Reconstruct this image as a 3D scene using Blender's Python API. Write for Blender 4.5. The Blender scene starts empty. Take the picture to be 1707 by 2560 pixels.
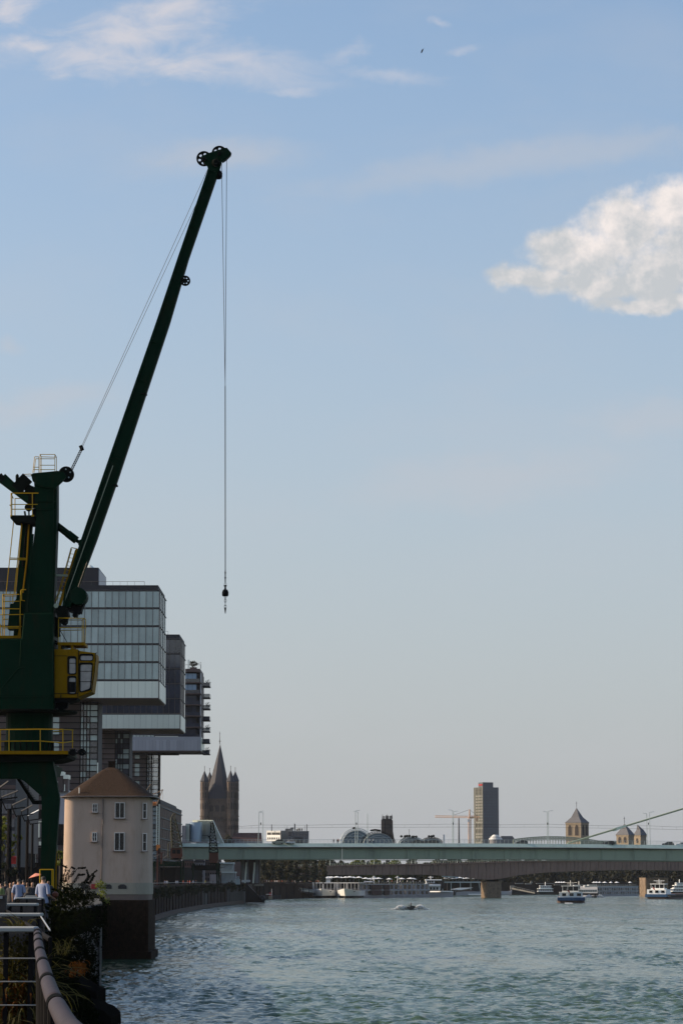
import bpy, bmesh, math, random
import numpy as np
from mathutils import Vector, Matrix
random.seed(7); np.random.seed(7)
R = math.radians; PI = math.pi
sc = bpy.context.scene; col = sc.collection
# ---------------------------------------------------------------- camera
F = 6960.0                                   # focal length in pixels of a 2560 px high frame
TILT = math.atan(920 / F); CT, ST = math.cos(TILT), math.sin(TILT)
CAM = Vector((0, 0, 8.0)); GZ = 6.3          # water is z = 0, the quay z = 6.3
cd = bpy.data.cameras.new('camera'); cam = bpy.data.objects.new('camera', cd); col.objects.link(cam)
cam.location = CAM; cam.rotation_euler = (PI / 2 + TILT, 0, 0)
cd.sensor_fit = 'VERTICAL'; cd.sensor_height = 36; cd.sensor_width = 24; cd.lens = 36 * F / 2560
cd.clip_start = 0.5; cd.clip_end = 20000
sc.camera = cam
def DIR(x, y):
    cx = (x - 853.5) / F; cy = (1280 - y) / F
    d = Vector((cx, CT - cy * ST, ST + cy * CT)); return d / d.y
def W(x, y, D): return CAM + DIR(x, y) * D
# ---------------------------------------------------------------- light and sky
SUN_AZ, SUN_EL = R(-89), R(27)               # azimuth from +Y towards +X
sdir = Vector((math.sin(SUN_AZ) * math.cos(SUN_EL), math.cos(SUN_AZ) * math.cos(SUN_EL), math.sin(SUN_EL)))
sl = bpy.data.lights.new('sun', 'SUN'); sl.energy = 5.0; sl.angle = R(0.5); sl.color = (1.0, 0.80, 0.56)
so = bpy.data.objects.new('sun', sl); col.objects.link(so)
so.rotation_euler = (-sdir).to_track_quat('-Z', 'Y').to_euler(); so.location = (-100, 0, 100)
vs = sc.view_settings; vs.view_transform = 'Standard'; vs.look = 'None'; vs.exposure = 0.0; vs.gamma = 1.0
vs.use_curve_mapping = False
sc.cycles.max_bounces = 6; sc.cycles.transparent_max_bounces = 12; sc.cycles.caustics_reflective = False
sc.cycles.caustics_refractive = False

class G:
    """small node-graph helper"""
    def __init__(s, nt): s.nt = nt
    def n(s, t, **k):
        o = s.nt.nodes.new(t)
        for a, b in k.items(): setattr(o, a, b)
        return o
    def put(s, sock, v):
        if isinstance(v, bpy.types.NodeSocket): s.nt.links.new(v, sock)
        else:
            if isinstance(v, (tuple, list)) and len(v) == 3 and sock.type == 'RGBA': v = (*v, 1)
            sock.default_value = v
    def m(s, op, a, b=0.0, c=None, clamp=False):
        o = s.n('ShaderNodeMath', operation=op); o.use_clamp = clamp
        s.put(o.inputs[0], a); s.put(o.inputs[1], b)
        if c is not None: s.put(o.inputs[2], c)
        return o.outputs[0]
    def vm(s, op, a, b):
        o = s.n('ShaderNodeVectorMath', operation=op); s.put(o.inputs[0], a); s.put(o.inputs[1], b)
        return o.outputs[0]
    def noise(s, v, scale, detail=3, rough=.5, dist=0.0, col=False):
        o = s.n('ShaderNodeTexNoise'); s.put(o.inputs['Vector'], v); s.put(o.inputs['Scale'], scale)
        o.inputs['Detail'].default_value = detail; o.inputs['Roughness'].default_value = rough
        o.inputs['Distortion'].default_value = dist
        return o.outputs[1 if col else 0]
    def sm(s, v, a, b, lo=0.0, hi=1.0):
        o = s.n('ShaderNodeMapRange', interpolation_type='SMOOTHSTEP')
        s.put(o.inputs[0], v); s.put(o.inputs[1], a); s.put(o.inputs[2], b); s.put(o.inputs[3], lo); s.put(o.inputs[4], hi)
        return o.outputs[0]
    def mix(s, f, a, b, mode='MIX'):
        o = s.n('ShaderNodeMix', data_type='RGBA', blend_type=mode)
        s.put(o.inputs[0], f); s.put(o.inputs[6], a); s.put(o.inputs[7], b)
        return o.outputs[2]

wd = bpy.data.worlds.new('World'); sc.world = wd; wd.use_nodes = True
wt = wd.node_tree; wt.nodes.clear(); g = G(wt)
sky = g.n('ShaderNodeTexSky', sky_type='NISHITA'); sky.sun_disc = False
sky.sun_elevation = SUN_EL; sky.sun_rotation = SUN_AZ % (2 * PI); sky.air_density = 1.0; sky.dust_density = 1.6; sky.ozone_density = 1.5
SKY_S = 0.15
tc = g.n('ShaderNodeTexCoord'); sp = g.n('ShaderNodeSeparateXYZ'); g.put(sp.inputs[0], tc.outputs['Generated'])
dx, dy, dz = sp.outputs
ys = g.m('MAXIMUM', dy, 0.02)
u = g.m('DIVIDE', dx, ys); v = g.m('DIVIDE', dz, ys)
cmb = g.n('ShaderNodeCombineXYZ'); g.put(cmb.inputs[0], u); g.put(cmb.inputs[1], v); uv = cmb.outputs[0]
front = g.sm(dy, 0.55, 0.8)
def ell(x, y, a, b, pu, pv, rot=0.0):
    d = DIR(x, y); c, s_ = math.cos(R(rot)), math.sin(R(rot))
    p = g.m('SUBTRACT', pu, d.x); q = g.m('SUBTRACT', pv, d.z)
    if rot:
        p2 = g.m('ADD', g.m('MULTIPLY', p, c), g.m('MULTIPLY', q, s_)); q = g.m('SUBTRACT', g.m('MULTIPLY', q, c), g.m('MULTIPLY', p, s_)); p = p2
    p = g.m('DIVIDE', p, a / F); q = g.m('DIVIDE', q, b / F)
    return g.m('SUBTRACT', 1.0, g.m('SQRT', g.m('ADD', g.m('MULTIPLY', p, p), g.m('MULTIPLY', q, q))))
def union(L):
    r = L[0]
    for e in L[1:]: r = g.m('SMOOTH_MAX', r, e, 0.12)
    return r
# domain warp
wn = g.noise(uv, 38, 5, .6, col=True)
w0 = g.vm('SUBTRACT', wn, (.5, .5, .5))
wsep = g.n('ShaderNodeSeparateXYZ'); g.put(wsep.inputs[0], w0)
pu = g.m('ADD', u, g.m('MULTIPLY', wsep.outputs[0], 0.020)); pv = g.m('ADD', v, g.m('MULTIPLY', wsep.outputs[1], 0.016))
cum = union([ell(1700, 520, 140, 92, pu, pv, 20), ell(1570, 560, 150, 95, pu, pv, 15), ell(1450, 640, 150, 80, pu, pv, 8), ell(1330, 690, 110, 42, pu, pv),
             ell(1480, 712, 210, 50, pu, pv), ell(1640, 680, 210, 100, pu, pv), ell(1720, 620, 130, 90, pu, pv), ell(1620, 755, 170, 34, pu, pv), ell(1290, 690, 70, 44, pu, pv), ell(1400, 620, 90, 60, pu, pv)])
nf = g.noise(uv, 80, 9, .57)
cden = g.sm(g.m('ADD', cum, g.m('MULTIPLY', g.m('SUBTRACT', nf, .5), 1.2)), -0.14, 0.50)
# fade of the lower edge
nsh = g.noise(uv, 48, 6, .6)
top = union([ell(1720, 450, 190, 105, pu, pv, 24), ell(1490, 560, 90, 70, pu, pv, 30)])
nfo = g.noise(g.vm('ADD', uv, (-.0016, .0016, 0)), 80, 9, .57); nbo = g.noise(g.vm('ADD', uv, (-.004, .004, 0)), 48, 6, .6)
rel = g.m('ADD', g.m('MULTIPLY', g.m('SUBTRACT', nf, nfo), 1.3), g.m('MULTIPLY', g.m('SUBTRACT', nsh, nbo), 2.4))
lit = g.m('ADD', g.m('ADD', g.m('MULTIPLY', g.sm(top, -0.3, 0.5), 0.75), g.m('MULTIPLY', g.m('SUBTRACT', nsh, .34), .9)), rel, clamp=True)
ccol = g.mix(lit, (0.57, 0.59, 0.61), (0.93, 0.85, 0.81))
# wisps, upper left
st = g.n('ShaderNodeMapping'); g.put(st.inputs[0], uv); st.inputs['Rotation'].default_value = (0, 0, R(-14)); st.inputs['Scale'].default_value = (1, 2.4, 1)
ns = g.noise(st.outputs[0], 46, 8, .64, 0.6)
wi = union([ell(230, 140, 240, 70, pu, pv, -4), ell(400, 40, 260, 62, pu, pv, 10), ell(330, 90, 220, 55, pu, pv, 8), ell(640, 150, 230, 64, pu, pv, -16), ell(480, 150, 200, 50, pu, pv, -6), ell(90, 110, 110, 30, pu, pv, 0),
            ell(20, 20, 110, 60, pu, pv, 30), ell(850, 140, 70, 30, pu, pv, 24), ell(730, 225, 80, 18, pu, pv, -10),
            ell(990, 190, 190, 24, pu, pv, -5), ell(1150, 130, 45, 12, pu, pv), ell(1095, 62, 34, 14, pu, pv, -30)])
wden = g.m('MULTIPLY', g.sm(g.m('ADD', wi, g.m('MULTIPLY', g.m('SUBTRACT', ns, .5), 2.1)), -0.25, 1.25), g.sm(u, DIR(420, 0).x, DIR(820, 0).x, .80, .34))
# thin veils of high cloud
ns2 = g.noise(st.outputs[0], 9, 5, .55, 0.3)
veil = union([ell(80, 1010, 260, 60, pu, pv, 8), ell(15, 870, 55, 22, pu, pv), ell(1650, 1050, 260, 70, pu, pv, 4), ell(560, 390, 300, 60, pu, pv, 6),
              ell(1300, 400, 700, 60, pu, pv, 8), ell(1200, 1200, 500, 90, pu, pv, 6)])
vden = g.m('ADD', g.m('MULTIPLY', g.sm(g.m('ADD', veil, g.m('MULTIPLY', g.m('SUBTRACT', ns, .5), .9)), -0.1, 0.9), 0.36),
           g.m('MULTIPLY', g.sm(ns2, .42, .72), 0.16))
# clouds over the rest of the sky, of the same sort
n3 = g.noise(tc.outputs['Generated'], 5.0, 7, .6)
rest = g.m('MULTIPLY', g.m('MULTIPLY', g.sm(n3, .56, .70), g.sm(dz, 0.03, 0.2)), g.m('SUBTRACT', 1.0, front))
rest = g.m('MULTIPLY', rest, 0.8)
# summer haze low over the horizon
hz = g.sm(dz, -0.02, 0.37, 1.0, 0.0)
base = g.mix(1.0, sky.outputs[0], (SKY_S, SKY_S, SKY_S), 'MULTIPLY')
base = g.mix(1.0, base, (1.18, 1.19, 1.19), 'MULTIPLY')
base = g.mix(g.m('MULTIPLY', hz, 0.82), base, (0.452, 0.474, 0.522))
c1 = g.mix(g.m('MULTIPLY', vden, front), base, (0.55, 0.56, 0.60))
c2 = g.mix(g.m('MULTIPLY', wden, front), c1, (0.70, 0.67, 0.70))
c3 = g.mix(g.m('MULTIPLY', g.m('MULTIPLY', cden, front), 0.96), c2, ccol)
c4 = g.mix(rest, c3, (0.62, 0.61, 0.64))
bg = g.n('ShaderNodeBackground'); g.put(bg.inputs[0], c4); bg.inputs[1].default_value = 1.0
wo = g.n('ShaderNodeOutputWorld'); wt.links.new(bg.outputs[0], wo.inputs[0])

# ---------------------------------------------------------------- materials
M = {}
def mat(name, c, rough=.6, metal=0.0, var=.12, scale=1.0, bump=0.0, bscale=12.0, rnd=0.0, dirt=None, df=.5, spec=.5, stretch=1.0, alpha=None, trans=0.0):
    m = bpy.data.materials.new(name); m.use_nodes = True; nt = m.node_tree; g = G(nt)
    b = nt.nodes['Principled BSDF']
    geo = g.n('ShaderNodeNewGeometry'); pos = geo.outputs['Position']
    if stretch != 1.0: pos = g.vm('MULTIPLY', pos, (1, 1, stretch))
    n1 = g.noise(pos, scale, 5, .6)
    f = g.m('ADD', 1 - var, g.m('MULTIPLY', n1, 2 * var))
    if rnd:
        oi = g.n('ShaderNodeObjectInfo')
        f = g.m('MULTIPLY', f, g.m('ADD', 1 - rnd, g.m('MULTIPLY', oi.outputs['Random'], 2 * rnd)))
    cc = g.n('ShaderNodeCombineXYZ')
    for i in range(3): g.put(cc.inputs[i], f)
    out = g.mix(1.0, tuple(c), cc.outputs[0], 'MULTIPLY')
    if dirt:
        n2 = g.noise(g.vm('MULTIPLY', pos, (1, 1, .25)), scale * 2.3, 6, .65)
        out = g.mix(g.m('MULTIPLY', g.sm(n2, .5, .72), df), out, tuple(dirt))
    g.put(b.inputs['Base Color'], out)
    b.inputs['Roughness'].default_value = rough; b.inputs['Metallic'].default_value = metal
    b.inputs['Specular IOR Level'].default_value = spec
    if bump:
        bn = g.n('ShaderNodeBump'); bn.inputs['Strength'].default_value = bump; bn.inputs['Distance'].default_value = .05
        g.put(bn.inputs['Height'], g.noise(pos, bscale, 4, .6)); g.put(b.inputs['Normal'], bn.outputs[0])
    if alpha is not None or trans:
        o = nt.nodes['Material Output']; mx = g.n('ShaderNodeMixShader')
        t = g.n('ShaderNodeBsdfTransparent' if alpha is not None else 'ShaderNodeBsdfTranslucent')
        if trans: g.put(t.inputs[0], g.mix(1.0, out, (1.5, 1.5, .6), 'MULTIPLY'))
        mx.inputs[0].default_value = (1 - alpha) if alpha is not None else trans
        nt.links.new(b.outputs[0], mx.inputs[1]); nt.links.new(t.outputs[0], mx.inputs[2]); nt.links.new(mx.outputs[0], o.inputs[0])
    M[name] = m; return m
mat('crane_green', (0.0045, 0.021, 0.0105), .55, 0, .3, .8, .15, 6, dirt=(.022, .018, .009), df=.5, spec=.03)
mat('crane_dark', (0.006, 0.008, 0.006), .8, 0, .3, 1.5, spec=.08)
mat('crane_yellow', (0.42, 0.25, 0.006), .6, 0, .2, 1.2, dirt=(.16, .08, .01), df=.4, spec=.15)
mat('cab_yellow', (0.24, 0.125, 0.0), .6, 0, .25, .9, dirt=(.10, .05, .004), df=.6, stretch=.4, spec=.08)
mat('black_steel', (0.006, 0.006, 0.006), .7, 0, .2, spec=.1)
mat('rope', (0.03, 0.03, 0.03), .7)
mat('glass_blind', (0.34, 0.40, 0.385), .26, .42, .26, .35, rnd=.17, spec=.8)
mat('glass_dark', (0.040, 0.043, 0.058), .10, 0, .5, .3, rnd=.35, spec=1.0)
mat('glass_clear', (0.35, 0.42, 0.44), .1, 0, .1, alpha=.45, spec=.7)
mat('glass_smoke', (0.10, 0.12, 0.12), .12, 0, .2, 1.5, spec=.9, alpha=.6)
mat('white_panel', (0.70, 0.73, 0.64), .38, .45, .05, .3, rnd=.04)
mat('grey_panel', (0.32, 0.32, 0.35), .4, 0, .08, .3, rnd=.12)
mat('mullion', (0.10, 0.085, 0.08), .6)
mat('dark_roof', (0.022, 0.020, 0.024), .7, 0, .2, .5)
mat('brown_panel', (0.075, 0.052, 0.048), .6, 0, .2, .3, rnd=.25)
mat('soffit', (0.085, 0.052, 0.045), .6, 0, .1, .3)
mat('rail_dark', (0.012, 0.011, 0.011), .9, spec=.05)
mat('plaster', (0.43, 0.32, 0.25), .9, 0, .10, .7, .12, 8, dirt=(.33, .235, .17), df=.6)
mat('plaster_white', (0.30, 0.27, 0.21), .9, 0, .1, 1.0, dirt=(.25, .22, .18), df=.5)
mat('plaster_brown', (0.16, 0.12, 0.10), .9, 0, .2, 1.5)
mat('window_white', (0.60, 0.57, 0.52), .6, 0, .05)
mat('pane_black', (0.012, 0.013, 0.014), .12, 0, .2, spec=.35)
mat('gutter', (0.12, 0.10, 0.09), .5, .3)
mat('bridge_green', (0.29, 0.33, 0.235), .6, 0, .08, .15, dirt=(.09, .10, .09), df=.35)
mat('bridge_fascia', (0.56, 0.64, 0.53), .6, 0, .05, .2, dirt=(.2, .2, .18), df=.3)
mat('bridge_brown', (0.235, 0.145, 0.11), .75, 0, .15, .2, dirt=(.05, .035, .03), df=.6)
mat('steel_pale', (0.36, 0.42, 0.42), .5, .2)
mat('sandstone', (0.25, 0.20, 0.14), .9, 0, .3, 1.2, .3, 3)
mat('pier_stone', (0.23, 0.17, 0.12), .9, 0, .6, 1.4, .5, 2, dirt=(.035, .02, .016), df=.95, spec=.1)
mat('church_stone', (0.13, 0.095, 0.072), .9, 0, .35, .5, .3, 3, dirt=(.03, .022, .018), df=.9)
mat('church_dark', (0.035, 0.027, 0.024), .9, 0, .3, .4)
mat('slate', (0.085, 0.085, 0.095), .75, 0, .15, .4, rnd=.1)
mat('slate_church', (0.040, 0.039, 0.048), .75, 0, .15, .3)
mat('void', (0.012, 0.011, 0.012), .6)
mat('red_roof', (0.065, 0.028, 0.026), .8, 0, .3, .4)
mat('white_paint', (0.72, 0.72, 0.70), .5, 0, .04, .5)
mat('boat_white', (0.86, 0.86, 0.84), .4, 0, .06, .6)
mat('boat_grey', (0.30, 0.31, 0.35), .5, 0, .15, .6)
mat('boat_blue', (0.02, 0.07, 0.16), .45, 0, .2, .6)
mat('boat_black', (0.015, 0.014, 0.016), .6, 0, .2, .6)
mat('boat_rust', (0.085, 0.052, 0.043), .8, 0, .3, .8)
mat('orange', (0.62, 0.19, 0.035), .55, 0, .2, 1.0)
mat('orange_dark', (0.10, 0.022, 0.007), .6, 0, .3, 1.0)
mat('crane_pale', (0.62, 0.36, 0.20), .55, 0, .1)
mat('old_yellow', (0.05, 0.045, 0.013), .7, 0, .4, 2.0)
mat('brick_dark', (0.024, 0.014, 0.009), .95, 0, .6, 2.5, .5, 5, dirt=(.006, .007, .003), df=.9, spec=.08)
mat('wall_dark', (0.038, 0.025, 0.019), .95, 0, .5, .7, .4, 3, dirt=(.012, .013, .005), df=.9, spec=.15)
mat('ledge', (0.085, 0.06, 0.047), .9, 0, .3, .8)
mat('concrete', (0.22, 0.21, 0.19), .9, 0, .15, 1.0, .2, 8)
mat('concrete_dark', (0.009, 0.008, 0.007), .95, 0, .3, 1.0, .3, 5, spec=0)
mat('ground', (0.045, 0.042, 0.036), .95, 0, .25, .3, .2, 3)
mat('asphalt', (0.05, 0.05, 0.05), .9)
mat('metal_rib', (0.40, 0.44, 0.39), .5, .2, .1, .6)
mat('metal_blue', (0.24, 0.33, 0.44), .3, .4, .12, .2)
mat('arch_glass', (0.09, 0.145, 0.185), .2, .1, .25, .08)
mat('leaf_sun', (0.105, 0.120, 0.020), .8, 0, .4, .9, rnd=.1, trans=.35)
mat('leaf_dark', (0.018, 0.021, 0.008), .8, 0, .5, .3, rnd=.2, trans=.2)
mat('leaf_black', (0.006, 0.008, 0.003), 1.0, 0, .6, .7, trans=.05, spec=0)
mat('leaf_far', (0.036, 0.033, 0.012), .9, 0, .5, .15, rnd=.2, trans=.2)
mat('leaf_orange', (0.07, 0.026, 0.005), .9, 0, .7, 5.0, trans=.25, spec=.1)
mat('stone_clad', (0.62, 0.60, 0.46), .8, 0, .1, .5, rnd=.08)
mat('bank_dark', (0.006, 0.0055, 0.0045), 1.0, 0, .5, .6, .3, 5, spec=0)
mat('reed', (0.060, 0.052, 0.012), .9, 0, .6, 4.0, trans=.3)
mat('bark', (0.04, 0.03, 0.022), .9)
mat('rail_tube', (0.040, 0.031, 0.035), .65, .0, .5, 9.0, .1, 30, spec=.12)
mat('rail_band', (0.005, 0.005, 0.005), 1.0, spec=.03)
mat('board', (0.30, 0.315, 0.31), .8, 0, .12, 2.0)
mat('plank', (0.045, 0.036, 0.032), .85, 0, .3, 3.0, .2, 20, rnd=.3)
mat('wire', (0.42, 0.41, 0.38), .35, .6)
mat('lamp_blade', (0.07, 0.065, 0.06), .7, 0, spec=.1)
mat('tile_roof', (0.040, 0.024, 0.015), .95, 0, .95, 7.5, 1.0, 9, dirt=(.026, .016, .010), df=.8, spec=.15)
mat('skin', (0.36, 0.20, 0.13), .6, 0, .05)
mat('skin_dark', (0.16, 0.085, 0.05), .6, 0, .05)
mat('hair', (0.02, 0.014, 0.01), .7)
mat('shirt_blue', (0.22, 0.26, 0.38), .85, 0, .06, 6)
mat('shirt_white', (0.55, 0.55, 0.58), .85, 0, .06, 6)
mat('shirt_dark', (0.03, 0.03, 0.035), .85)
mat('shirt_red', (0.40, 0.08, 0.05), .85)
mat('shirt_green', (0.16, 0.19, 0.06), .85)
mat('trouser', (0.03, 0.032, 0.045), .9)
mat('red', (0.28, 0.012, 0.012), .6)
mat('sign_red', (0.45, 0.03, 0.03), .6)
mat('parasol', (0.75, 0.33, 0.24), .8, trans=.3)
mat('foam', (0.8, 0.82, 0.84), .9)
mat('car_black', (0.012, 0.012, 0.014), .3, 0, .1, spec=.8)
mat('car_white', (0.62, 0.62, 0.60), .35)
mat('car_beige', (0.30, 0.31, 0.24), .35)
mat('tyre', (0.015, 0.015, 0.015), .9)
mat('museum', (0.19, 0.18, 0.19), .7, 0, .15, .3)
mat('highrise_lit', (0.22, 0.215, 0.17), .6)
mat('office_brown', (0.14, 0.088, 0.062), .8, 0, .2, .4, rnd=.15)
mat('highrise', (0.10, 0.105, 0.115), .5, 0, .2, .2)
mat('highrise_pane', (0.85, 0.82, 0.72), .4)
mat('highrise_dim', (0.10, 0.135, 0.155), .4)

# ---------------------------------------------------------------- mesh building
class MB:
    def __init__(s): s.v = []; s.f = []
    def add(s, vs_, fs):
        k = len(s.v); s.v += [Vector(p) for p in vs_]; s.f += [tuple(i + k for i in f) for f in fs]; return s
    def box(s, x0, x1, y0, y1, z0, z1):
        vs_ = [(x, y, z) for z in (z0, z1) for y in (y0, y1) for x in (x0, x1)]
        return s.add(vs_, [(0, 2, 3, 1), (4, 5, 7, 6), (0, 1, 5, 4), (2, 6, 7, 3), (0, 4, 6, 2), (1, 3, 7, 5)])
    def pbox(s, x0, x1, y0, y1, D, dep=.3):      # pixel rectangle seen at depth D, real box going dep back
        a = W(x0, (y0 + y1) / 2, D).x; b = W(x1, (y0 + y1) / 2, D).x; c = W((x0 + x1) / 2, y0, D).z; d = W((x0 + x1) / 2, y1, D).z
        return s.box(min(a, b), max(a, b), D, D + dep, min(c, d), max(c, d))
    def prism(s, pts, ext):
        n = len(pts); e = Vector(ext); pts = [Vector(p) for p in pts]
        return s.add(pts + [p + e for p in pts], [tuple(range(n)), tuple(range(2 * n - 1, n - 1, -1))] + [(i, n + i, n + (i + 1) % n, (i + 1) % n) for i in range(n)])
    def pprism(s, pts, D, dep): return s.prism([W(x, y, D) for x, y in pts], (0, dep, 0))
    def tube(s, p, q, r, n=6, r2=None, ref=None):
        p = Vector(p); q = Vector(q); d = q - p
        if d.length < 1e-6: return s
        r2 = r if r2 is None else r2
        a = d.orthogonal().normalized() if ref is None else d.cross(Vector(ref)).normalized(); b = d.normalized().cross(a)
        o = PI / n if n == 4 else 0
        vs_ = [p + (a * math.cos(2 * PI * i / n + o) + b * math.sin(2 * PI * i / n + o)) * r for i in range(n)] + \
              [q + (a * math.cos(2 * PI * i / n + o) + b * math.sin(2 * PI * i / n + o)) * r2 for i in range(n)]
        return s.add(vs_, [tuple(range(n - 1, -1, -1)), tuple(range(n, 2 * n))] + [(i, (i + 1) % n, n + (i + 1) % n, n + i) for i in range(n)])
    def path(s, pts, r, n=6):
        for a, b in zip(pts, pts[1:]): s.tube(a, b, r, n)
        return s
    def beam(s, p, q, w, h, up=(0, 0, 1), w2=None, h2=None):   # rectangular bar; w sideways, h along up
        p = Vector(p); q = Vector(q); d = (q - p).normalized(); a = d.cross(Vector(up)).normalized(); b = a.cross(d)
        w2 = w if w2 is None else w2; h2 = h if h2 is None else h2
        A = [p + a * i * w / 2 + b * j * h / 2 for i, j in ((-1, -1), (1, -1), (1, 1), (-1, 1))]
        B = [q + a * i * w2 / 2 + b * j * h2 / 2 for i, j in ((-1, -1), (1, -1), (1, 1), (-1, 1))]
        return s.add(A + B, [(3, 2, 1, 0), (4, 5, 6, 7)] + [(i, (i + 1) % 4, 4 + (i + 1) % 4, 4 + i) for i in range(4)])
    def sweep(s, pts, r, n=24):                  # one smooth tube along many points
        N_ = len(pts); vs_ = []
        for i, p in enumerate(pts):
            d = (pts[min(N_ - 1, i + 1)] - pts[max(0, i - 1)]).normalized(); a = d.cross(Vector((0, 0, 1))).normalized(); b = a.cross(d)
            vs_ += [p + (a * math.cos(2 * PI * k / n) + b * math.sin(2 * PI * k / n)) * r for k in range(n)]
        return s.add(vs_, [(i * n + k, i * n + (k + 1) % n, (i + 1) * n + (k + 1) % n, (i + 1) * n + k) for i in range(N_ - 1) for k in range(n)] + [tuple(range(n - 1, -1, -1)), tuple((N_ - 1) * n + k for k in range(n))])
    def lathe(s, prof, c, n=16, axis='Z'):       # prof: (radius, height)
        c = Vector(c); vs_ = []
        for r, h in prof:
            for i in range(n):
                a = 2 * PI * i / n
                if axis == 'Z': vs_.append(c + Vector((r * math.cos(a), r * math.sin(a), h)))
                else: vs_.append(c + Vector((r * math.cos(a), h, r * math.sin(a))))
        fs = [(k * n + i, k * n + (i + 1) % n, (k + 1) * n + (i + 1) % n, (k + 1) * n + i) for k in range(len(prof) - 1) for i in range(n)]
        fs += [tuple(range(n - 1, -1, -1)), tuple((len(prof) - 1) * n + i for i in range(n))]
        return s.add(vs_, fs)
    def quad(s, a, b, c, d): return s.add([a, b, c, d], [(0, 1, 2, 3)])
    def xf(s, m): s.v = [m @ p for p in s.v]; return s
    def mesh(s, name, mt, off=None, smooth=False, bevel=0):
        me = bpy.data.meshes.new(name); o = off or Vector((0, 0, 0))
        me.from_pydata([tuple(p - o) for p in s.v], [], s.f)
        if len(s.f) < 30000:
            bm = bmesh.new(); bm.from_mesh(me); bmesh.ops.recalc_face_normals(bm, faces=bm.faces)
            if bevel: bmesh.ops.bevel(bm, geom=bm.edges[:], offset=bevel, segments=1, affect='EDGES')
            bm.to_mesh(me); bm.free()
        if smooth:
            for p in me.polygons: p.use_smooth = len(p.vertices) <= 4
        me.materials.append(M[mt] if isinstance(mt, str) else mt); return me
    def build(s, name, mt, parent=None, local=False, smooth=False, bevel=0, kind=None, loc=None):
        off = Vector((0, 0, 0))
        if not local: off = Vector(parent.location) if parent is not None and parent.parent is None else (wloc(parent) if parent is not None else (Vector(loc) if loc else Vector((0, 0, 0))))
        me = s.mesh(name, mt, off, smooth, bevel); o = bpy.data.objects.new(name, me); col.objects.link(o)
        if parent is not None: o.parent = parent
        elif loc: o.location = loc
        if kind: o['kind'] = kind
        return o
def wloc(o):
    p = Vector((0, 0, 0))
    while o is not None: p = p + Vector(o.location); o = o.parent
    return p
def tag(o, label, cat, group=None, kind=None):
    o['label'] = label; o['category'] = cat
    if group: o['group'] = group
    if kind: o['kind'] = kind
    return o
def thing(name, label, cat, loc=(0, 0, 0), rz=0.0, group=None, kind=None):
    o = bpy.data.objects.new(name, None); col.objects.link(o); o.location = loc; o.rotation_euler = (0, 0, rz); o.empty_display_size = .2
    return tag(o, label, cat, group, kind)
def inst(name, me, parent, loc, scale=None, rz=0.0, wl=True):
    o = bpy.data.objects.new(name, me); col.objects.link(o); o.parent = parent
    o.location = Vector(loc) - (wloc(parent) if wl and parent is not None else Vector((0, 0, 0)))
    if scale: o.scale = scale
    if rz: o.rotation_euler = (0, 0, rz)
    return o
def struct(o): o['kind'] = 'structure'; return o
def unit(name, mt): return MB().box(0, 1, 0, 1, 0, 1).mesh(name, mt)
def clone(root, loc, label, group=None, rz=None):
    r = root.copy(); col.objects.link(r); r.location = loc; r['label'] = label
    if group: r['group'] = group
    if rz is not None: r.rotation_euler = (0, 0, rz)
    for ch in list(root.children):
        c = ch.copy(); col.objects.link(c); c.parent = r
        for q in list(ch.children):
            d = q.copy(); col.objects.link(d); d.parent = c
    return r
def leaves(clumps, per, size, squash=1.0, hang=0.0, rng=None):
    """numpy leaf faces: clumps = list of (centre, radius)"""
    rng = rng or np.random.default_rng(3); V = []; 
    for c, r in clumps:
        n = int(per * r * r)+8
        d = rng.normal(size=(n, 3)); d /= np.linalg.norm(d, axis=1)[:, None]
        rad = r * rng.uniform(.35, 1.0, n) ** .5
        p = np.array(c) + d * rad[:, None] * np.array([1, 1, squash])
        a = rng.normal(size=(n, 3)); a /= np.linalg.norm(a, axis=1)[:, None]
        b = np.cross(a, rng.normal(size=(n, 3))); b /= np.linalg.norm(b, axis=1)[:, None]
        s_ = size * rng.uniform(.5, 1.4, n)[:, None]
        V.append(np.stack([p - a * s_, p + b * s_ * .6, p + a * s_, p - b * s_ * .6], 1).reshape(-1, 3))
    return np.concatenate(V)
def quads_obj(name, V, mt, parent=None, kind=None, loc=(0, 0, 0)):
    off = np.array(wloc(parent) if parent is not None else Vector(loc)); V = V - off; n = len(V)
    me = bpy.data.meshes.new(name); me.vertices.add(n); me.vertices.foreach_set('co', V.astype(np.float32).ravel())
    me.loops.add(n); me.loops.foreach_set('vertex_index', np.arange(n, dtype=np.int32))
    me.polygons.add(n // 4); me.polygons.foreach_set('loop_start', np.arange(0, n, 4, dtype=np.int32))
    me.polygons.foreach_set('loop_total', np.full(n // 4, 4, dtype=np.int32)); me.update(calc_edges=True)
    me.materials.append(M[mt]); o = bpy.data.objects.new(name, me); col.objects.link(o)
    if parent is not None: o.parent = parent
    else: o.location = loc
    if kind: o['kind'] = kind
    return o
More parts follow.
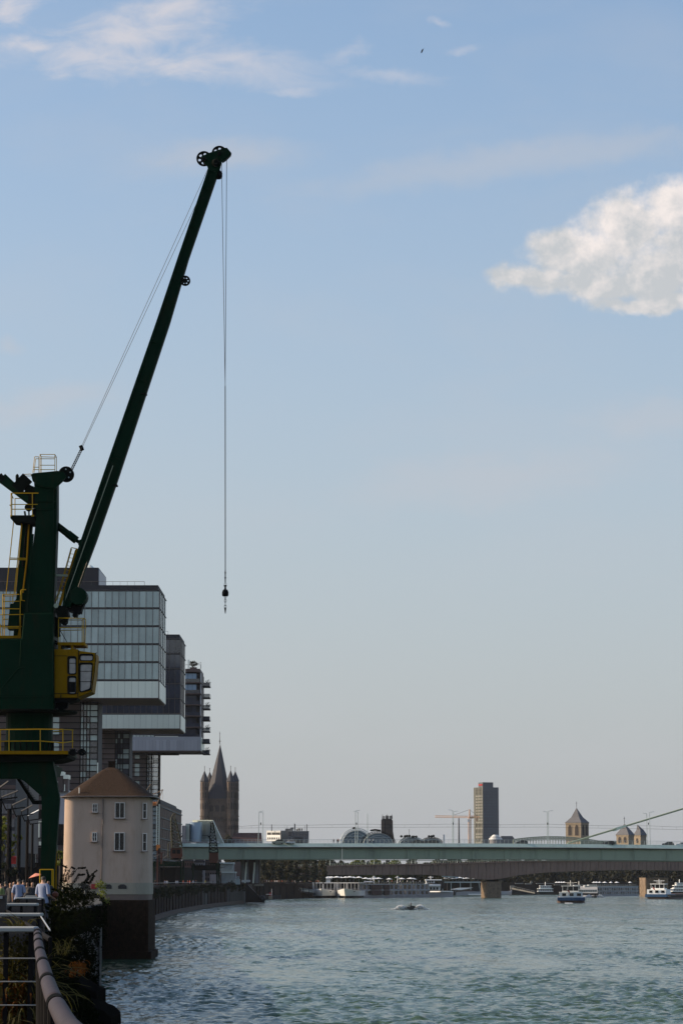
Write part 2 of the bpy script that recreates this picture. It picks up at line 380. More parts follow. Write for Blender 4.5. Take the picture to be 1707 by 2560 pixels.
def sheave(mb, c, r, th, nh=6, hr=.19, hd=.6, ph=0.0):
    """disc in the XZ plane with nh round holes, real thickness"""
    NA, NR = 96, 14; c = Vector(c); keep = {}
    for k in range(NR):
        for i in range(NA):
            rr = (k + .5) / NR; a = 2 * PI * (i + .5) / NA; x, z = rr * math.cos(a), rr * math.sin(a)
            keep[k, i] = not any((x - hd * math.cos(ph + 2 * PI * j / nh)) ** 2 + (z - hd * math.sin(ph + 2 * PI * j / nh)) ** 2 < hr * hr for j in range(nh))
    P = lambda k, i, y: c + Vector((r * k / NR * math.cos(2 * PI * i / NA), y, r * k / NR * math.sin(2 * PI * i / NA)))
    for (k, i), ok in keep.items():
        if not ok: continue
        for y in (-th / 2, th / 2): mb.quad(P(k, i, y), P(k + 1, i, y), P(k + 1, i + 1, y), P(k, i + 1, y))
        if not keep.get((k + 1, i), False): mb.quad(P(k + 1, i, -th / 2), P(k + 1, i + 1, -th / 2), P(k + 1, i + 1, th / 2), P(k + 1, i, th / 2))
        if k and not keep[k - 1, i]: mb.quad(P(k, i, -th / 2), P(k, i + 1, -th / 2), P(k, i + 1, th / 2), P(k, i, th / 2))
        for j, e in ((i - 1) % NA, i), ((i + 1) % NA, i + 1):
            if not keep[k, j]: mb.quad(P(k, e, -th / 2), P(k + 1, e, -th / 2), P(k + 1, e, th / 2), P(k, e, th / 2))
    return mb
# ================================================================ SETTING
# ---- river with real waves
def river():
    rows = []; q = 392.0
    while q > 46: rows.append(q); q -= .62 if q > 75 else .9
    rows = [8 * F / r for r in rows] + [1230, 1300, 1500, 1800, 2300, 3500, 6000]
    rows = [-60, 20, 80, 120, 140] + rows
    rows = np.array(rows); NC = 800
    t = np.linspace(0, 1, NC); Y = np.repeat(rows[:, None], NC, 1)
    X = (-.13 + t[None, :] * .33) * np.maximum(Y, 150) 
    big = rows[:, None] * np.ones(NC)
    rng = np.random.default_rng(5); Z = np.zeros_like(X)
    amp_scale = np.clip(1.0 - (Y - 700) / 500, 0, 1) * np.clip((Y - 100) / 40, 0, 1)
    for k in range(70):
        lam = rng.uniform(.65, 2.3) if k > 12 else 2.0 * 1.05 ** k
        a = .0092 * lam ** .55
        th = rng.normal(0, .75) + .55 * PI; kx, ky = 2 * PI / lam * math.cos(th), 2 * PI / lam * math.sin(th)
        Z += a * np.sin(kx * X + ky * Y + rng.uniform(0, 6.28) + .8 * np.sin(X * .045 * (k % 5 + 1) + Y * .02 + k))
    patch = .75 + .35 * np.sin(X * .06 + Y * .013 + 1) * np.sin(Y * .03 - X * .02) + .25 * np.sin(X * .19 + Y * .05)
    Z *= patch * amp_scale
    X[rows > 1215] = (np.linspace(-.6, .8, NC)[None, :] * Y[rows > 1215]); 
    co = np.stack([X, Y, Z], -1).reshape(-1, 3); nr = len(rows)
    idx = np.arange(nr * NC).reshape(nr, NC)
    qd = np.stack([idx[:-1, :-1], idx[:-1, 1:], idx[1:, 1:], idx[1:, :-1]], -1).reshape(-1, 4)
    me = bpy.data.meshes.new('river'); me.vertices.add(len(co)); me.vertices.foreach_set('co', co.astype(np.float32).ravel())
    me.loops.add(qd.size); me.loops.foreach_set('vertex_index', qd.astype(np.int32).ravel())
    me.polygons.add(len(qd)); me.polygons.foreach_set('loop_start', np.arange(0, qd.size, 4, dtype=np.int32))
    me.polygons.foreach_set('loop_total', np.full(len(qd), 4, dtype=np.int32)); me.update(calc_edges=True)
    me.polygons.foreach_set('use_smooth', np.ones(len(qd), dtype=bool))
    m = bpy.data.materials.new('river_water'); m.use_nodes = True; g = G(m.node_tree); b = m.node_tree.nodes['Principled BSDF']
    geo = g.n('ShaderNodeNewGeometry'); pos = geo.outputs['Position']
    b.inputs['IOR'].default_value = 1.33; b.inputs['Roughness'].default_value = .12
    n0 = g.noise(g.vm('MULTIPLY', pos, (.6, .12, 1)), .05, 4, .6)
    g.put(b.inputs['Base Color'], g.mix(n0, (0.036, 0.074, 0.046), (0.058, 0.092, 0.052)))
    # wavelets finer than the mesh: a slope field added to the surface normal, stronger in wind-ruffled patches
    pa = g.m('ADD', g.m('MULTIPLY', g.sm(g.noise(g.vm('MULTIPLY', pos, (1, .35, 1)), .035, 5, .65), .36, .64), .8), g.m('MULTIPLY', g.sm(g.noise(g.vm('MULTIPLY', pos, (1, .3, 1)), .17, 5, .68), .38, .62), .8))
    sl1 = g.vm('SUBTRACT', g.noise(pos, 2.3, 3, .6, col=True), (.5, .5, .5)); sl2 = g.vm('SUBTRACT', g.noise(g.vm('ADD', pos, (31, 7, 3)), .45, 3, .6, col=True), (.5, .5, .5))
    sl3 = g.vm('SUBTRACT', g.noise(g.vm('MULTIPLY', pos, (.22, .07, 1)), 1.0, 4, .7, col=True), (.5, .5, .5))
    slp = g.vm('ADD', g.vm('ADD', g.vm('MULTIPLY', sl1, (.9, 1.1, 0)), g.vm('MULTIPLY', sl2, (.6, .9, 0))), g.vm('MULTIPLY', sl3, (.4, 1.0, 0)))
    sc_ = g.n('ShaderNodeVectorMath', operation='SCALE'); g.put(sc_.inputs[0], slp); g.put(sc_.inputs['Scale'], g.m('ADD', .44, g.m('MULTIPLY', pa, .70)))
    nn = g.n('ShaderNodeVectorMath', operation='NORMALIZE'); g.put(nn.inputs[0], g.vm('ADD', geo.outputs['Normal'], sc_.outputs[0]))
    g.put(b.inputs['Normal'], nn.outputs[0])
    me.materials.append(m)
    o = bpy.data.objects.new('river', me); col.objects.link(o); struct(o)
    s = MB(); s.quad((-9000, -3000, -1.2), (9000, -3000, -1.2), (9000, 15000, -1.2), (-9000, 15000, -1.2)); struct(s.build('river_bed', 'ground'))
river()

# ---- left bank: promenade ground, sloping bank in front, quay walls
ground_edge = [(2.5, -20), (-.6, 10.6), (-3.2, 31), (-7.4, 62), (-11.0, 95), (-14.5, 131), (-17.5, 206), (-24.6, 286), (-24.8, 300), (-30, 420), (-37.3, 520), (-40, 659), (-40.6, 763), (-38.6, 888), (-34, 965),
               (-34, 1010), (-48, 1040), (-40, 1150), (-16, 1255), (0, 1420), (110, 1560), (700, 1800), (1400, 2300)]
s = MB(); n = len(ground_edge)
P = [(x, y, GZ) for x, y in ground_edge] + [(1400, 6000, GZ), (-3000, 6000, GZ), (-3000, -20, GZ)]
s.prism(P, (0, 0, -8)); struct(s.build('promenade', 'ground'))
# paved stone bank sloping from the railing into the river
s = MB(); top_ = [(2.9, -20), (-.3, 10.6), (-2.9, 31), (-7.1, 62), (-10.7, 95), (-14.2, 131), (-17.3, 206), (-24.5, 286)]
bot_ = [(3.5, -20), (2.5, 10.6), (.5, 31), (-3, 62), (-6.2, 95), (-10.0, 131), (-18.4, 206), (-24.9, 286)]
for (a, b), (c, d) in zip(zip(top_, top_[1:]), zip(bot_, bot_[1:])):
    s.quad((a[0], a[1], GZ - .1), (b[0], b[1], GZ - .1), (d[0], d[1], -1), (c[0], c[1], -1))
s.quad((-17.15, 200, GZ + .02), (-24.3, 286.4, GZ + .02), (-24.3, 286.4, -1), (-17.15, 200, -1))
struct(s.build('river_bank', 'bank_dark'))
s = MB()
for a, b in (((-18.3, 206), (-25.2, 292)),):
    s.beam((a[0] + .1, a[1], .35), (b[0] + .1, b[1], .35), .5, 1.2)
tag(s.build('bank_kerb', 'ledge'), 'pale stone kerb running along the foot of the near bank towards the brick base', 'kerb')
# dark sheet-pile blocks at the foot of the bank, right under the railing
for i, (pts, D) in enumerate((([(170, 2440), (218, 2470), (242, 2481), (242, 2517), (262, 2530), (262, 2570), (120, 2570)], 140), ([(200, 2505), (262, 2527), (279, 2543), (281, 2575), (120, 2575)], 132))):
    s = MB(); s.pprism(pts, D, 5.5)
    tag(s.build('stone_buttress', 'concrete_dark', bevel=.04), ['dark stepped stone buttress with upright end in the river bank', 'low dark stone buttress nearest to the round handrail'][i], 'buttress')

# far quay wall: panels between pilasters, ledge, coping
wl = [(-36.9, 500), (-37.3, 540), (-38.7, 590), (-40.0, 645), (-40.5, 700), (-40.6, 763), (-40.0, 820), (-38.6, 888), (-36, 940), (-33.8, 975)]
def along(pts, step):
    out = []; carry = 0.0
    for a, b in zip(pts, pts[1:]):
        a, b = Vector((*a, 0)), Vector((*b, 0)); L = (b - a).length; t = carry
        while t < L: out.append(a.lerp(b, t / L)); t += step
        carry = t - L
    return out
qw = thing('quay_wall', 'long curved dark stone quay wall with upright joints below the far promenade', 'wall', (-37.3, 540, 0))
ps = along(wl, 15.0)
for i, (a, b) in enumerate(zip(ps, ps[1:])):
    d = (b - a).normalized(); nrm = Vector((d.y, -d.x, 0))
    s = MB(); p0 = a + d * .12 + nrm * .25; p1 = b - d * .12 + nrm * .25
    s.prism([p0 + Vector((0, 0, .9)), p1 + Vector((0, 0, .9)), p1 + Vector((0, 0, 6.5)), p0 + Vector((0, 0, 6.5))], -nrm * .7); s.build('stone_panel', 'wall_dark', qw)
    s = MB(); s.beam(a + nrm * .35 + Vector((0, 0, .9)), a + nrm * .35 + Vector((0, 0, 6.3)), .22, .25, up=d); s.build('pilaster', 'brick_dark', qw)
    s = MB(); s.beam(p0 + nrm * .25 + Vector((0, 0, .25)), p1 + nrm * .25 + Vector((0, 0, .25)), 1.0, 1.4); s.build('foot_ledge', 'ledge', qw)
    s = MB(); s.beam(a + nrm * .1 + Vector((0, 0, 6.72)), b - d * .03 + nrm * .1 + Vector((0, 0, 6.72)), .6, .4); s.build('coping', 'wall_dark', qw)
rl = thing('quay_railing', 'thin dark railing along the top of the curved quay wall', 'railing', (-37.3, 540, 6.9))
s = MB(); s.path([p + Vector((0, 0, 7.35)) for p in ps], .035); s.build('top_rail', 'steel_pale', rl)
s = MB()
for p in along(wl, 5): s.tube(p + Vector((0, 0, 6.9)), p + Vector((0, 0, 7.35)), .03, 4)
o = s.build('post', 'rail_dark', rl); o['kind'] = 'stuff'
# creepers hanging on the quay wall
rng = np.random.default_rng(9); cl = []
for p in along(wl, 3.2):
    for _ in range(2):
        if rng.random() < .42: cl.append(((p.x + .55, p.y + rng.uniform(-2, 2), 6.3 - rng.uniform(0, 1.6)), rng.uniform(.4, 1.1)))
o = quads_obj('creeper', leaves(cl, 60, .28, rng=rng), 'leaf_dark', kind='stuff'); tag(o, 'green creepers growing over the top of the curved quay wall', 'creeper', kind='stuff')
# dark landing stage where the wall ends
ls = thing('landing_stage', 'dark timber landing stage with diagonal brace where the curved quay wall ends', 'landing stage', tuple(W(638, 2256, 975)))
s = MB(); s.pprism([(614, 2257), (614, 2212), (620, 2212), (662, 2255), (662, 2257)], 972, 6); s.build('stair_flank', 'boat_black', ls)
s = MB(); s.pbox(636, 658, 2210, 2215, 974, 6); s.build('deck', 'concrete', ls)
for k, x in enumerate((640, 648, 657)):
    s = MB(); s.pbox(x, x + 4, 2215, 2256, 974.5 + k * .6, 1.0); s.build('pile', 'boat_black', ls)
s = MB(); s.prism([W(621, 2209, 971.5), W(629, 2209, 971.5), W(632, 2220, 971.5)], (0, .3, 0)); s.build('gusset', 'concrete', ls)
s = MB(); s.lathe([(.3, 0), (1.0, .3), (1.2, 1.0), (.9, 1.8), (.3, 2.1)], W(656, 2254, 971), 10); s.build('fender', 'boat_black', ls)

# ================================================================ HOUSE ON THE BASTION
D0 = 288.0; px = F / D0
def rrect(x0, x1, y0, y1, rl_, rr_, n=10):
    pts = []
    for (cx, cy, r, a0) in ((x1 - rr_, y1 - rr_, rr_, 0), (x0 + rl_, y1 - rl_, rl_, 90), (x0 + rl_, y0 + rl_, rl_, 180), (x1 - rr_, y0 + rr_, rr_, 270)):
        for k in range(n + 1):
            a = R(a0 + 90 * k / n); pts.append((cx + r * math.cos(a), cy + r * math.sin(a)))
    return pts
hx0, hx1 = W(158, 2100, D0).x, W(370, 2100, D0).x; hz1 = W(260, 1993, D0).z; hzp = W(260, 2207, D0).z; hz0 = W(260, 2236, D0).z; hzb = W(260, 2250, D0).z
house = thing('waterside_house', 'pale plastered house with rounded corners and brown tiled roof on a brick bastion', 'house', (hx0 + 4.4, D0, 0))
def ringwall(z0, z1, g0, g1, D=D0, dep=9.0, rl_=1.1, rr_=1.7):
    s = MB(); A = rrect(hx0 - g0, hx1 + g0, D - g0, D + dep + g0, rl_ + g0, rr_ + g0); B = rrect(hx0 - g1, hx1 + g1, D - g1, D + dep + g1, rl_ + g1, rr_ + g1); n = len(A)
    s.add([(x, y, z0) for x, y in A] + [(x, y, z1) for x, y in B], [(i, (i + 1) % n, n + (i + 1) % n, n + i) for i in range(n)] + [tuple(range(n)), tuple(range(n, 2 * n))])
    return s
ringwall(hzp, hz1, .06, -.03).build('wall', 'plaster', house, smooth=False)
ringwall(hz0, hzp, .12, .12).build('plinth', 'plaster_white', house)
ringwall(hzb, hz0, .05, .05).build('base_band', 'plaster_brown', house)
# roof with bell-cast curve
s = MB(); prof = [(0, .45), (.02, .55), (.13, .05), (.30, -.75), (.50, -1.6), (.70, -2.45), (.86, -3.1), (1.0, -3.62)]
cx = W(271, 1915, D0).x; cy = D0 + 4.5; zt = W(270, 1914, D0).z
rings = []
for t, gg in prof:
    A = rrect(hx0 - .35, hx1 + .62, D0 - .45, D0 + 9.45, 1.9, 2.1); k = 1 - t
    rings.append([(cx + (x - cx) * (k ** 1.0 * .94 + .06), cy + (y - cy) * (k * .94 + .06), 0) for x, y in A])
zs = [hz1 + .0, hz1 + .1, hz1 + .42, hz1 + 1.02, hz1 + 1.72, hz1 + 2.4, hz1 + 2.93, zt]
n = len(rings[0]); vs_ = []
for rg, z in zip(rings, zs): vs_ += [(x, y, z) for x, y, _ in rg]
s.add(vs_, [(k * n + i, k * n + (i + 1) % n, (k + 1) * n + (i + 1) % n, (k + 1) * n + i) for k in range(len(zs) - 1) for i in range(n)] + [tuple(range(n)), tuple((len(zs) - 1) * n + i for i in range(n))])
roof = s.build('roof', 'tile_roof', house)
s = MB(); s.box(cx - .32, cx + .36, cy - .35, cy + .35, zt - .3, zt + .55); s.box(cx - .38, cx + .42, cy - .4, cy + .4, zt + .55, zt + .63); s.build('chimney', 'brick_dark', roof)
s = MB(); A = rrect(hx0 - .42, hx1 + .70, D0 - .52, D0 + 9.5, 1.9, 2.1); s.path([(x, y, hz1 + .06) for x, y in A] + [(A[0][0], A[0][1], hz1 + .06)], .07, 6); s.build('gutter', 'gutter', roof)
s = MB(); s.tube((hx0 + 1.6, D0 + .2, hz1 + .3), (hx0 + 1.6, D0 + .2, hz1 + 1.0), .06); s.build('vent_pipe', 'window_white', roof)
# tile courses, fine real relief
s = MB(); s.tube(W(258, 1996, D0 - .12), W(258, 2060, D0 - .12), .07, 8); s.tube(W(257, 2060, D0 - .12), W(254, 2207, D0 - .12), .055, 8); s.build('downpipe', 'gutter', house)
def window(par, x0, x1, y0, y1, D, bars=1, cross=(.5,)):
    m_ = .075; yy = D - .10
    a, b, c, d = W(x0, y0, D).x, W(x1, y0, D).x, W(x0, y1, D).z, W(x0, y0, D).z
    s = MB(); s.box(a, a + m_, yy, D + .1, c, d); s.box(b - m_, b, yy, D + .1, c, d); s.box(a + m_, b - m_, yy, D + .1, c, c + m_); s.box(a + m_, b - m_, yy, D + .1, d - m_, d)
    if bars: s.box((a + b) / 2 - .03, (a + b) / 2 + .03, yy + .01, D + .08, c + m_, d - m_)
    w = s.build('window', 'window_white', par)
    s = MB(); s.box(a + m_, b - m_, yy + .05, yy + .07, c + m_, d - m_); s.build('pane', 'pane_black', w)
    s = MB()
    for t in cross: z = c + (d - c) * t; s.box(a + m_, b - m_, yy + .02, yy + .045, z - .02, z + .02)
    if cross: s.build('glazing_bar', 'window_white', w)
    s = MB(); s.box(a - .12, b + .12, D - .22, D, c - .09, c - .002); s.build('sill', 'plaster_brown', w)
window(house, 232, 245, 2009, 2031, D0 - .04, 1, (.5,)); window(house, 231, 243.5, 2081, 2104, D0 - .05, 1, (.5,))
window(house, 288, 313, 2006, 2046, D0 - .04, 1, ()); window(house, 286.5, 312.5, 2081, 2127, D0 - .05, 1, ())
window(house, 357.5, 368, 2007, 2047, D0 + .35, 0, (.5,)); window(house, 357, 368, 2083, 2128, D0 + .35, 0, (.5,))
for x0, x1 in ((203, 226), (262, 280), (296, 317)):
    s = MB(); pts = [(x0, 2222), (x1, 2222), (x1, 2215), ((x0 + x1) / 2 + 5, 2211), ((x0 + x1) / 2 - 5, 2211), (x0, 2215)]; s.pprism(pts, D0 - .16, .05)
    s.build('vent', 'void', house)
s = MB(); s.pbox(229, 242, 2210, 2222, D0 - .4, .26); s.build('lifebuoy_box', 'red', house)
s = MB(); s.box(hx0 + 1, hx1 + .14, D0 - .46, D0 + 10.5, 0, hzb); s.build('brick_base', 'brick_dark', house)
s = MB(); s.box(hx0 + 1, hx1 + .5, D0 - .9, D0 + 10, -.5, .75); s.build('base_footing', 'brick_dark', house)
s = MB(); rb_ = random.Random(2)
for k in range(34):
    z = .78 + k * .148; x = hx0 + 1 - rb_.uniform(0, .4)
    while x < hx1 + .1:
        l_ = rb_.choice((.24, .26, .5)); dp = rb_.uniform(.0, .04)
        s.box(x, min(x + l_ - .02, hx1 + .16), D0 - .49 - dp, D0 - .46, z, z + .125); x += l_
o = s.build('brick', 'brick_dark', house); o['kind'] = 'stuff'

# ================================================================ KRANHAUS BLOCKS
ZS, ZP, ZT = 45.3, 48.95, 67.6
def kran(label, D, xr, cols, dep, glass, X0core, X1core, gridx, wincol=None, nrow=5, scatter=1, xl=None, clear=False):
    XR = (xr - 853.5) / F * D; cw = 1.41; XL = XR - cols * cw
    k = thing('cantilever_block', label, 'office building', (XR - 10, D, GZ))
    s = MB(); s.box(XL, XR - .25, D + .4, D + dep - .1, ZS + .1, ZT - .05); s.build('core', 'dark_roof', k)
    s = MB(); s.box(XL, XR - .05, D + .1, D + dep, ZS - .22, ZS + .02); s.build('soffit', 'soffit', k)
    s = MB(); s.box(XL, XR - .35, D + .15, D + dep - .2, ZT, ZT + 1.1); s.box(XL, XR - .1, D - .02, D + dep, ZT - .06, ZT + .12); s.build('roof_band', 'dark_roof', k)
    s = MB(); a = XL
    s.path([(XL, D + 1.5, ZT + 2.0), (XR - 3.3, D + 1.5, ZT + 2.0), (XR - 3.3, D + 1.5, ZT + 1.1)], .04, 4)
    for q in range(0, int((XR - 3.3 - XL) / 1.5)): s.tube((XL + q * 1.5, D + 1.5, ZT + 1.1), (XL + q * 1.5, D + 1.5, ZT + 2.0), .025, 4)
    s.build('roof_railing', 'mullion', k)
    rh = (ZT - ZP) / 5; pane = unit('pane', glass); pdk = unit('pane', 'glass_dark'); pnl = unit('white_panel', 'white_panel'); mul = unit('mullion', 'mullion')
    for c in range(cols):
        x = XR - (c + 1) * cw
        for r in range(5): inst('pane', pane if random.random() > .03 else pdk, k, (x + .05, D + .10, ZP + r * rh + .22), (cw - .1, .06, rh - .44))
        inst('panel', pnl, k, (x + .02, D, ZS), (cw - .04, .2, ZP - ZS - .25))
        inst('mullion', mul, k, (x - .045, D - .03, ZP - .1), (.09, .2, ZT - ZP))
    for r in range(6):
        z = ZP + r * rh - .06
        inst('floor_rail', mul, k, (XL, D - .05, z), (XR - XL, .1, .14 if r else .2))
        if r < 5:
            s_ = MB()
    nd = 2; dw = (dep - .3) / 4
    for q in range(4):
        y = D + .2 + q * dw; off = 0 if q < 2 else .18
        for r in range(5): inst('side_pane', pane, k, (XR - .12 + off * 0, y + .12, ZP + r * rh + .1), (.06, dw - .24, rh - .2))
        inst('panel', pnl, k, (XR - .16, y + .05, ZS), (.2, dw - .1, ZP - ZS - .2))
        inst('mullion', mul, k, (XR - .13, y - .08, ZP), (.2, .16, ZT - ZP))
    s = MB(); s.box(XR - .12, XR + .10, D - .06, D + .35, ZS, ZT + .1); s.build('corner_post', 'mullion', k)
    for r in range(6): inst('floor_rail', mul, k, (XR - .10, D, ZP + r * rh - .06), (.18, dep, .12))
    # stair tower under the arm
    DT = D + 9; xa, xb = (X0core - 853.5) / F * DT, (X1core - 853.5) / F * DT; ga, gb = (gridx[0] - 853.5) / F * DT, (gridx[1] - 853.5) / F * DT
    s = MB(); s.box(xa, ga, DT, DT + 11, GZ, ZS - .2); s.build('tower_core', 'brown_panel', k)
    if not clear:
        s = MB(); s.box(ga, gb, DT + .5, DT + 11, GZ, ZS - .2); s.build('tower_back', 'dark_roof', k)
    br = unit('panel', 'brown_panel'); nz = int((ZS - GZ) / 1.27); npx = max(2, int((ga - xa) / 2.4)); pw = (ga - xa) / npx
    for z in range(0, nz, 3):
        for c in range(npx): inst('tower_panel', br, k, (xa + c * pw + .03, DT - .1, GZ + z * 1.27 + .1), (pw - .06, .09, 3.81 - .1))
    sr = unit('sun_rail', 'rail_dark')
    for z in range(nz): inst('sun_rail', sr, k, (xa, DT - .65, GZ + (z + 1) * 1.27), (gb - xa, .12, .16))
    tp = unit('tower_pane', 'glass_clear' if clear else 'glass_blind'); td = unit('tower_pane', 'glass_smoke' if clear else 'glass_dark'); rr = random.Random(int(D))
    gw = [0, .17, .36, .55, 1.0]
    for z in range(nz):
        for c in range(4):
            a_, b_ = ga + (gb - ga) * gw[c], ga + (gb - ga) * gw[c + 1]
            me = tp if rr.random() < (.62 if z % 3 else .35) else td
            inst('tower_pane', me, k, (a_ + .10, DT + .05, GZ + z * 1.27 + .2), (b_ - a_ - .2, .05, 1.07))
    for w_ in gw: inst('tower_post', sr, k, (ga + (gb - ga) * w_ - .09, DT - .15, GZ), (.18, .3, ZS - GZ - .2))
    if clear:
        for w_ in (0, .5, 1): inst('tower_post', sr, k, (ga + (gb - ga) * w_ - .12, DT + 8, GZ), (.24, .3, ZS - GZ - .2))
    inst('tower_edge', unit('tower_edge', 'white_panel'), k, (gb, DT - .5, GZ + 4), (.22, .4, 22))
    if wincol:
        wa, wb = [(q - 853.5) / F * DT for q in wincol]
        for z in range(0, nz, 1):
            if z % 4: inst('tower_pane', tp if not clear else unit('tower_pane', 'grey_panel'), k, (wa, DT - .16, GZ + z * 1.27 + .15), (wb - wa, .05, 1.1))
    return k, XL, XR
k1, a, b = kran('largest glass block on a stair tower, its white-edged arm behind the crane boom', 575, 397.7, 24, 22, 'glass_blind', -20, 247, (203, 246), (134, 150))
s = MB(); xb = W(246.6, 1440, 577).x; s.box(-80, xb, 577, 596, ZT + 1.1, W(200, 1419, 577).z); s.build('penthouse', 'dark_roof', k1)
s = MB(); s.box(xb, xb + .12, 577.3, 595, ZT + 1.3, W(200, 1419, 577).z - .3); s.build('penthouse_glazing', 'grey_panel', k1)
s = MB(); s.lathe([(1.2, 0), (1.4, .3), (.5, 1.0), (.2, 1.2)], (W(222, 1419, 580).x, 583, W(200, 1419, 577).z), 12); s.build('roof_dome', 'white_panel', k1)
s = MB(); s.box(W(47, 1419, 580).x, W(59, 1419, 580).x, 580, 584, W(200, 1420, 577).z, W(200, 1407, 577).z); s.build('lift_house', 'dark_roof', k1)
k2, a, b = kran('middle glass block on a stair tower, dark windows and white lower band', 692, 451.5, 17, 22, 'glass_dark', 236, 326, (290, 325))
# third block: flats with balconies
D = 811; XR = (503.5 - 853.5) / F * D; cw = 1.0
k3 = thing('cantilever_block', 'smallest and farthest cantilever block with planted balconies on its river side', 'apartment building', (XR - 8, D, GZ))
XL = XR - 22; rh = (ZT + .8 - ZP) / 6
s = MB(); s.box(XL, XR - 1.6, D + 1.6, D + 20, ZS + .2, ZT + .9); s.box(XR - 1.6, XR - .4, D + 2.6, D + 20, ZS + .2, ZT + .5); s.build('core', 'dark_roof', k3)
s = MB(); s.box(XL, XR - .1, D + .1, D + 20.5, ZS - .3, ZS - .02); s.build('soffit', 'soffit', k3)
gp = unit('grey_panel', 'grey_panel'); slab = unit('slab', 'soffit'); gl = unit('pane', 'metal_blue'); gd = unit('pane', 'glass_dark'); par = unit('parapet', 'glass_dark')
for c in range(22): inst('panel', gp, k3, (XR - (c + 1) * cw + .02, D, ZS), (cw - .04, .2, 3.1))
s = MB(); s.box(XL, XR - .05, D + .03, D + 1.2, ZS + 3.1, ZS + 4.0); s.build('ledge', 'grey_panel', k3)
for q in range(5): inst('panel', unit('panel', 'white_panel'), k3, (XR - .15, D + .2 + q * 4.05, ZS), (.2, 3.9, 3.9))
for r in range(6):
    z = ZP + r * rh
    inst('floor_slab', slab, k3, (XR - 6.5, D + .15, z - .25), (6.3, 20, .32)); inst('parapet', par, k3, (XR - 6.5, D + .12, z + .07), (6.0, .08, .95))
    for c in range(4): inst('pane', gl if r > 3 else gd, k3, (XR - 6.4 + c * 1.25, D + 1.45, z + .3), (1.15, .08, rh - .9))
    inst('side_wall', unit('side_wall', 'grey_panel'), k3, (XR - .35, D + .6, z + .1), (.2, 3.0, rh - .6)); inst('side_wall', unit('side_wall', 'soffit'), k3, (XR - .35, D + 5, z + .1), (.2, 14, rh - .5))
s = MB(); s.box(XR - 6.6, XR - .4, D + .1, D + 20, ZT + .55, ZT + 1.5); s.build('roof_band', 'soffit', k3)
for r in range(7):
    y = 1712 + r * 28.4; z = W(515, y, D).z
    bal = MB().box(XR + .1, XR + 2.2, D + 6, D + 12, z - .15, z + .1).build('balcony', 'dark_roof', k3)
    s = MB(); s.box(XR + 2.1, XR + 2.2, D + 6, D + 12, z + .1, z + 1.1); s.box(XR + .1, XR + 2.1, D + 6, D + 6.08, z + .1, z + 1.1); s.build('balcony_panel', 'glass_smoke' if r in (1, 2, 4) else 'glass_dark', bal)
    if r % 2 == 0: quads_obj('potted_plant', leaves([((XR + 1.6, D + 6.5, z + 1.2), .8), ((XR + 1.7, D + 9, z + .9), .6)], 60, .2), 'leaf_dark', bal)
s = MB(); s.box(W(387.6, 1850, D).x, W(445, 1850, D).x, D + 1.3, D + 1.6, W(400, 1852, D).z, W(400, 1840, D).z); s.build('light_box', 'white_panel', k3)
for x in range(333, 386, 9): s = MB(); s.pbox(x, x + 7.5, 1838, 1846, D + 1.4, .15); s.build('pane', 'glass_blind', k3)
s = MB(); s.path([W(463, 1662, D + 3), W(502, 1662, D + 3), W(502, 1672, D + 3)], .05, 4); s.build('roof_railing', 'mullion', k3)
s = MB(); s.pbox(475, 492, 1668, 1673, D + 2, 2); s.build('planter', 'soffit', k3)
quads_obj('roof_bush', leaves([(tuple(W(484, 1660, D + 3)), 1.0), (tuple(W(479, 1659, D + 3)), .7), (tuple(W(489, 1659, D + 3)), .7)], 120, .22), 'leaf_dark', k3)
for x in (470, 472.5): s = MB(); s.pbox(x, x + 1.6, 1649, 1672, D + 2, .3); s.build('flue', 'white_panel', k3)
s = MB(); s.tube(W(493, 1660, D + 3), W(503, 1656, D + 3), .05, 4); s.tube(W(503, 1656, D + 3), W(503, 1672, D + 3), .04, 4); s.build('awning_arm', 'mullion', k3)
DT = D + 9; X = lambda q: (q - 853.5) / F * DT
s = MB(); s.box(X(328), X(369), DT, DT + 10, GZ, ZS); s.build('tower_core', 'brown_panel', k3)
nz = int((ZS - GZ) / 1.27); sr = unit('sun_rail', 'rail_dark'); tp = unit('tower_pane', 'glass_clear'); tb = unit('tower_pane', 'glass_smoke'); lw = unit('tower_window', 'glass_blind')
for z in range(nz):
    inst('sun_rail', sr, k3, (X(327), DT - .5, GZ + (z + 1) * 1.27), (X(400) - X(327), .12, .2))
    for a_, b_ in ((370, 375), (376, 381), (384, 398)):
        if (z * 7 + a_) % 5: inst('tower_pane', tp, k3, (X(a_), DT + .05, GZ + z * 1.27 + .2), (X(b_) - X(a_), .05, 1.05))
        else: inst('tower_pane', tb, k3, (X(a_), DT + .05, GZ + z * 1.27 + .2), (X(b_) - X(a_), .05, 1.05))
    if z % 4: inst('tower_window', lw, k3, (X(339.5), DT - .1, GZ + z * 1.27 + .15), (X(351) - X(339.5), .08, 1.1))
for q, w_ in ((369, .35), (375.5, .3), (381.5, .4), (399, .45)): inst('tower_post', sr, k3, (X(q) - w_ / 2, DT - .1, GZ), (w_, .3, ZS - GZ)); inst('tower_post', sr, k3, (X(q) - w_ / 2, DT + 7, GZ), (w_ * .6, .2, ZS - GZ))
inst('tower_edge', unit('tower_edge', 'white_panel'), k3, (X(326.8), DT - .5, GZ + 5), (.3, .4, 26))
s = MB(); s.box(X(328), X(448) + .0, DT - .2, DT + 3, ZS - .9, ZS - .35); s.build('cross_beam', 'dark_roof', k3)
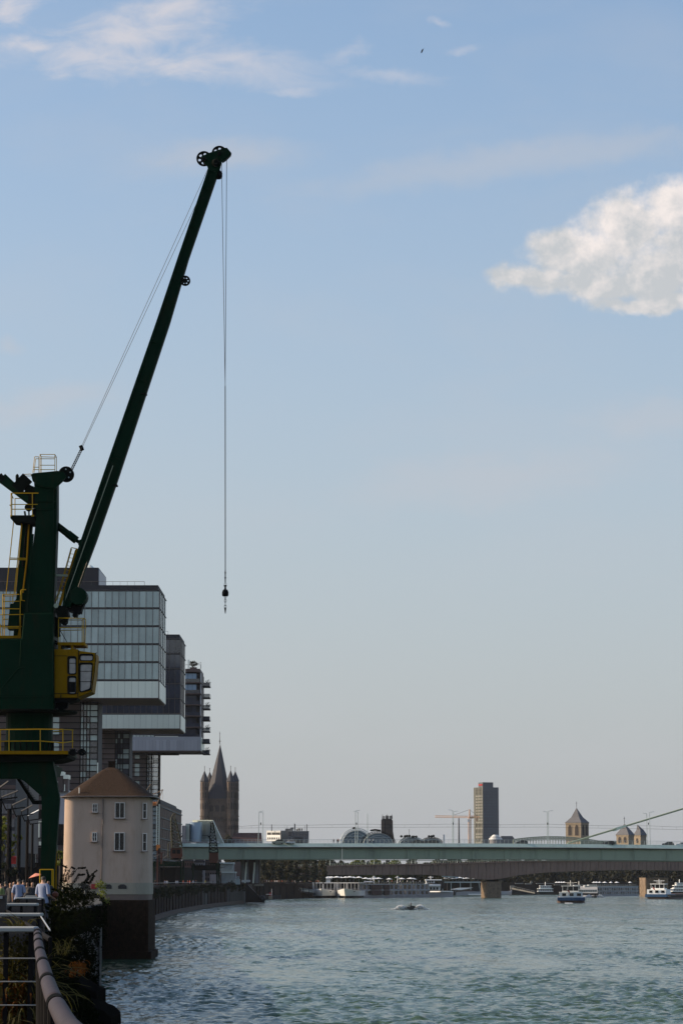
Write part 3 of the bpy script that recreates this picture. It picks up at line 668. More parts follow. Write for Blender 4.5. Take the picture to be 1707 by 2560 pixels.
# ================================================================ THE GREEN HARBOUR CRANE
CD = 131.0; pm = CD / F                       # metres per pixel at the crane
crane = thing('harbour_crane', 'huge dark green harbour crane with yellow driver cab and long raised boom', 'crane', (-14.5, CD + 1.5, GZ))
B = lambda name, mt, s, par=None, **k: s.build(name, mt, par or crane, **k)
# boom: box section, tapered, slightly turned in depth
# boom edge line: left/right px at given y
bl = [(423, 521.8, 545.0), (640, 447.5, 470.0), (800, 394.0, 423.0), (980, 331.5, 363.0), (1200, 255.5, 290.0), (1346, 205.7, 239.0), (1468, 165.0, 193.0), (1515, 158.0, 175.0)]
s = MB(); dep = lambda y: .36 + .14 * min(1, (y - 423) / 700)
ring = []
for y, a, b in bl:
    yy = y; A = W(a, yy, CD); Bq = W(b, yy, CD); w = dep(y)
    ring.append([Vector((A.x, CD + .55, A.z)), Vector((Bq.x, CD + .55, Bq.z)), Vector((Bq.x, CD + .55 + w, Bq.z)), Vector((A.x, CD + .55 + w, A.z))])
n = 4
s.add([p for r_ in ring for p in r_], [(k * 4 + i, k * 4 + (i + 1) % 4, k * 4 + 4 + (i + 1) % 4, k * 4 + 4 + i) for k in range(len(ring) - 1) for i in range(4)] + [(0, 1, 2, 3), tuple(len(ring) * 4 - 4 + i for i in range(4))])
boom = B('boom', 'crane_green', s)
# flange strips along the boom edges (proud plates) and stiffener seams
s = MB()
for side in (1, 2):
    for (y0, a0, b0), (y1, a1, b1) in zip(bl[:-1], bl[1:]):
        x0, x1 = ((a0, a1), (b0, b1))[side - 1]; ww = 1.2 if side == 1 else -1.2
        f0 = CD + .5; f1 = CD + .5
        p, q = W(x0 + ww, y0, f0), W(x1 + ww, y1, f1); p.y = f0; q.y = f1
        s.beam(p, q, .10, .07, up=(0, 1, 0))
B('flange', 'crane_green', s, boom)
def bx_(y):
    for (y0, a0, b0), (y1, a1, b1) in zip(bl[:-1], bl[1:]):
        if y0 <= y <= y1: t_ = (y - y0) / (y1 - y0); return a0 + (a1 - a0) * t_, b0 + (b1 - b0) * t_
for y in range(470, 1500, 96):
    a_, b_ = bx_(y); s = MB(); s.beam(W(a_ + 1.2, y - 5, CD + .53), W(b_ - 1.2, y + 5, CD + .53), .10, .05, up=(0, 1, 0)); B('seam_plate', 'crane_green', s, boom)
s = MB(); s.tube(W(283, 1164, CD + .5), W(159, 1513, CD + .5), .02, 5); B('conduit', 'bridge_green', s, boom)
for x, y in ((288, 1213), (361, 984)):
    s = MB(); s.pbox(x - 9, x + 6, y - 2, y + 1, CD + .42, .5); B('bracket', 'crane_dark', s, boom)
s = MB(); s.lathe([(.14, -.1), (.2, 0), (.2, .18), (.13, .3)], W(546, 437, CD + .8) - Vector((0, 0, .1)), 10); s.tube(W(540, 432, CD + .9), W(548, 442, CD + .9), .1); B('floodlight', 'black_steel', s, boom)
s = MB(); sheave(s, W(463.5, 702, CD + .5), 13 * pm, .14, 6, .17, .58); B('guide_sheave', 'crane_dark', s, boom)
s = MB(); s.prism([W(452, 692, CD + .65), W(470, 700, CD + .65), W(452, 712, CD + .65)], (0, .1, 0)); B('sheave_bracket', 'crane_green', s, boom)
# boom head
hp = [(503.3, 391), (523, 382), (562.6, 369.5), (567.8, 369.3), (578.6, 382), (578.6, 386), (566.5, 396), (555, 403), (553.7, 409), (549, 428), (521.8, 430), (519, 417)]
s = MB(); s.pprism(hp, CD + .55, .10); head = B('boom_head', 'crane_green', s)
s = MB(); s.pprism(hp, CD + 1.05, .08); B('cheek_plate', 'crane_green', s, head)
s = MB(); s.prism([W(545, 384, CD + .5), W(563, 371, CD + .5), W(567, 371, CD + .5), W(577, 383, CD + .5), W(566, 394, CD + .5), W(556, 401, CD + .5)], (0, .55, 0)); B('nose_box', 'crane_green', s, head)
for cx_, cy_, ph in ((510.4, 396.8, R(18)), (548.6, 383.4, R(25))):
    for d in (.76, .94):
        s = MB(); sheave(s, W(cx_, cy_, CD + d), 19.6 * pm, .12, 6, .20, .60, ph); B('sheave', 'crane_dark', s, head)
    s = MB(); s.tube(W(cx_, cy_, CD + .45), W(cx_, cy_, CD + .45) + Vector((0, .75, 0)), .09, 10); B('axle', 'black_steel', s, head)
s = MB(); s.lathe([(.12, 0), (.2, .05), (.2, .12)], W(540, 407, CD + .5) - Vector((0, .1, 0)), 14, 'Y'); B('axle_cap', 'crane_dark', s, head)
# hoist ropes
s = MB(); Y0 = CD + 1.17
top1, top2, join = W(567.0, 392, Y0), W(554.3, 407, Y0), W(563.2, 965, Y0); bot = W(563.5, 1440, Y0)
s.tube(top1, join, .014, 5); s.tube(top2, join, .014, 5); s.tube(join, bot, .024, 5); B('hoist_rope', 'rope', s)
hook = thing('crane_hook', 'black hook ball with chain links hanging on the ropes of the big crane', 'crane hook', tuple(W(563.5, 1482, Y0)))
c0 = W(563.5, 1482, Y0); q = lambda y: W(563.5, y, Y0)
s = MB(); s.lathe([(.05, -.17), (.13, -.165), (.155, -.1), (.155, .02), (.12, .13), (.06, .17)], c0, 16); s.build('hook_ball', 'black_steel', hook, smooth=False)
s = MB(); s.tube(q(1427), q(1456), .028); s.tube(q(1431), q(1433), .045); s.tube(q(1443), q(1446), .045); s.build('rope_clamp', 'black_steel', hook)
s = MB(); s.tube(q(1463), q(1466), .075); s.tube(q(1466), q(1475), .04, 6, .055); s.build('swivel', 'black_steel', hook)
def link(y0, y1, flat):
    s = MB(); a, b = q(y0), q(y1); h = (a.z - b.z) / 2; m = (a + b) / 2; pts = []
    for i in range(13):
        t = 2 * PI * i / 12; e = .045 * math.cos(t); pts.append(m + Vector((0 if flat else e, e if flat else 0, h * math.sin(t))))
    s.path(pts, .014, 5); return s.build('chain_link', 'black_steel', hook)
for a_, b_, f_ in ((1457, 1464, 0), (1490, 1496, 0), (1494, 1500, 1), (1498, 1506, 0), (1504, 1514, 1), (1512, 1521, 0)): link(a_, b_, f_)
s = MB(); s.tube(q(1519), q(1534), .052, 8, .015); s.build('hook_tip', 'black_steel', hook)
# stay ropes from the pulley over the mast to the boom head
s = MB(); j = W(205.5, 1120, CD + 1.2)
for dxp, yy in ((-1.3, 1.0), (1.6, 1.4)): s.tube(W(205.5 + dxp, 1117, CD + yy), W(549 + dxp * 2.4 - 6, 384 + dxp * 4, CD + yy), .012, 5)
B('stay_rope', 'rope', s)
s = MB()
for dxp in (-2.2, 2.2):
    for k in range(12):
        a = W(179 + 1 + dxp + (26.0) * k / 12, 1174 - 54 * k / 12, CD + 1.2); b = W(179 + 1 + dxp + 26.0 * (k + .8) / 12, 1174 - 54 * (k + .8) / 12, CD + 1.2); s.tube(a, b, .034, 5)
B('pendant_chain', 'black_steel', s)
s = MB(); s.tube(W(202, 1114, CD + 1.0), W(207, 1126, CD + 1.0), .09, 8); s.tube(W(203, 1122, CD + 1.3), W(207, 1116, CD + 1.3), .07, 8); B('shackle', 'black_steel', s)
# mast (upper), tapered box
s = MB(); ring = []
for y, a, b, w in ((1187, 82, 140.6, .8), (1285, 89, 140.6, .8), (1400, 76, 136.8, .85), (1532, 62, 132, .95)):
    A, C_ = W(a, y, CD), W(b, y, CD); ring.append([Vector((A.x, CD + .5, A.z)), Vector((C_.x, CD + .5, C_.z)), Vector((C_.x, CD + 1.5, C_.z)), Vector((A.x, CD + 1.5, A.z))])
s.add([p for r_ in ring for p in r_], [(k * 4 + i, k * 4 + (i + 1) % 4, k * 4 + 4 + (i + 1) % 4, k * 4 + 4 + i) for k in range(3) for i in range(4)] + [(0, 1, 2, 3), (12, 13, 14, 15)])
mast = B('mast', 'crane_green', s)
s = MB()
for y, a, b in ((1212, 96, 139), (1252, 93, 139), (1272, 91, 139)): s.pbox(a, b, y, y + 2, CD + .42, .1)
s.beam(W(133, 1190, CD + .44), W(131, 1400, CD + .4), .10, .06, up=(0, 1, 0)); s.beam(W(131, 1400, CD + .4), W(127, 1531, CD + .3), .10, .06, up=(0, 1, 0))
s.beam(W(83, 1335, CD + .42), W(66, 1531, CD + .32), .10, .06, up=(0, 1, 0)); s.pbox(61, 134, 1530, 1534, CD + .2, .3)
B('stiffener', 'crane_green', s, mast)
# mast head with pulley
s = MB(); hpts = [(78.5, 1187), (83, 1183), (145.4, 1177), (160, 1180), (166, 1192), (157, 1204), (140.6, 1218.7), (139, 1222), (95.7, 1214), (82.3, 1202.5)]
for d in (.35, 2.1): s.pprism(hpts, CD + d, .15)
s.pprism([(79, 1187), (83, 1183.5), (145, 1178), (140, 1186), (84, 1200)], CD + .5, 1.6); B('mast_head', 'crane_green', s)
s = MB(); s.lathe([(19 * pm, 0), (19.5 * pm, .05), (17.5 * pm, .12), (17.5 * pm, .3), (19.5 * pm, .37), (19 * pm, .42)], W(165.5, 1184.3, CD + .9), 32, 'Y'); B('mast_pulley', 'crane_dark', s)
s = MB()
for k in range(5): a = R(20 + 72 * k); s.lathe([(.035, 0), (.035, .05)], W(165.5, 1184.3, CD + .84) + Vector((.22 * math.cos(a), 0, .22 * math.sin(a))), 8, 'Y')
B('pulley_bolt', 'steel_pale', s)
# luffing ram between mast and boom
s = MB(); s.tube(W(137, 1309, CD + 1.3), W(172, 1336, CD + 1.3), .17, 12); s.tube(W(170, 1334, CD + 1.3), W(192, 1351, CD + 1.3), .19, 12); B('luffing_ram', 'crane_green', s)
s = MB(); s.tube(W(190, 1350, CD + 1.3), W(204, 1359, CD + 1.3), .085, 10); s.prism([W(199, 1350, CD + .9), W(212, 1344, CD + .9), W(206, 1366, CD + .9), W(196, 1362, CD + .9)], (0, .8, 0)); B('ram_rod', 'crane_green', s)
# counterweight lever and gear left of the mast
s = MB(); s.beam(W(6, 1195, CD + 1.2), W(76, 1254, CD + 1.2), .5, .25, up=(0, 1, 0), w2=.3, h2=.6); B('rear_lever', 'crane_green', s)
s = MB(); s.beam(W(0, 1200, CD + 1.2), W(11, 1190, CD + 1.2), .34, .3, up=(0, 1, 0)); B('lever_cap', 'crane_dark', s)
s = MB(); s.beam(W(42, 1224, CD + 1.0), W(70, 1194, CD + 1.0), .55, .38, up=(0, 1, 0)); B('motor', 'crane_dark', s)
s = MB(); s.lathe([(.05, -.5), (.06, -.25), (.045, -.2), (.08, -.12), (.085, .1), (.05, .17), (.015, .2)], W(44, 1195, CD + 1.2), 12); B('horn', 'crane_dark', s)
s = MB(); s.pprism([(68, 1208), (95, 1222), (95, 1272), (70, 1262), (72, 1240), (62, 1232), (64, 1215)], CD + .9, .8); s.lathe([(.15, 0), (.15, .5)], W(70, 1268, CD + .8), 12, 'Y'); B('gear_housing', 'crane_dark', s)
s = MB(); s.pprism([(80, 1272), (94, 1272), (92, 1290), (82, 1290)], CD + .9, .6); B('gear_bracket', 'crane_dark', s)
s = MB()
for x0, x1 in ((67.5, 56), (69.5, 58.5)):
    for k in range(24): t = k / 24; s.tube(W(x0 + (x1 - x0) * t, 1305 + 112 * t, CD + 1.2), W(x0 + (x1 - x0) * (t + .032), 1305 + 112 * (t + .032), CD + 1.2), .028, 4)
B('drive_chain', 'black_steel', s)
s = MB(); s.tube(W(62.5, 1278, CD + 1.2), W(67, 1306, CD + 1.2), .05); s.tube(W(73, 1274, CD + 1.2), W(74, 1306, CD + 1.2), .04); B('chain_guide', 'crane_dark', s)
YR = .017
def rails(name, segs, d=.9, r=YR, mt='crane_yellow', par=None):
    s = MB()
    for pts in segs: s.path([W(p[0], p[1], CD + (p[2] if len(p) > 2 else d)) for p in pts], r, 5)
    return B(name, mt, s, par)
# rail cage on top of the mast head
f_, b_ = .5, 2.1
rails('top_railing', [[(101, 1182, f_), (101, 1136, f_), (138, 1136, f_), (138, 1178, f_)], [(101, 1147, f_), (138, 1147, f_)], [(101, 1163, f_), (138, 1163, f_)], [(101, 1174, f_), (138, 1174, f_)],
    [(104, 1182, b_), (104, 1142, b_), (142, 1143, b_), (142, 1178, b_)], [(138, 1136, f_), (142, 1143, b_)], [(101, 1136, f_), (104, 1142, b_)]])
rails('ladder_hoop', [[(83, 1182), (87.5, 1142), (98, 1142), (98, 1182)], [(84, 1168), (98, 1168)], [(85, 1174), (98, 1174)]])
rails('ladder_hoop', [[(86, 1182, 1.4), (90, 1147, 1.4), (98, 1147, 1.4)]])
rails('hoop_ring', [[(61, 1186), (79, 1185), (79, 1190), (65, 1190), (61, 1186)]])
rails('upper_ladder', [[(80, 1215, 1.3), (77, 1262, 1.3)], [(84, 1215, 1.3), (82, 1262, 1.3)]], mt='crane_dark')
# left service platform
s = MB(); s.pprism([(26.5, 1288), (89, 1288), (89, 1309), (33, 1303), (32, 1298), (27, 1296)], CD + .5, 1.5); plat = B('service_platform', 'crane_dark', s)
f_, b_ = .5, 1.9
rails('platform_railing', [[(28.5, 1291, f_), (28.5, 1233, f_), (97, 1233, f_)], [(31, 1290, f_), (31, 1233, f_)], [(82, 1290, f_), (82, 1233, f_)], [(28.5, 1261, f_), (95, 1261, f_)], [(31, 1273, f_), (82, 1273, f_)],
    [(38.5, 1288, b_), (38.5, 1246, b_), (88, 1246, b_)], [(28.5, 1233, f_), (34, 1246, b_)], [(25, 1262, f_), (29, 1266, f_)]], r=.022, par=plat)
s = MB(); s.pbox(79, 86, 1287, 1291, CD + .45, .2); B('bracket', 'crane_yellow', s, plat)
# long ladder left of the mast
rails('long_ladder', [[(35, 1303), (16, 1485)], [(54.5, 1308), (36, 1485)], [(56.5, 1308, 1.2), (39.5, 1485, 1.2)], [(26, 1395), (66, 1396)], [(26, 1398.5), (66, 1399.5)]], r=.024)
rails('cable_duct', [[(73.5, 1308, 1.2), (68, 1400, 1.2), (58, 1482, 1.2)]], r=.05, mt='cab_yellow')
s = MB(); s.beam(W(70, 1310, CD + 1.6), W(48, 1597, CD + 1.6), .5, .3, up=(0, 1, 0)); B('mast_stay', 'crane_green', s)
# cage round the lower left gear
f_, b_ = .3, 1.9
segs = [[(8, 1595, f_), (8, 1486, f_), (49, 1486, f_)], [(12, 1595, b_), (12, 1490, b_), (46, 1490, b_)], [(55, 1500, f_), (55, 1474, f_), (66, 1474, f_)], [(52, 1500, f_), (53, 1476, f_), (57, 1474, f_)], [(52, 1500, f_), (63, 1502, f_)],
    [(52, 1500, f_), (50, 1590, f_)], [(0, 1537, f_), (59, 1536, f_)], [(-30, 1537, f_), (8, 1537, f_)], [(-30, 1548, f_), (0, 1548, f_)], [(-30, 1567, f_), (55, 1566, f_)], [(8, 1504, f_), (50, 1503, f_)], [(8, 1522, f_), (50, 1522, f_)], [(8, 1570, f_), (50, 1570, f_)],
    [(2, 1595, f_), (2, 1560, f_)], [(33, 1486, b_), (33, 1510, b_)], [(8, 1486, f_), (12, 1490, b_)], [(8, 1548, f_), (22, 1548, f_)]]
rails('gear_cage', segs, r=.022)
s = MB(); s.pbox(-30, 53, 1589, 1595.5, CD + .2, 2.0); s.pprism([(45, 1589), (53, 1540), (53, 1589)], CD + .25, .15); B('cage_floor', 'cab_yellow', s)
s = MB(); s.pprism([(26, 1512), (28, 1509), (51, 1509), (46, 1573), (20, 1573)], CD + 1.0, .9); s.pprism([(34, 1509), (46, 1490), (50, 1509)], CD + 1.2, .5); B('winch_box', 'crane_green', s)
# machine house / slewing upper works
s = MB(); s.pprism([(-160, 1597), (55, 1597), (61, 1533), (134, 1533), (135, 1740), (133, 1775), (-160, 1775)], CD, 2.6); mh = B('machine_house', 'crane_green', s, bevel=.03)
s = MB(); s.pbox(-160, 133, 1737, 1742, CD - .06, .1); s.pbox(-160, 134, 1771, 1776, CD - .08, .12)
s.path([W(53, 1600, CD - .03), W(52, 1640, CD - .03), W(50, 1664, CD - .03)], .02, 4); s.path([W(62, 1668, CD - .03), W(46, 1672, CD - .03), W(5, 1721, CD - .03), (W(2, 1738, CD - .03))], .03, 4)
s.beam(W(131, 1535, CD - .03), W(131, 1773, CD - .03), .1, .06, up=(0, 1, 0)); B('seam', 'crane_green', s, mh)
s = MB(); s.lathe([(2.25, 0), (2.3, .1), (1.12, .12)], (W(64.5, 1775, CD).x, CD + 1.7, W(64, 1779, CD).z), 32); B('slewing_ring', 'crane_dark', s)
s = MB(); zt_, zb_ = W(64, 1776, CD).z, W(64, 1878, CD).z; s.lathe([(1.12, zb_), (1.12, zt_)], (W(64.5, 1800, CD).x, CD + 1.7, 0), 24); B('turret', 'crane_green', s)
s = MB()
for k in range(24): a = 2 * PI * k / 24; c_ = Vector((W(64.5, 1800, CD).x + 1.15 * math.cos(a), CD + 1.7 + 1.15 * math.sin(a), 0)); s.tube(c_ + Vector((0, 0, zb_)), c_ + Vector((0, 0, zb_ + .5)), .03, 4)
B('turret_bolt', 'crane_dark', s)
# pivot of the boom, hoist drum and gear
s = MB(); s.pprism([(141, 1513), (166, 1515), (169, 1535), (160, 1547), (145, 1545), (139, 1530)], CD + .5, 1.5); s.pprism([(133, 1540), (150, 1547), (146, 1580), (134, 1590)], CD + .7, 1.0)
s.pprism([(134, 1592), (148, 1586), (145, 1575), (134, 1575)], CD + .6, 1.0); s.pprism([(134, 1595), (146, 1606), (134, 1610)], CD + .6, 1.0); s.lathe([(.18, 0), (.18, .5)], W(160, 1552, CD + .6), 12, 'Y'); B('boom_pivot', 'crane_dark', s)
s = MB(); s.lathe([(.11, -.05), (.11, .1)], W(141, 1514.5, CD + .4), 12, 'Y'); B('pivot_cap', 'bridge_green', s)
s = MB(); s.lathe([(21.5 * pm, 0), (22 * pm, .04), (22 * pm, .9), (21.5 * pm, .94)], W(196, 1490, CD + .3), 28, 'Y'); B('hoist_drum', 'crane_green', s)
s = MB(); s.pprism([(168, 1510), (212, 1508), (206, 1520), (203, 1534), (196, 1530), (192, 1542), (181, 1540), (183, 1532), (172, 1528)], CD + .7, .6)
for x, y in ((198, 1533), (203, 1531), (186, 1541), (176, 1528)): s.lathe([(.05, 0), (.05, .3)], W(x, y, CD + .6), 10, 'Y')
B('drum_gear', 'black_steel', s)
s = MB(); s.tube(W(218, 1405, CD + .45), W(196, 1467, CD + .45), .008, 4); B('drum_cable', 'gutter', s)
# boom ladder
rails('boom_ladder', [[(178, 1371), (180, 1369), (194, 1372)], [(178, 1371), (161, 1432), (147, 1480), (137, 1506)], [(180, 1372, 1.3), (163, 1434, 1.3), (149, 1482, 1.3), (139, 1508, 1.3)]], r=.022)
s = MB(); s.beam(W(194, 1372, CD + .6), W(151, 1514, CD + .6), .10, .13, up=(0, 1, 0)); s.beam(W(190, 1374, CD + 1.2), W(148, 1512, CD + 1.2), .05, .06, up=(0, 1, 0)); B('ladder_stringer', 'cab_yellow', s)
s = MB()
for k in range(12): t = k / 12; s.tube(W(174 - 34 * t, 1384 + 118 * t, CD + .6), W(189 - 38 * t, 1386 + 122 * t, CD + .6), .012, 4)
B('rung', 'crane_yellow', s)
s = MB(); s.beam(W(137, 1438, CD + .9), W(172, 1439, CD + .9), .10, .09, up=(0, 1, 0)); B('tie_bar', 'bridge_green', s)
# cab with its railed roof platform
s = MB(); s.pprism([(136.8, 1623), (196, 1623), (197, 1626.7), (239, 1632.4), (239.5, 1645), (236.3, 1677.4), (229.6, 1729), (197, 1742.5), (195, 1744.4), (136.8, 1744.4)], CD + .35, 1.9)
cab = B('cab', 'cab_yellow', s, bevel=.02)
def rr(x0, y0, x1, y1, r, n=5, quadp=None):
    P4 = quadp or [(x0, y0), (x1, y0), (x1, y1), (x0, y1)]; out = []
    for i in range(4):
        p = Vector(P4[i]); a = (Vector(P4[i - 1]) - p).normalized() * r; b = (Vector(P4[(i + 1) % 4]) - p).normalized() * r
        for k in range(n + 1): t = k / n; out.append(tuple((p + a) * (1 - t) ** 2 + p * 2 * t * (1 - t) + (p + b) * t * t))
    return out
def cabwin(r_out, r_in, split):
    s = MB(); A = [W(x, y, CD + .30) for x, y in r_out]; C_ = [W(x, y, CD + .30) for x, y in r_in]; n = len(A)
    for i in range(n): j = (i + 1) % n; s.prism([A[i], A[j], C_[j], C_[i]], (0, .05, 0))
    w = B('cab_window', 'black_steel', s, cab)
    s = MB(); s.pprism(r_in, CD + .335, .012); s.build('pane', 'cab_glass', w)
    s = MB()
    for y in split: s.tube(W(min(p[0] for p in r_in), y, CD + .32), W(max(p[0] for p in r_in), y, CD + .32), .012, 4)
    if split: s.build('glazing_bar', 'black_steel', w)
mat('cab_glass', (0.23, 0.22, 0.21), .15, 0, .5, 3.0, spec=.8)
cabwin(rr(169, 1640, 191.5, 1686, 6), rr(174, 1646, 189.5, 1683.5, 4.5), (1658,))
cabwin(rr(169, 1689, 191.5, 1736, 6), rr(174, 1694, 189.5, 1733, 4.5), (1705,))
cabwin(rr(199, 1634, 234, 1652, 6), rr(202, 1639, 232, 1650.5, 4), ())
q_o = [(198, 1656), (233, 1656), (229, 1725), (199, 1732)]; q_i = [(202, 1661), (230.5, 1661), (225.5, 1721), (202, 1729)]
cabwin(rr(0, 0, 0, 0, 6, quadp=q_o), rr(0, 0, 0, 0, 5, quadp=q_i), (1678, 1704))
s = MB(); s.prism([W(174, 1706, CD + .325), W(189, 1706, CD + .325), W(189, 1731, CD + .325), W(174, 1731, CD + .325)], (0, .008, 0)); B('driver_seat', 'black_steel', s, cab)
s = MB(); s.path([W(238, 1634, CD + .4), W(243, 1632, CD + .4)], .02, 4); s.pbox(195.5, 197, 1626, 1743, CD + .3, .05); s.pbox(137, 169, 1639, 1640.2, CD + .33, .02); s.pbox(137, 196, 1733, 1734.5, CD + .32, .03); s.pbox(152, 154, 1736, 1744, CD + .3, .05); B('cab_seam', 'crane_dark', s, cab)
s = MB(); s.path([W(p[0], p[1], CD + .33) for p in ((239, 1634), (239.8, 1646), (237, 1677), (230, 1728))], .015, 4); B('cab_edge', 'crane_dark', s, cab)
s = MB(); s.pprism([(136, 1745), (196, 1745), (190, 1751), (172, 1755), (136, 1756)], CD + .5, 1.5); s.pprism([(140, 1757), (172, 1756), (168, 1768), (160, 1772), (156, 1781), (149, 1780), (146, 1770), (138, 1772)], CD + .8, .6); B('cab_underframe', 'black_steel', s)
s = MB(); s.pbox(145, 212, 1605.5, 1613, CD + .35, 1.8); s.pbox(146, 153, 1613, 1623, CD + .4, 1.6); s.pbox(178, 184, 1613, 1623, CD + .4, 1.6); rp = B('roof_platform', 'cab_yellow', s)
f_, b_ = .4, 2.0
rails('roof_railing', [[(147, 1606, f_), (147, 1548, f_)], [(147, 1545, f_), (212, 1546, f_), (215, 1549, f_), (213, 1612, f_)], [(150, 1550, b_), (206, 1550, b_), (206, 1606, b_)], [(151, 1606, b_), (151, 1550, b_)],
    [(149, 1569, f_), (213, 1570, f_)], [(150, 1576, b_), (206, 1575, b_)], [(209, 1546, f_), (209, 1606, f_)], [(212, 1546, f_), (206, 1550, b_)], [(213, 1612, f_), (216, 1613, f_)]], par=rp, r=.02)
rails('roof_brace', [[(150, 1574, f_), (168, 1605, f_)]], mt='crane_dark', par=rp)
s = MB(); s.lathe([(.06, 0), (.09, .08), (.03, .14)], W(167, 1622, CD + 1), 10); s.lathe([(.04, 0), (.06, .08), (.03, .14)], W(159, 1622, CD + 1), 10); B('cab_lamp', 'steel_pale', s)
# ring platform with yellow railing
zc = (W(64.5, 1880, CD).x, CD + 1.7)
s = MB(); s.pbox(-180, 171, 1877, 1885.5, CD - .6, 4.4); pl = B('walkway', 'crane_green', s)
s = MB(); s.pbox(-180, 171, 1877, 1885.5, CD - .66, .06); B('kick_board', 'cab_yellow', s, pl)
f_, b_ = -.6, 3.6
rails('walkway_railing', [[(-150, 1825, f_), (0, 1824, f_), (100, 1823, f_), (158, 1823.5, f_), (184, 1825, .6)], [(-150, 1854, f_), (101, 1852.5, f_), (158, 1857, f_), (184, 1853.5, .6)],
    [(2, 1824, f_), (2, 1877, f_)], [(23.5, 1824, f_), (23.5, 1877, f_)], [(101.5, 1823, f_), (101.5, 1877, f_)], [(158, 1823, f_), (158, 1877, f_)], [(182, 1825, .6), (182, 1870, .6)]], r=.026, par=pl)
rails('back_railing', [[(124, 1830, b_), (158, 1828, b_)], [(146, 1857, b_), (158, 1856.6, b_)]], r=.03, par=pl)
s = MB(); s.pprism([(-180, 1886), (171, 1886), (168, 1893), (137, 1902), (-180, 1908)], CD - .3, 3.8); B('walkway_bracket', 'crane_dark', s)
for cx_, cy_ in ((182, 1881), (205, 1880)):
    s = MB(); rd = random.Random(cx_)
    for k in range(11):
        a = R(33 * k + rd.uniform(-8, 8)); l = rd.uniform(8, 13); s.beam(W(cx_, cy_, CD + .1), W(cx_ + l * math.cos(a), cy_ + .85 * l * math.sin(a), CD + rd.uniform(-.1, .5)), .12, .12, up=(0, 1, 0), w2=.05, h2=.05)
    s.lathe([(.16, 0), (.16, .35)], W(cx_, cy_, CD), 12, 'Y'); B('lamp_cluster', 'black_steel', s)
s = MB(); s.tube(W(165, 1884, CD + .3), W(210, 1882, CD + .3), .04); B('cluster_arm', 'black_steel', s)
# portal: top girder and legs
outer = [(-190, 1904), (132, 1904), (140.6, 1940.7), (150.2, 1996), (147.5, 2034.5), (144.5, 2078), (141.6, 2120.5), (137.7, 2160.7), (131, 2290)]
inner = [(103, 2290), (103.3, 2160.7), (104.5, 2060), (105.2, 2009.6), (104, 1998), (83, 1984), (60, 1958), (47.8, 1946.4), (-190, 1946.4)]
s = MB(); s.pprism([(-190, 1900), (132, 1900), (136, 1920), (140.6, 1941), (104, 1990), (60, 1952), (47.8, 1946.4), (-190, 1946.4)], CD + .1, .8); B('portal_girder', 'crane_green', s)
s = MB(); s.pprism([(104, 1990), (140.6, 1940.9), (150.2, 1996), (147.5, 2034.5), (144.5, 2078), (141.6, 2120.5), (137.7, 2160.7), (131, 2292), (103, 2292), (103.3, 2160.7), (104.5, 2060), (105.2, 2009.6)], CD + .12, .4); B('leg', 'crane_green', s)
s = MB(); s.pprism([(42, 1946.5), (49, 1947), (66, 1972), (86, 2001), (105, 2001), (105, 2011), (82, 2010), (60, 1975)], CD + 1.2, .5); B('stair_stringer', 'crane_dark', s)
s = MB()
for k in range(9): s.pbox(52 + k * 4, 56 + k * 4, 1954 + k * 5.4, 1955 + k * 5.4, CD + 1.0, .9)
B('stair_tread', 'crane_dark', s)
s = MB(); s.box(-17.5, -13.1, CD + .3, CD + .9, GZ + .02, GZ + .5); B('bogie', 'crane_dark', s)
# second pair of legs, behind
s = MB(); s.pprism([(118, 1946), (128, 1946), (131, 2290), (119, 2290)], CD + 7, .8); B('leg', 'crane_green', s)
s = MB(); s.pprism([(0, 1912), (136, 1912), (130, 1935), (0, 1935)], CD + 3, 4.0); B('portal_tie', 'crane_green', s)
s = MB(); s.tube(W(140, 2060, CD + .5), W(138.5, 2290, CD + .5), .075, 6); B('cable_duct', 'cab_yellow', s)
rails('leg_railing', [[(101, 2230, -.3), (101, 2174, -.3), (134, 2174, -.3), (134, 2230, -.3)], [(131, 2174, -.3), (131, 2230, -.3)]], r=.03)
# ================================================================ NEAR BRIDGE (pale green, cable stayed)
def bY(x): return 940 + (x - 454) / 1253 * 50
gb = thing('green_bridge', 'pale green cable-stayed road bridge with deep girder, nearest of the bridges', 'bridge', tuple(W(900, 2147, 962)))
def tz(x): return 2108.2 + (0 if x < 1000 else (x - 1000) ** 2 * 9.5e-6)
def bz(x): return 2147.5 + (0 if x < 900 else (x - 900) ** 2 * 7e-6)
xs = list(range(380, 1800, 80)) ; xs[0] = 395
def strip(s, x0, x1, f0, f1, off, dep):
    a, b = W(x0, f0(x0), bY(x0) + off), W(x1, f0(x1), bY(x1) + off); c, d = W(x1, f1(x1), bY(x1) + off), W(x0, f1(x0), bY(x0) + off)
    c.x, d.x = b.x, a.x
    return s.prism([a, b, c, d], (0, dep, 0))
edges = [395] + [x for x in range(450, 1790, 81)]
for a, b in zip(edges, edges[1:]):
    s = MB(); strip(s, a + .25, b - .25, lambda x: tz(x) + 9.2, bz, 1.2, 16); s.build('girder_panel', 'bridge_green', gb)
    A_, B_ = W(a, tz(a), bY(a) + .9), W(b - .1, tz(b), bY(b) + .9); C2, D2 = W(b - .1, tz(b) + 8.8, bY(b)), W(a, tz(a) + 8.8, bY(a))
    s = MB(); s.prism([D2, C2, C2 + Vector((0, 2.4, 0)), D2 + Vector((0, 2.4, 0))], (0, 0, .05)); s.v[4], s.v[5], s.v[6], s.v[7] = A_, B_, B_ + Vector((0, 1.4, 0)), A_ + Vector((0, 1.4, 0)); s.build('fascia', 'bridge_fascia', gb)
    s = MB(); strip(s, b - 3.2, b - 2.3, lambda x: tz(x) + 9.2, bz, 1.05, .2); s.build('stiffener', 'bridge_green', gb)
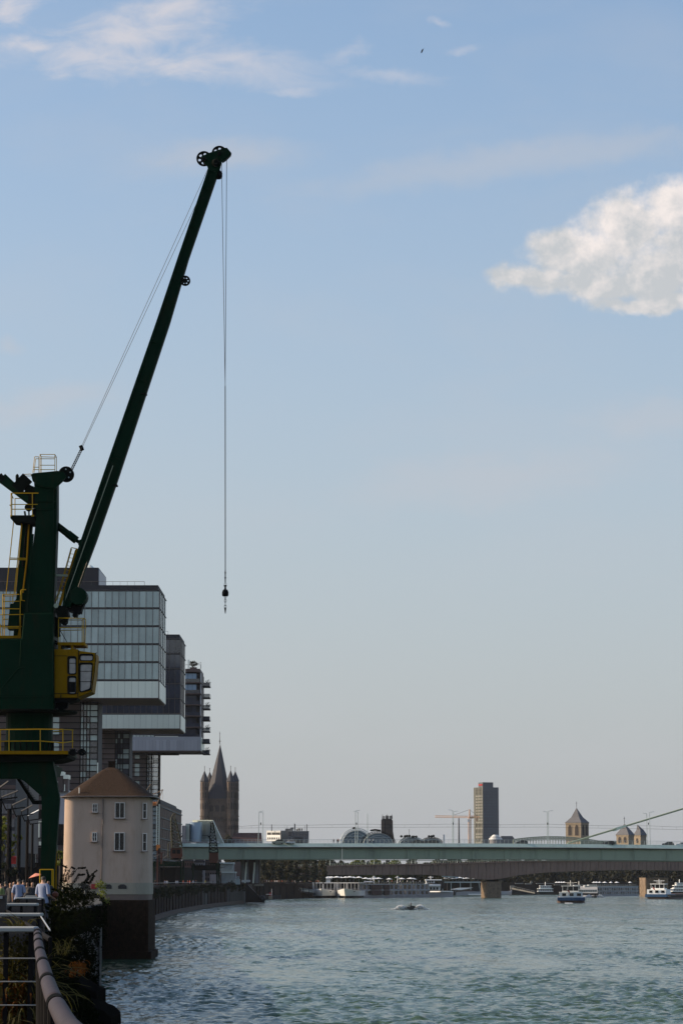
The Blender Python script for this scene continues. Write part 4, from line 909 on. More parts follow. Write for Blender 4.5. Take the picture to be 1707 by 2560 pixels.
s = MB(); strip(s, 395, 1780, lambda x: tz(x) + 8.6, lambda x: tz(x) + 10.2, .6, 19); s.build('deck', 'asphalt', gb)
s = MB(); strip(s, 395, 1780, lambda x: bz(x) - .3, lambda x: bz(x) + .6, 1.0, 16.4); s.build('bottom_flange', 'bridge_green', gb)
for off, nm in ((.5, 'railing'), (17, 'railing')):
    s = MB()
    for a, b in zip(range(395, 1780, 35), range(430, 1815, 35)):
        for h in (-9.2, -6.2, -3.2): s.tube(W(a, tz(a) + h, bY(a) + off), W(b, tz(b) + h, bY(b) + off), .045 if h == -9.2 else .022, 4)
    for x in range(400, 1780, 10): s.tube(W(x, tz(x), bY(x) + off), W(x, tz(x) - 9.2, bY(x) + off), .035, 4)
    s.build(nm, 'steel_pale', gb)
s = MB(); s.tube(W(1417, 2109, 985), W(1730, 2014.5, 996), .32, 10); s.build('stay_cable', 'bridge_green', gb)
s = MB(); s.pprism([(1530, 2073.5), (1533, 2070.5), (1562, 2062.5), (1566, 2066), (1536, 2078), (1530, 2078)], 989, .9); s.build('cable_sleeve', 'bridge_fascia', gb)
# lamps and catenary on the bridge
lampn = ['tall thin lamp post on the green bridge, nearest the church with the four turrets', 'second tall lamp post from the left on the green bridge',
 'lamp post standing before the glass arches, left one of its pair', 'lamp post standing before the glass arches, right one of its pair', 'plain thin mast without a lamp between the glass arches',
 'left lamp post beside the chimney and the orange tower crane', 'right lamp post beside the chimney and the orange tower crane', 'left lamp post in front of the iron arch bridge', 'right lamp post in front of the iron arch bridge',
 'left lamp post beside the twin roofed church towers', 'right lamp post beside the twin roofed church towers']
for i, (x0, x1, y, dd, off) in enumerate(((645.5, 648, 2029, 1, 1), (657, 658, 2032, -1, 15), (888, 888.5, 2027, 1, 1), (893.5, 894.5, 2030, -1, 15), (918.4, 918.4, 2034, 0, 15), (1130.5, 1131, 2026, -1, 1), (1133, 1133.2, 2029, 1, 15),
                      (1366.5, 1366.8, 2030, -1, 15), (1370.2, 1370, 2028, 1, 1), (1616.5, 1615.2, 2034, -1, 15), (1624, 1622.3, 2031, 1, 1))):
    D = bY(x0) + off + .8; p, q = W(x0, 2113, D), W(x1, y, D)
    t = thing('bridge_lamp_post', lampn[i], 'lamp post', tuple(p), group='lamp posts along the green bridge')
    s = MB(); s.tube(p, q, .13, 6, .09); s.build('mast', 'steel_pale', t)
    if dd:
        s = MB(); s.tube(q, q + Vector((dd * .9, 0, .15)), .07, 5); s.build('arm', 'steel_pale', t)
        s = MB(); s.beam(q + Vector((dd * .8, 0, .1)), q + Vector((dd * 1.5, 0, .2)), .4, .15); s.build('lamp_head', 'white_paint', t)
cw_ = thing('tram_wires', 'thin overhead tram wires stretched above the green bridge', 'overhead wires', tuple(W(900, 2069, 960)))
s = MB(); an = [(560, 2066, 2070), (652, 2062.5, 2069.5), (890, 2060.2, 2068), (1132, 2060.2, 2067.7), (1368, 2060.4, 2067.7), (1620, 2064.5, 2072), (1760, 2067, 2075)]
for (a, y0, y1), (b, y2, y3) in zip(an, an[1:]):
    m_ = (a + b) / 2
    for (p, q, sag) in ((y0, y2, 1.6), (y1, y3, .4)):
        s.tube(W(a, p, bY(a) + 8), W(m_, (p + q) / 2 + sag, bY(m_) + 8), .035, 4); s.tube(W(m_, (p + q) / 2 + sag, bY(m_) + 8), W(b, q, bY(b) + 8), .035, 4)
    for k in (.25, .5, .75): x = a + (b - a) * k; s.tube(W(x, p0 := y0 + (y2 - y0) * k + 1, bY(x) + 8), W(x, y1 + (y3 - y1) * k, bY(x) + 8), .02, 4)
s.build('contact_wire', 'rail_dark', cw_)
s = MB()
for x in (652, 891, 1132, 1368, 1620): s.lathe([(.12, 0), (.18, .4), (.12, .8)], W(x, 2062, bY(x) + 8), 6)
s.build('insulator', 'rail_dark', cw_)
# cars
def car(x0, x1, y0, y1, D, colr, label, d=1, van=False):
    L = (x1 - x0) / F * D; H = (y1 - y0) / F * D; p = W((x0 + x1) / 2, y1, D); t = thing('car', label, 'car', tuple(p), group='cars crossing the green bridge')
    f = .12 if van else .2
    body = [(-.5, .18), (.5, .18), (.5, .52), (.46, .6), (.28, .64), (-.46, .64), (-.5, .5)]
    roof = [(-.46, .64), (-.40, .92), (-.30, 1), (.05 if not van else .18, 1), (.28, .64)]
    s = MB(); s.prism([Vector((a * L * d, -.85, b * H)) for a, b in body], (0, 1.7, 0)); s.build('body', colr, t, local=True, bevel=.04)
    s = MB(); s.prism([Vector((a * L * d, -.75, b * H)) for a, b in roof], (0, 1.5, 0)); s.build('cabin', colr, t, local=True, bevel=.05)
    s = MB(); s.prism([Vector((a * L * d, -.80, b * H)) for a, b in [(-.40, .67), (-.36, .90), (-.28, .95), (.02, .95), (.2, .67)]], (0, 1.6, 0)); s.build('side_window', 'pane_black', t, local=True)
    for a in (-.3, .32):
        for yy in (-.82, .62): s = MB(); s.lathe([(.31, 0), (.33, .05), (.33, .16), (.31, .2)], Vector((a * L * d, yy, .3)), 12, 'Y'); s.build('wheel', 'tyre', t, local=True)
for a in ((520, 547, 2099.5, 2110, 944, 'car_white', 'white car on the green bridge behind the dark lattice crane', 1), (680, 711, 2098.5, 2110, 950, 'car_beige', 'beige estate car on the green bridge below the white flat building', -1),
          (713.5, 738, 2100.5, 2109.5, 951, 'car_white', 'white car directly behind the beige estate car on the bridge', -1), (1025, 1055, 2100, 2110, 966, 'car_black', 'black car on the bridge, left one of the two beneath the steel arches', -1),
          (1060, 1096, 2100.5, 2110, 968, 'car_black', 'black car on the bridge nearest to the small white block', -1), (1287, 1318, 2101, 2111, 976, 'car_black', 'black car passing in front of the iron arch bridge', -1),
          (1505, 1536, 2102.5, 2112, 984, 'car_black', 'black car on the bridge just left of the twin roofed towers', -1), (1654, 1683, 2104.5, 2114.5, 991, 'car_black', 'black hatchback on the bridge near the right edge of the photo', -1),
          (1688, 1716, 2106, 2115, 992, 'car_white', 'white fronted car last in line at the right edge', -1)): car(*a)

# ================================================================ PEOPLE (shared makers)
def skin_body(joints, edges, radii):
    me = bpy.data.meshes.new('sk'); me.from_pydata(joints, edges, []); o = bpy.data.objects.new('sk', me); col.objects.link(o)
    md = o.modifiers.new('s', 'SKIN'); o.modifiers.new('d', 'SUBSURF').levels = 1
    for v_, r_ in zip(me.skin_vertices[0].data, radii): v_.radius = (r_[0], r_[1]) if isinstance(r_, tuple) else (r_, r_)
    me.skin_vertices[0].data[0].use_root = True
    dg = bpy.context.evaluated_depsgraph_get(); out = bpy.data.meshes.new_from_object(o.evaluated_get(dg)); bpy.data.objects.remove(o); bpy.data.meshes.remove(me)
    for p in out.polygons: p.use_smooth = True
    return out
def person_mesh(stride=.10, armf=.05, bend=.0):
    """standing / strolling figure, 1.74 m, facing +Y"""
    J = [(0, 0, .95), (0, .0, 1.08), (0, .0, 1.28), (0, -.01, 1.43), (0, 0, 1.50), (0, .02, 1.58), (0, .02, 1.68)]
    Rr = [(.155, .11), (.14, .10), (.165, .11), (.12, .08), (.052, .055), (.075, .085), (.070, .08)]
    E = [(0, 1), (1, 2), (2, 3), (3, 4), (4, 5), (5, 6)]
    def add(par, pts, rs):
        k = par
        for p, r_ in zip(pts, rs): J.append(p); Rr.append(r_); E.append((k, len(J) - 1)); k = len(J) - 1
        return k
    for s_ in (-1, 1):
        st = stride * s_
        add(0, [(.10 * s_, .0, .86), (.11 * s_, st * .5, .50), (.11 * s_, st * .4 - .04, .10), (.12 * s_, st * .4 + .08, .04)], [(.09, .09), (.06, .065), (.042, .045), (.04, .035)])
        k = add(3, [(.17 * s_, -.01, 1.40), (.23 * s_, -.02 - st * .2, 1.12), (.22 * s_ * (1 - bend * .3), armf + bend * .2, .90 + bend * .16), (.215 * s_, armf + .03 + bend * .26, .83 + bend * .22)], [(.06, .06), (.043, .043), (.032, .032), (.036, .022)])
        for f in range(4): add(k, [(.215 * s_ + (f - 1.5) * .016, armf + .05 + bend * .28, .76 + bend * .22 - (.008 if f in (0, 3) else 0))], [(.009, .009)])
        add(k, [(.185 * s_, armf + .055 + bend * .25, .80 + bend * .22)], [(.011, .011)])
    return skin_body(J, E, Rr)
def region(me, name, test, infl, mt):
    bm = bmesh.new(); bm.from_mesh(me); bm.normal_update()
    for v_ in bm.verts: v_.co += v_.normal * infl
    bmesh.ops.delete(bm, geom=[f for f in bm.faces if not test(f.calc_center_median())], context='FACES')
    out = bpy.data.meshes.new(name); bm.to_mesh(out); bm.free(); out.materials.append(M[mt])
    for p in out.polygons: p.use_smooth = True
    return out
PB = [person_mesh(.12, .04), person_mesh(.02, .05, .9), person_mesh(.28, .0)]
for b_ in PB: b_.materials.append(M['skin'])
parts_cache = {}
def person(loc, label, shirt='shirt_white', bi=0, rz=0.0, group=None, height=1.74, hair='short', lower='trouser', skin='skin'):
    t = thing('person', label, 'person', loc, rz, group); k = height / 1.74; t.scale = (k, k, k)
    def pc(key, fn):
        if key not in parts_cache: parts_cache[key] = fn()
        o = bpy.data.objects.new(parts_cache[key].name.split('.')[0], parts_cache[key]); col.objects.link(o); o.parent = t; return o
    def bodyfn():
        m = PB[bi].copy(); m.name = 'body'; m.materials.clear(); m.materials.append(M[skin]); return m
    pc(('b', bi, skin), bodyfn)
    pc(('s', bi, shirt), lambda: region(PB[bi], 'shirt', lambda c: .90 < c.z < 1.47 and (abs(c.x) < .19 or c.z > 1.16), .014, shirt))
    pc(('t', bi, lower), lambda: region(PB[bi], 'trousers', lambda c: .09 < c.z < .98 and abs(c.x) < .19, .012, lower))
    pc(('h', bi, hair), lambda: region(PB[bi], 'hair', lambda c: (c.z > (1.60 if hair == 'short' else 1.46)) and (c.y < .035 or c.z > 1.69), .02 if hair == 'short' else .03, 'hair'))
    pc(('f', bi), lambda: region(PB[bi], 'shoes', lambda c: c.z < .085, .012, 'trouser'))
    return t
# strollers on the far promenade, small: one mesh each
def small_person_mesh(shirt):
    me = PB[0].copy(); me.name = 'small_person'; me.materials.clear()
    for n_ in ('skin', shirt, 'trouser', 'hair'): me.materials.append(M[n_])
    for p in me.polygons:
        c = p.center; p.material_index = 1 if (.92 < c.z < 1.47 and (abs(c.x) < .19 or c.z > 1.16)) else 2 if (c.z < .92 and abs(c.x) < .19) else 3 if (c.z > 1.62 and c.y < .04) else 0
    return me
SP = {k: small_person_mesh('shirt_' + k) for k in ('white', 'dark', 'red', 'blue', 'green')}
SPL = ['shirt_' + k for k in SP]
def small_person(loc, kind, label, group, rz):
    o = bpy.data.objects.new('person', SP[kind]); col.objects.link(o); o.location = loc; o.rotation_euler = (0, 0, rz); tag(o, label, 'person', group); return o
seen = [(387, 'white', 'in white beside the house corner'), (391.5, 'dark', 'in dark clothes right beside the house corner'), (395, 'red', 'in reddish top near the house corner'), (404.5, 'white', 'in a broad white shirt'), (413, 'dark', 'in dark clothes below the orange cabin crane'),
  (420, 'dark', 'in dark clothes under the crane portal'), (438, 'blue', 'in pale blue under the portal beam'), (442, 'white', 'in white beside the one in pale blue'), (461, 'white', 'in white beside the crane leg'), (464.5, 'white', 'in white walking behind another by the crane leg'),
  (478, 'red', 'in orange red at the railing'), (489, 'red', 'in red, left one of a close pair'), (494.5, 'red', 'in dark red, right one of a close pair'), (504, 'blue', 'in grey blue'), (512, 'dark', 'in black beneath the dark lattice crane'), (530, 'green', 'in dull green'), (546, 'dark', 'in black by the ribbed sheds'), (556, 'dark', 'in black left of the white notice'), (581, 'white', 'in white beside the pale kiosk'), (606, 'white', 'in white at the head of the landing stage')]
for i, (x, kd, lb) in enumerate(seen):
    D = 560 + (x - 387) * 1.9; yb = 2200 + 1.7 * F / D
    p = W(x, yb, D); p.z = GZ; p.x = min(p.x, -41.2 + max(0, (D - 800) * .03)); small_person(p, kd, 'small distant stroller ' + lb + ', on the far promenade', 'strollers on the far promenade', rng.uniform(0, 6))
rngp = random.Random(4)
kinds = list(SP)
ORD = 'first second third fourth fifth sixth seventh eighth ninth tenth eleventh twelfth thirteenth fourteenth fifteenth sixteenth seventeenth eighteenth nineteenth twentieth twenty-first twenty-second twenty-third twenty-fourth twenty-fifth twenty-sixth twenty-seventh twenty-eighth twenty-ninth thirtieth thirty-first thirty-second thirty-third thirty-fourth'.split()
for i in range(34):
    x = 664 + i * 4.05 + rngp.uniform(-1.2, 1.2); D = 1195 + rngp.uniform(0, 25)
    p = W(x, 2205, D); p.z = GZ; kd = kinds[rngp.randrange(5) if rngp.random() < .5 else rngp.choice([0, 1, 2])]
    small_person(p, kd, 'tiny figure in %s clothes, %s from the left in the far crowd below the trees' % (kd, ORD[i]), 'crowd on the far bank', rngp.uniform(0, 6))
for i, (x, kd, lb) in enumerate(((843, 'dark', 'pedestrian in dark clothes on the green bridge left of the glass arches'), (845.8, 'red', 'pedestrian in red beside the one in dark on the bridge'), (834, 'dark', 'lone pedestrian on the bridge walkway'), (924, 'white', 'pedestrian in white on the bridge before the second glass arch'), (933, 'white', 'second pedestrian in white on the bridge before the glass arch'))):
    p = W(x, 2109, 960); small_person(p, kd, lb, 'pedestrians on the green bridge', 0)

# ================================================================ FAR BRIDGE (brown) and its piers
bb = thing('brown_bridge', 'long reddish brown girder bridge on stone piers behind the green bridge', 'bridge', tuple(W(1226, 2190, 1290)))
def b2(x): return 1215 + (x - 740) * .13
tp_ = [(735, 2168), (780, 2166), (900, 2162.5), (1080, 2159.5), (1200, 2156.5), (1300, 2153), (1450, 2150), (1780, 2149)]
bt_ = [(735, 2187.5), (960, 2187), (1040, 2186.5), (1080, 2187), (1150, 2192), (1212, 2199.5), (1245, 2198), (1300, 2187.5), (1360, 2181.5), (1420, 2178.5), (1500, 2176), (1600, 2174.5), (1780, 2178)]
def it(T, x):
    for (a, p), (b, q) in zip(T, T[1:]):
        if a <= x <= b: return p + (q - p) * (x - a) / (b - a)
    return T[-1][1]
x = 735
while x < 1760:
    s = MB(); a, b = x + .25, x + 19.6
    P4 = [W(a, it(tp_, a), b2(a)), W(b, it(tp_, b), b2(b)), W(b, it(bt_, b), b2(b)), W(a, it(bt_, a), b2(a))]; P4[3].x = P4[0].x; P4[2].x = P4[1].x
    s.prism(P4, (0, 14, 0)); s.build('girder_plate', 'bridge_brown', bb)
    s = MB(); s.prism([W(x, it(tp_, x) - 1, b2(x) - 1), W(x + 20, it(tp_, x + 20) - 1, b2(x + 20) - 1), W(x + 20, it(tp_, x + 20) + 2.2, b2(x + 20) - 1), W(x, it(tp_, x) + 2.2, b2(x) - 1)], (0, 1.5, 0)); s.build('deck_edge', 'bridge_brown', bb)
    s = MB(); s.tube(W(x + 10, it(tp_, x + 10), b2(x) - .3), W(x + 10, it(bt_, x + 10), b2(x) - .3), .07, 4); s.build('stiffener', 'bridge_brown', bb)
    x += 20
s = MB()
for x in range(735, 1760, 25):
    for h in (-6, -3.5): s.tube(W(x, it(tp_, x) + h, b2(x)), W(x + 25, it(tp_, x + 25) + h, b2(x + 25)), .03, 4)
for x in range(735, 1760, 6): s.tube(W(x, it(tp_, x), b2(x)), W(x, it(tp_, x) - 6, b2(x)), .03, 4)
s.build('railing', 'bridge_fascia', bb)
for x in (803, 811, 815, 825, 914, 935, 1028, 1038, 1047, 1081, 1142, 1219):
    s = MB(); s.tube(W(x, it(tp_, x), b2(x) + .6), W(x, 2120, b2(x) + .6), .12, 5); s.build('lamp_mast', 'steel_pale', bb)
def pier(x0, xc, x1, y0, y1, D, label):
    t = thing('bridge_pier', label, 'bridge pier', tuple(W(xc, y1, D)), group='stone piers of the brown bridge')
    A, Cn, E_ = W(x0, y0, D + 16), W(xc, y0, D), W(x1, y0, D + 4); zt = Cn.z; 
    h = (zt + .6) / 9; me = None
    pl_ = [Vector((A.x, D + 16, 0)), Vector((Cn.x, D, 0)), Vector((E_.x, D + 3, 0)), Vector((E_.x + 1, D + 22, 0)), Vector((A.x + 4, D + 24, 0))]
    rp_ = random.Random(x0)
    for k in range(9):
        for i in range(2):
            a, b = (pl_[0], pl_[1]) if i == 0 else (pl_[1], pl_[2]); nn = 3 if i == 0 else 5
            for j in range(nn):
                off = .5 * (k % 2) / nn; t0, t1 = max(0, j / nn - off), min(1, (j + 1) / nn - off) if j < nn - 1 else 1
                p, q = a.lerp(b, t0 + .01), a.lerp(b, t1 - .01); nrm = (b - a).cross(Vector((0, 0, 1))).normalized(); z0 = -.6 + k * h
                s = MB(); s.prism([p + Vector((0, 0, z0 + .03)), q + Vector((0, 0, z0 + .03)), q + Vector((0, 0, z0 + h - .03)), p + Vector((0, 0, z0 + h - .03))], nrm * rp_.uniform(.10, .25)); s.build('stone_block', 'pier_stone', t)
    s = MB(); s.prism([p - (p - Vector((Cn.x + 2, D + 12, 0))).normalized() * .05 + Vector((0, 0, -1)) for p in pl_], (0, 0, zt + 1)); s.build('core', 'pier_stone', t)
    s = MB(); s.prism([p + (p - Vector((Cn.x + 2, D + 12, 0))).normalized() * .5 + Vector((0, 0, zt)) for p in pl_], (0, 0, .35)); s.build('cap', 'pier_stone', t)
pier(1202.4, 1216, 1251.6, 2206, 2244, 1272, 'stone bridge pier between the moored white boats, its left face sunlit')
pier(1598, 1613, 1668, 2196, 2241, 1375, 'tall stone bridge pier beside the blue barge, narrow sunlit left face')
s = MB(); s.pbox(1216, 1245, 2199, 2206, 1285, 8); s.build('bearing', 'concrete_dark', bb)
# far bank wall and trees behind the bridges
lo = lambda x, y, z: Vector((x, y, z))
fw = thing('far_quay_wall', 'dark brown river wall of the far bank behind the moored ships', 'wall', tuple(W(740, 2240, 1225)))
fe = ground_edge[15:22]
for (ax, ay), (bx, by) in zip(fe, fe[1:]):
    s = MB(); s.prism([lo(ax, ay - .3, -1), lo(bx, by - .3, -1), lo(bx, by - .3, GZ + .5), lo(ax, ay - .3, GZ + .5)], (.2, -.6, 0)); s.build('wall_face', 'wall_dark', fw)
for x in (672, 684, 700, 716, 735, 757, 772): s = MB(); s.pbox(x, x + 1.2, 2216, 2246, 1164 + (x - 655) * .5, .4); s.build('mooring_post', 'rail_dark', fw)
rf = np.random.default_rng(21)
def tree(x, yt, yb, D, wpx, mt, label, name='tree', trunk=True, dens=1.0, leaf=.5, group='trees on the far bank', nc=22):
    base = W(x, yb, D); base.z = GZ if base.z < GZ + 3 else base.z; k = D / F; H = (yb - yt) * k; Wd = wpx * k / 2
    t = thing(name, label, 'tree', tuple(base), group=group); cl = []
    for i in range(nc):
        a = rf.uniform(0, 6.28); rr_ = rf.uniform(0, .75) * Wd; z = rf.uniform(.16, .88) * H; shr = math.sin(min(1, (1.05 - z / H) * 1.6) * PI / 2)
        cl.append(((base.x + rr_ * math.cos(a) * shr, base.y + rr_ * math.sin(a) * shr, base.z + z), rf.uniform(.28, .45) * min(Wd, H * .5) * (0.7 + .3 * shr)))
    quads_obj('crown', leaves(cl, 26 / leaf ** 2 * .25 * dens, leaf, rng=rf), mt, t)
    s = MB(); s.tube(base, base + Vector((.1, 0, H * .5)), .28, 7, .16)
    for i in range(4): a = i * 1.7; s.tube(base + Vector((0, 0, H * (.25 + .06 * i))), base + Vector((Wd * .5 * math.cos(a), Wd * .5 * math.sin(a), H * .7)), .12, 5, .04)
    s.build('trunk', 'bark', t)
for i, x in enumerate((657, 676, 698, 720, 742, 763, 786, 808)):
    tree(x, 2132 + (i * 7) % 9, 2206, 1180 + (i % 3) * 14, 34, 'leaf_far' if i % 2 else 'leaf_dark', ['dusky green tree under the green bridge, beside the pale pillars', 'olive tree second from the pale pillars under the bridge', 'dark tree third from the pale pillars', 'olive brown tree above the far crowd', 'dark bushy tree above the white gangway', 'olive tree left of the brown bridge end', 'dark tree at the end of the brown bridge', 'olive tree half hidden behind the brown bridge end'][i], leaf=.55)
for i, x in enumerate((850, 893, 938, 985, 1032, 1080)):
    tree(x, 2140 + (i % 2) * 3, 2200, 1420, 62, 'leaf_sun' if i in (1, 2, 3) else 'leaf_far', ['brownish tree seen in the gap above the brown deck, leftmost', 'yellow green tree in the gap between the bridges, by the lamp masts', 'bright yellow green tree in the gap below the musical tent arches', 'yellow green tree in the gap right of the brightest one', 'olive tree in the gap below the black cars', 'olive tree at the right end of the gap between the bridges'][i], leaf=.8, group='trees between the bridges')
fwood = []
for k in range(620):
    x = rf.uniform(575, 1790); D = (1330 if x < 830 else 1640) + rf.uniform(0, 220); p = W(x, 2200, D); p.z = GZ + rf.uniform(.5, 12.0 if x < 830 or x > 1080 else 9.5); fwood.append(((p.x, p.y, p.z), rf.uniform(3, 4.6)))
o = quads_obj('far_wood', leaves(fwood, 7, 1.1, rng=rf), 'leaf_dark', kind='stuff'); tag(o, 'dark belt of trees on the far bank seen under the brown bridge', 'wood', kind='stuff')
s = MB(); s.pbox(560, 1790, 2163, 2232, 1880, 20); tag(s.build('far_building_row', 'church_dark', loc=tuple(W(1300, 2232, 1880))), 'dark row of houses hidden behind the far belt of trees', 'buildings')

# ================================================================ SKYLINE
def pane_row(par, name, mt, rects, D, dep=.15):
    s = MB()
    for a, b, c, d in rects: s.pbox(a, b, c, d, D, dep)
    return s.build(name, mt, par)
# great church with four turrets
D = 1650.0; ch = thing('great_church', 'brown stone church tower with tall spire and four corner turrets', 'church', tuple(W(545, 2110, D + 8)))
k = D / F
s = MB(); s.pbox(519, 569, 1998, 2112, D, 9); s.build('tower_wall', 'church_stone', ch)
# gabled foot of the spire and the spire, octagonal
cxs, cys = W(546.5, 1964, D).x, D + 5.5
def zof(y): return W(546, y, D).z
s = MB(); a0 = 5.7; hp_ = [(cxs + 1.08 * a0 * math.cos(R(22.5 + 45 * i)), cys + 1.0 * a0 * math.sin(R(22.5 + 45 * i))) for i in range(8)]
top = (W(549.8, 1858, D).x, cys, zof(1858))
vs_ = [(x, y, zof(1964)) for x, y in hp_] + [top]; s.add(vs_, [(i, (i + 1) % 8, 8) for i in range(8)]); sp_ = s.build('spire', 'slate_church', ch)
s = MB(); sq = [(W(519, 1998, D).x, D - .3), (W(570, 1998, D).x, D - .3), (W(570, 1998, D).x, D + 11), (W(519, 1998, D).x, D + 11)]
sqv = [(x, y, zof(1998)) for x, y in sq]; hv = [(x, y, zof(1964)) for x, y in hp_]
s.add(sqv + hv, [(0, 4 + 4, 4 + 5), (0, 4 + 5, 4 + 6, 1), (1, 4 + 6, 4 + 7), (1, 4 + 7, 4 + 0, 2), (2, 4 + 0, 4 + 1), (2, 4 + 1, 4 + 2, 3), (3, 4 + 2, 4 + 3), (3, 4 + 3, 4 + 4, 0), (0, 1, 2, 3)]); s.build('spire_skirt', 'slate_church', ch)
s = MB(); s.tube(W(549.8, 1860, cys), W(549.8, 1829, cys), .22, 5, .1); s.lathe([(.1, 0), (.5, .5), (.1, 1.0)], W(549.8, 1855, cys), 8); s.tube(W(547.5, 1853, cys), W(552.5, 1853, cys), .15, 4); s.lathe([(.1, 0), (.3, .3), (.1, .6)], W(549.8, 1835, cys), 6); s.build('spire_cross', 'church_dark', ch)
def turret(xc, y0, y1, ya, rpx, dy):
    c_ = W(xc, 2000, D + dy); r_ = rpx * k; zb, zt, za = W(xc, 2112, D + dy).z, W(xc, y1, D + dy).z, W(xc, ya, D + dy).z
    s = MB(); s.lathe([(r_, zb), (r_, zt)], (c_.x, c_.y, 0), 12); tw = s.build('turret', 'church_stone', ch)
    s = MB(); s.lathe([(r_ * 1.08, zt), (r_ * 1.12, zt + .4), (r_ * .82, zt + 2.2), (.05, za)], (c_.x, c_.y, 0), 8); s.build('turret_roof', 'slate_church', tw)
    s = MB()
    for y in (1977, 1998, 2041): z = W(xc, y, D + dy).z; s.lathe([(r_ * 1.12, z - .25), (r_ * 1.16, z + .3)], (c_.x, c_.y, 0), 12)
    s.build('cornice', 'church_stone', tw)
    s = MB(); s.tube((c_.x, c_.y, za - .3), (c_.x, c_.y, W(xc, ya - 9, D).z), .13, 4); s.lathe([(.05, 0), (.28, .3), (.05, .6)], (c_.x, c_.y, W(xc, ya - 8, D).z), 6); s.build('finial', 'church_dark', tw)
    s = MB()
    for yy0, yy1 in ((1957, 1966), (1967, 1975), (1981, 1995), (2008, 2023), (2046, 2053), (2062, 2074)):
        for i in range(8):
            a = R(22 + 45 * i); p = Vector((c_.x + r_ * math.cos(a), c_.y + r_ * math.sin(a), 0)); d = Vector((math.cos(a), math.sin(a), 0)); t_ = Vector((-d.y, d.x, 0)) * .32
            z0, z1 = W(xc, yy1, D).z, W(xc, yy0, D).z; s.prism([p - t_ + Vector((0, 0, z0)) - d * .3, p + t_ + Vector((0, 0, z0)) - d * .3, p + t_ + Vector((0, 0, z1)) - d * .3, p - t_ + Vector((0, 0, z1)) - d * .3], d * .42)
    s.build('niche', 'church_dark', tw)
turret(524.4, 0, 1951, 1929, 7.0, 10); turret(588, 0, 1954, 1927, 9.0, 9); turret(511.2, 0, 1955, 1926, 10.0, -1); turret(576.5, 0, 1955, 1925, 9.6, -1.5)
rects = []
for x0 in (524.5, 539, 553.5):
    for j in range(3): rects.append((x0 + j * 3.2, x0 + j * 3.2 + 2.3, 2013 + (1 if j != 1 else -1), 2028.5))
for j in range(9): rects.append((524 + j * 4.8, 526.3 + j * 4.8, 2047, 2053.5))
pane_row(ch, 'belfry_opening', 'church_dark', rects, D - .1, .3)
s = MB(); s.pbox(519, 569, 2002, 2005, D - .25, .3); s.pbox(517, 571, 2039.5, 2043, D - .5, .6); s.pbox(518, 570, 1996.5, 1999.5, D - .6, .7); s.build('string_course', 'church_stone', ch)
s = MB(); s.prism([W(539, 2064, D - 14), W(572, 2090, D - 14), W(572, 2112, D - 14), W(530, 2112, D - 14)], (0, 10, 0)); s.build('transept_gable', 'church_stone', ch)
s = MB(); s.prism([W(566, 2082, D - 2), W(653, 2082, D - 2), W(655, 2107, D - 6), W(566, 2107, D - 6)], (0, 8, 0)); s.build('nave_roof', 'red_roof', ch)
s = MB(); s.pbox(585, 655, 2103, 2114, D - 6.5, 8); s.build('nave_wall', 'museum', ch)
tree(570, 2086, 2112, D - 30, 26, 'leaf_far', 'small green tree at the foot of the church with four turrets', leaf=.6, group='trees by the church')
# chocolate museum style sheds
mus = thing('riverside_museum', 'pale museum of ribbed metal roofs and blue glass drum behind the bridge end', 'museum', tuple(W(520, 2110, 1050)))
D = 1050
s = MB(); s.pbox(455, 464, 2064, 2114, D, 12); s.build('stair_block', 'museum', mus)
s = MB(); s.pbox(464, 474, 2059, 2114, D + 3, 14); s.build('glass_wing', 'glass_blind', mus)
c_ = W(489, 2100, D + 4); k = D / F
s = MB(); s.lathe([(15.5 * k, W(489, 2104, D).z), (16.2 * k, W(489, 2055, D).z)], (c_.x, c_.y + 2, 0), 28); s.build('glass_drum', 'metal_blue', mus)
s = MB(); s.prism([W(481, 2050, D + 14), W(531.5, 2050, D + 6), W(560.6, 2112, D + 3), W(492, 2112, D + 13)], (0, 9, 0)); hall = s.build('ribbed_hall', 'metal_rib', mus)
s = MB()
for i in range(20): x = 494 + i * 3.3; dd = D + 13.6 - 8 * (x - 481) / 50; a, b = W(x, 2051 if x < 531 else 2051 + (x - 531) * 2.1, dd), W(x, 2110, dd); b.x = a.x + .1; s.beam(a, b, .16, .5, up=(0, 1, 0)) if a.z > b.z + 1 else None
s.build('rib', 'steel_pale', hall)
s = MB(); s.pbox(455, 530, 2104, 2107, D - 3, 2)
for x in range(481, 530, 5): s.pbox(x, x + .5, 2104, 2112, D - 3.1, .2)
s.build('terrace', 'museum', mus)
for x0, x1, y0, y1, yr in ((550, 583, 2157, 2180, 2160), (554, 588, 2180, 2212, 2183)):
    s = MB(); s.pbox(x0, x1, y0, y1, D - 40, 12); sh = s.build('shed', 'museum', mus)
    s = MB(); s.pbox(x0 - 1, x1 + 1, y0 - 1, yr, D - 41, 13); s.build('shed_roof', 'steel_pale', sh)
    s = MB()
    for i in range(11): s.beam(W(x0 + 1 + i * 3.1 - 1.5, yr + 1, D - 40.3), W(x0 + 1 + i * 3.1 + 1.5, y1 - 1, D - 40.3), .22, .2, up=(0, 1, 0))
    s.build('shed_rib', 'steel_pale', sh)
s = MB(); s.pbox(525, 550, 2186, 2212, D - 42, 10); s.build('shed', 'museum', mus)
s = MB(); s.pbox(580, 610, 2155, 2212, D - 20, 10); s.build('pavilion', 'soffit', mus)
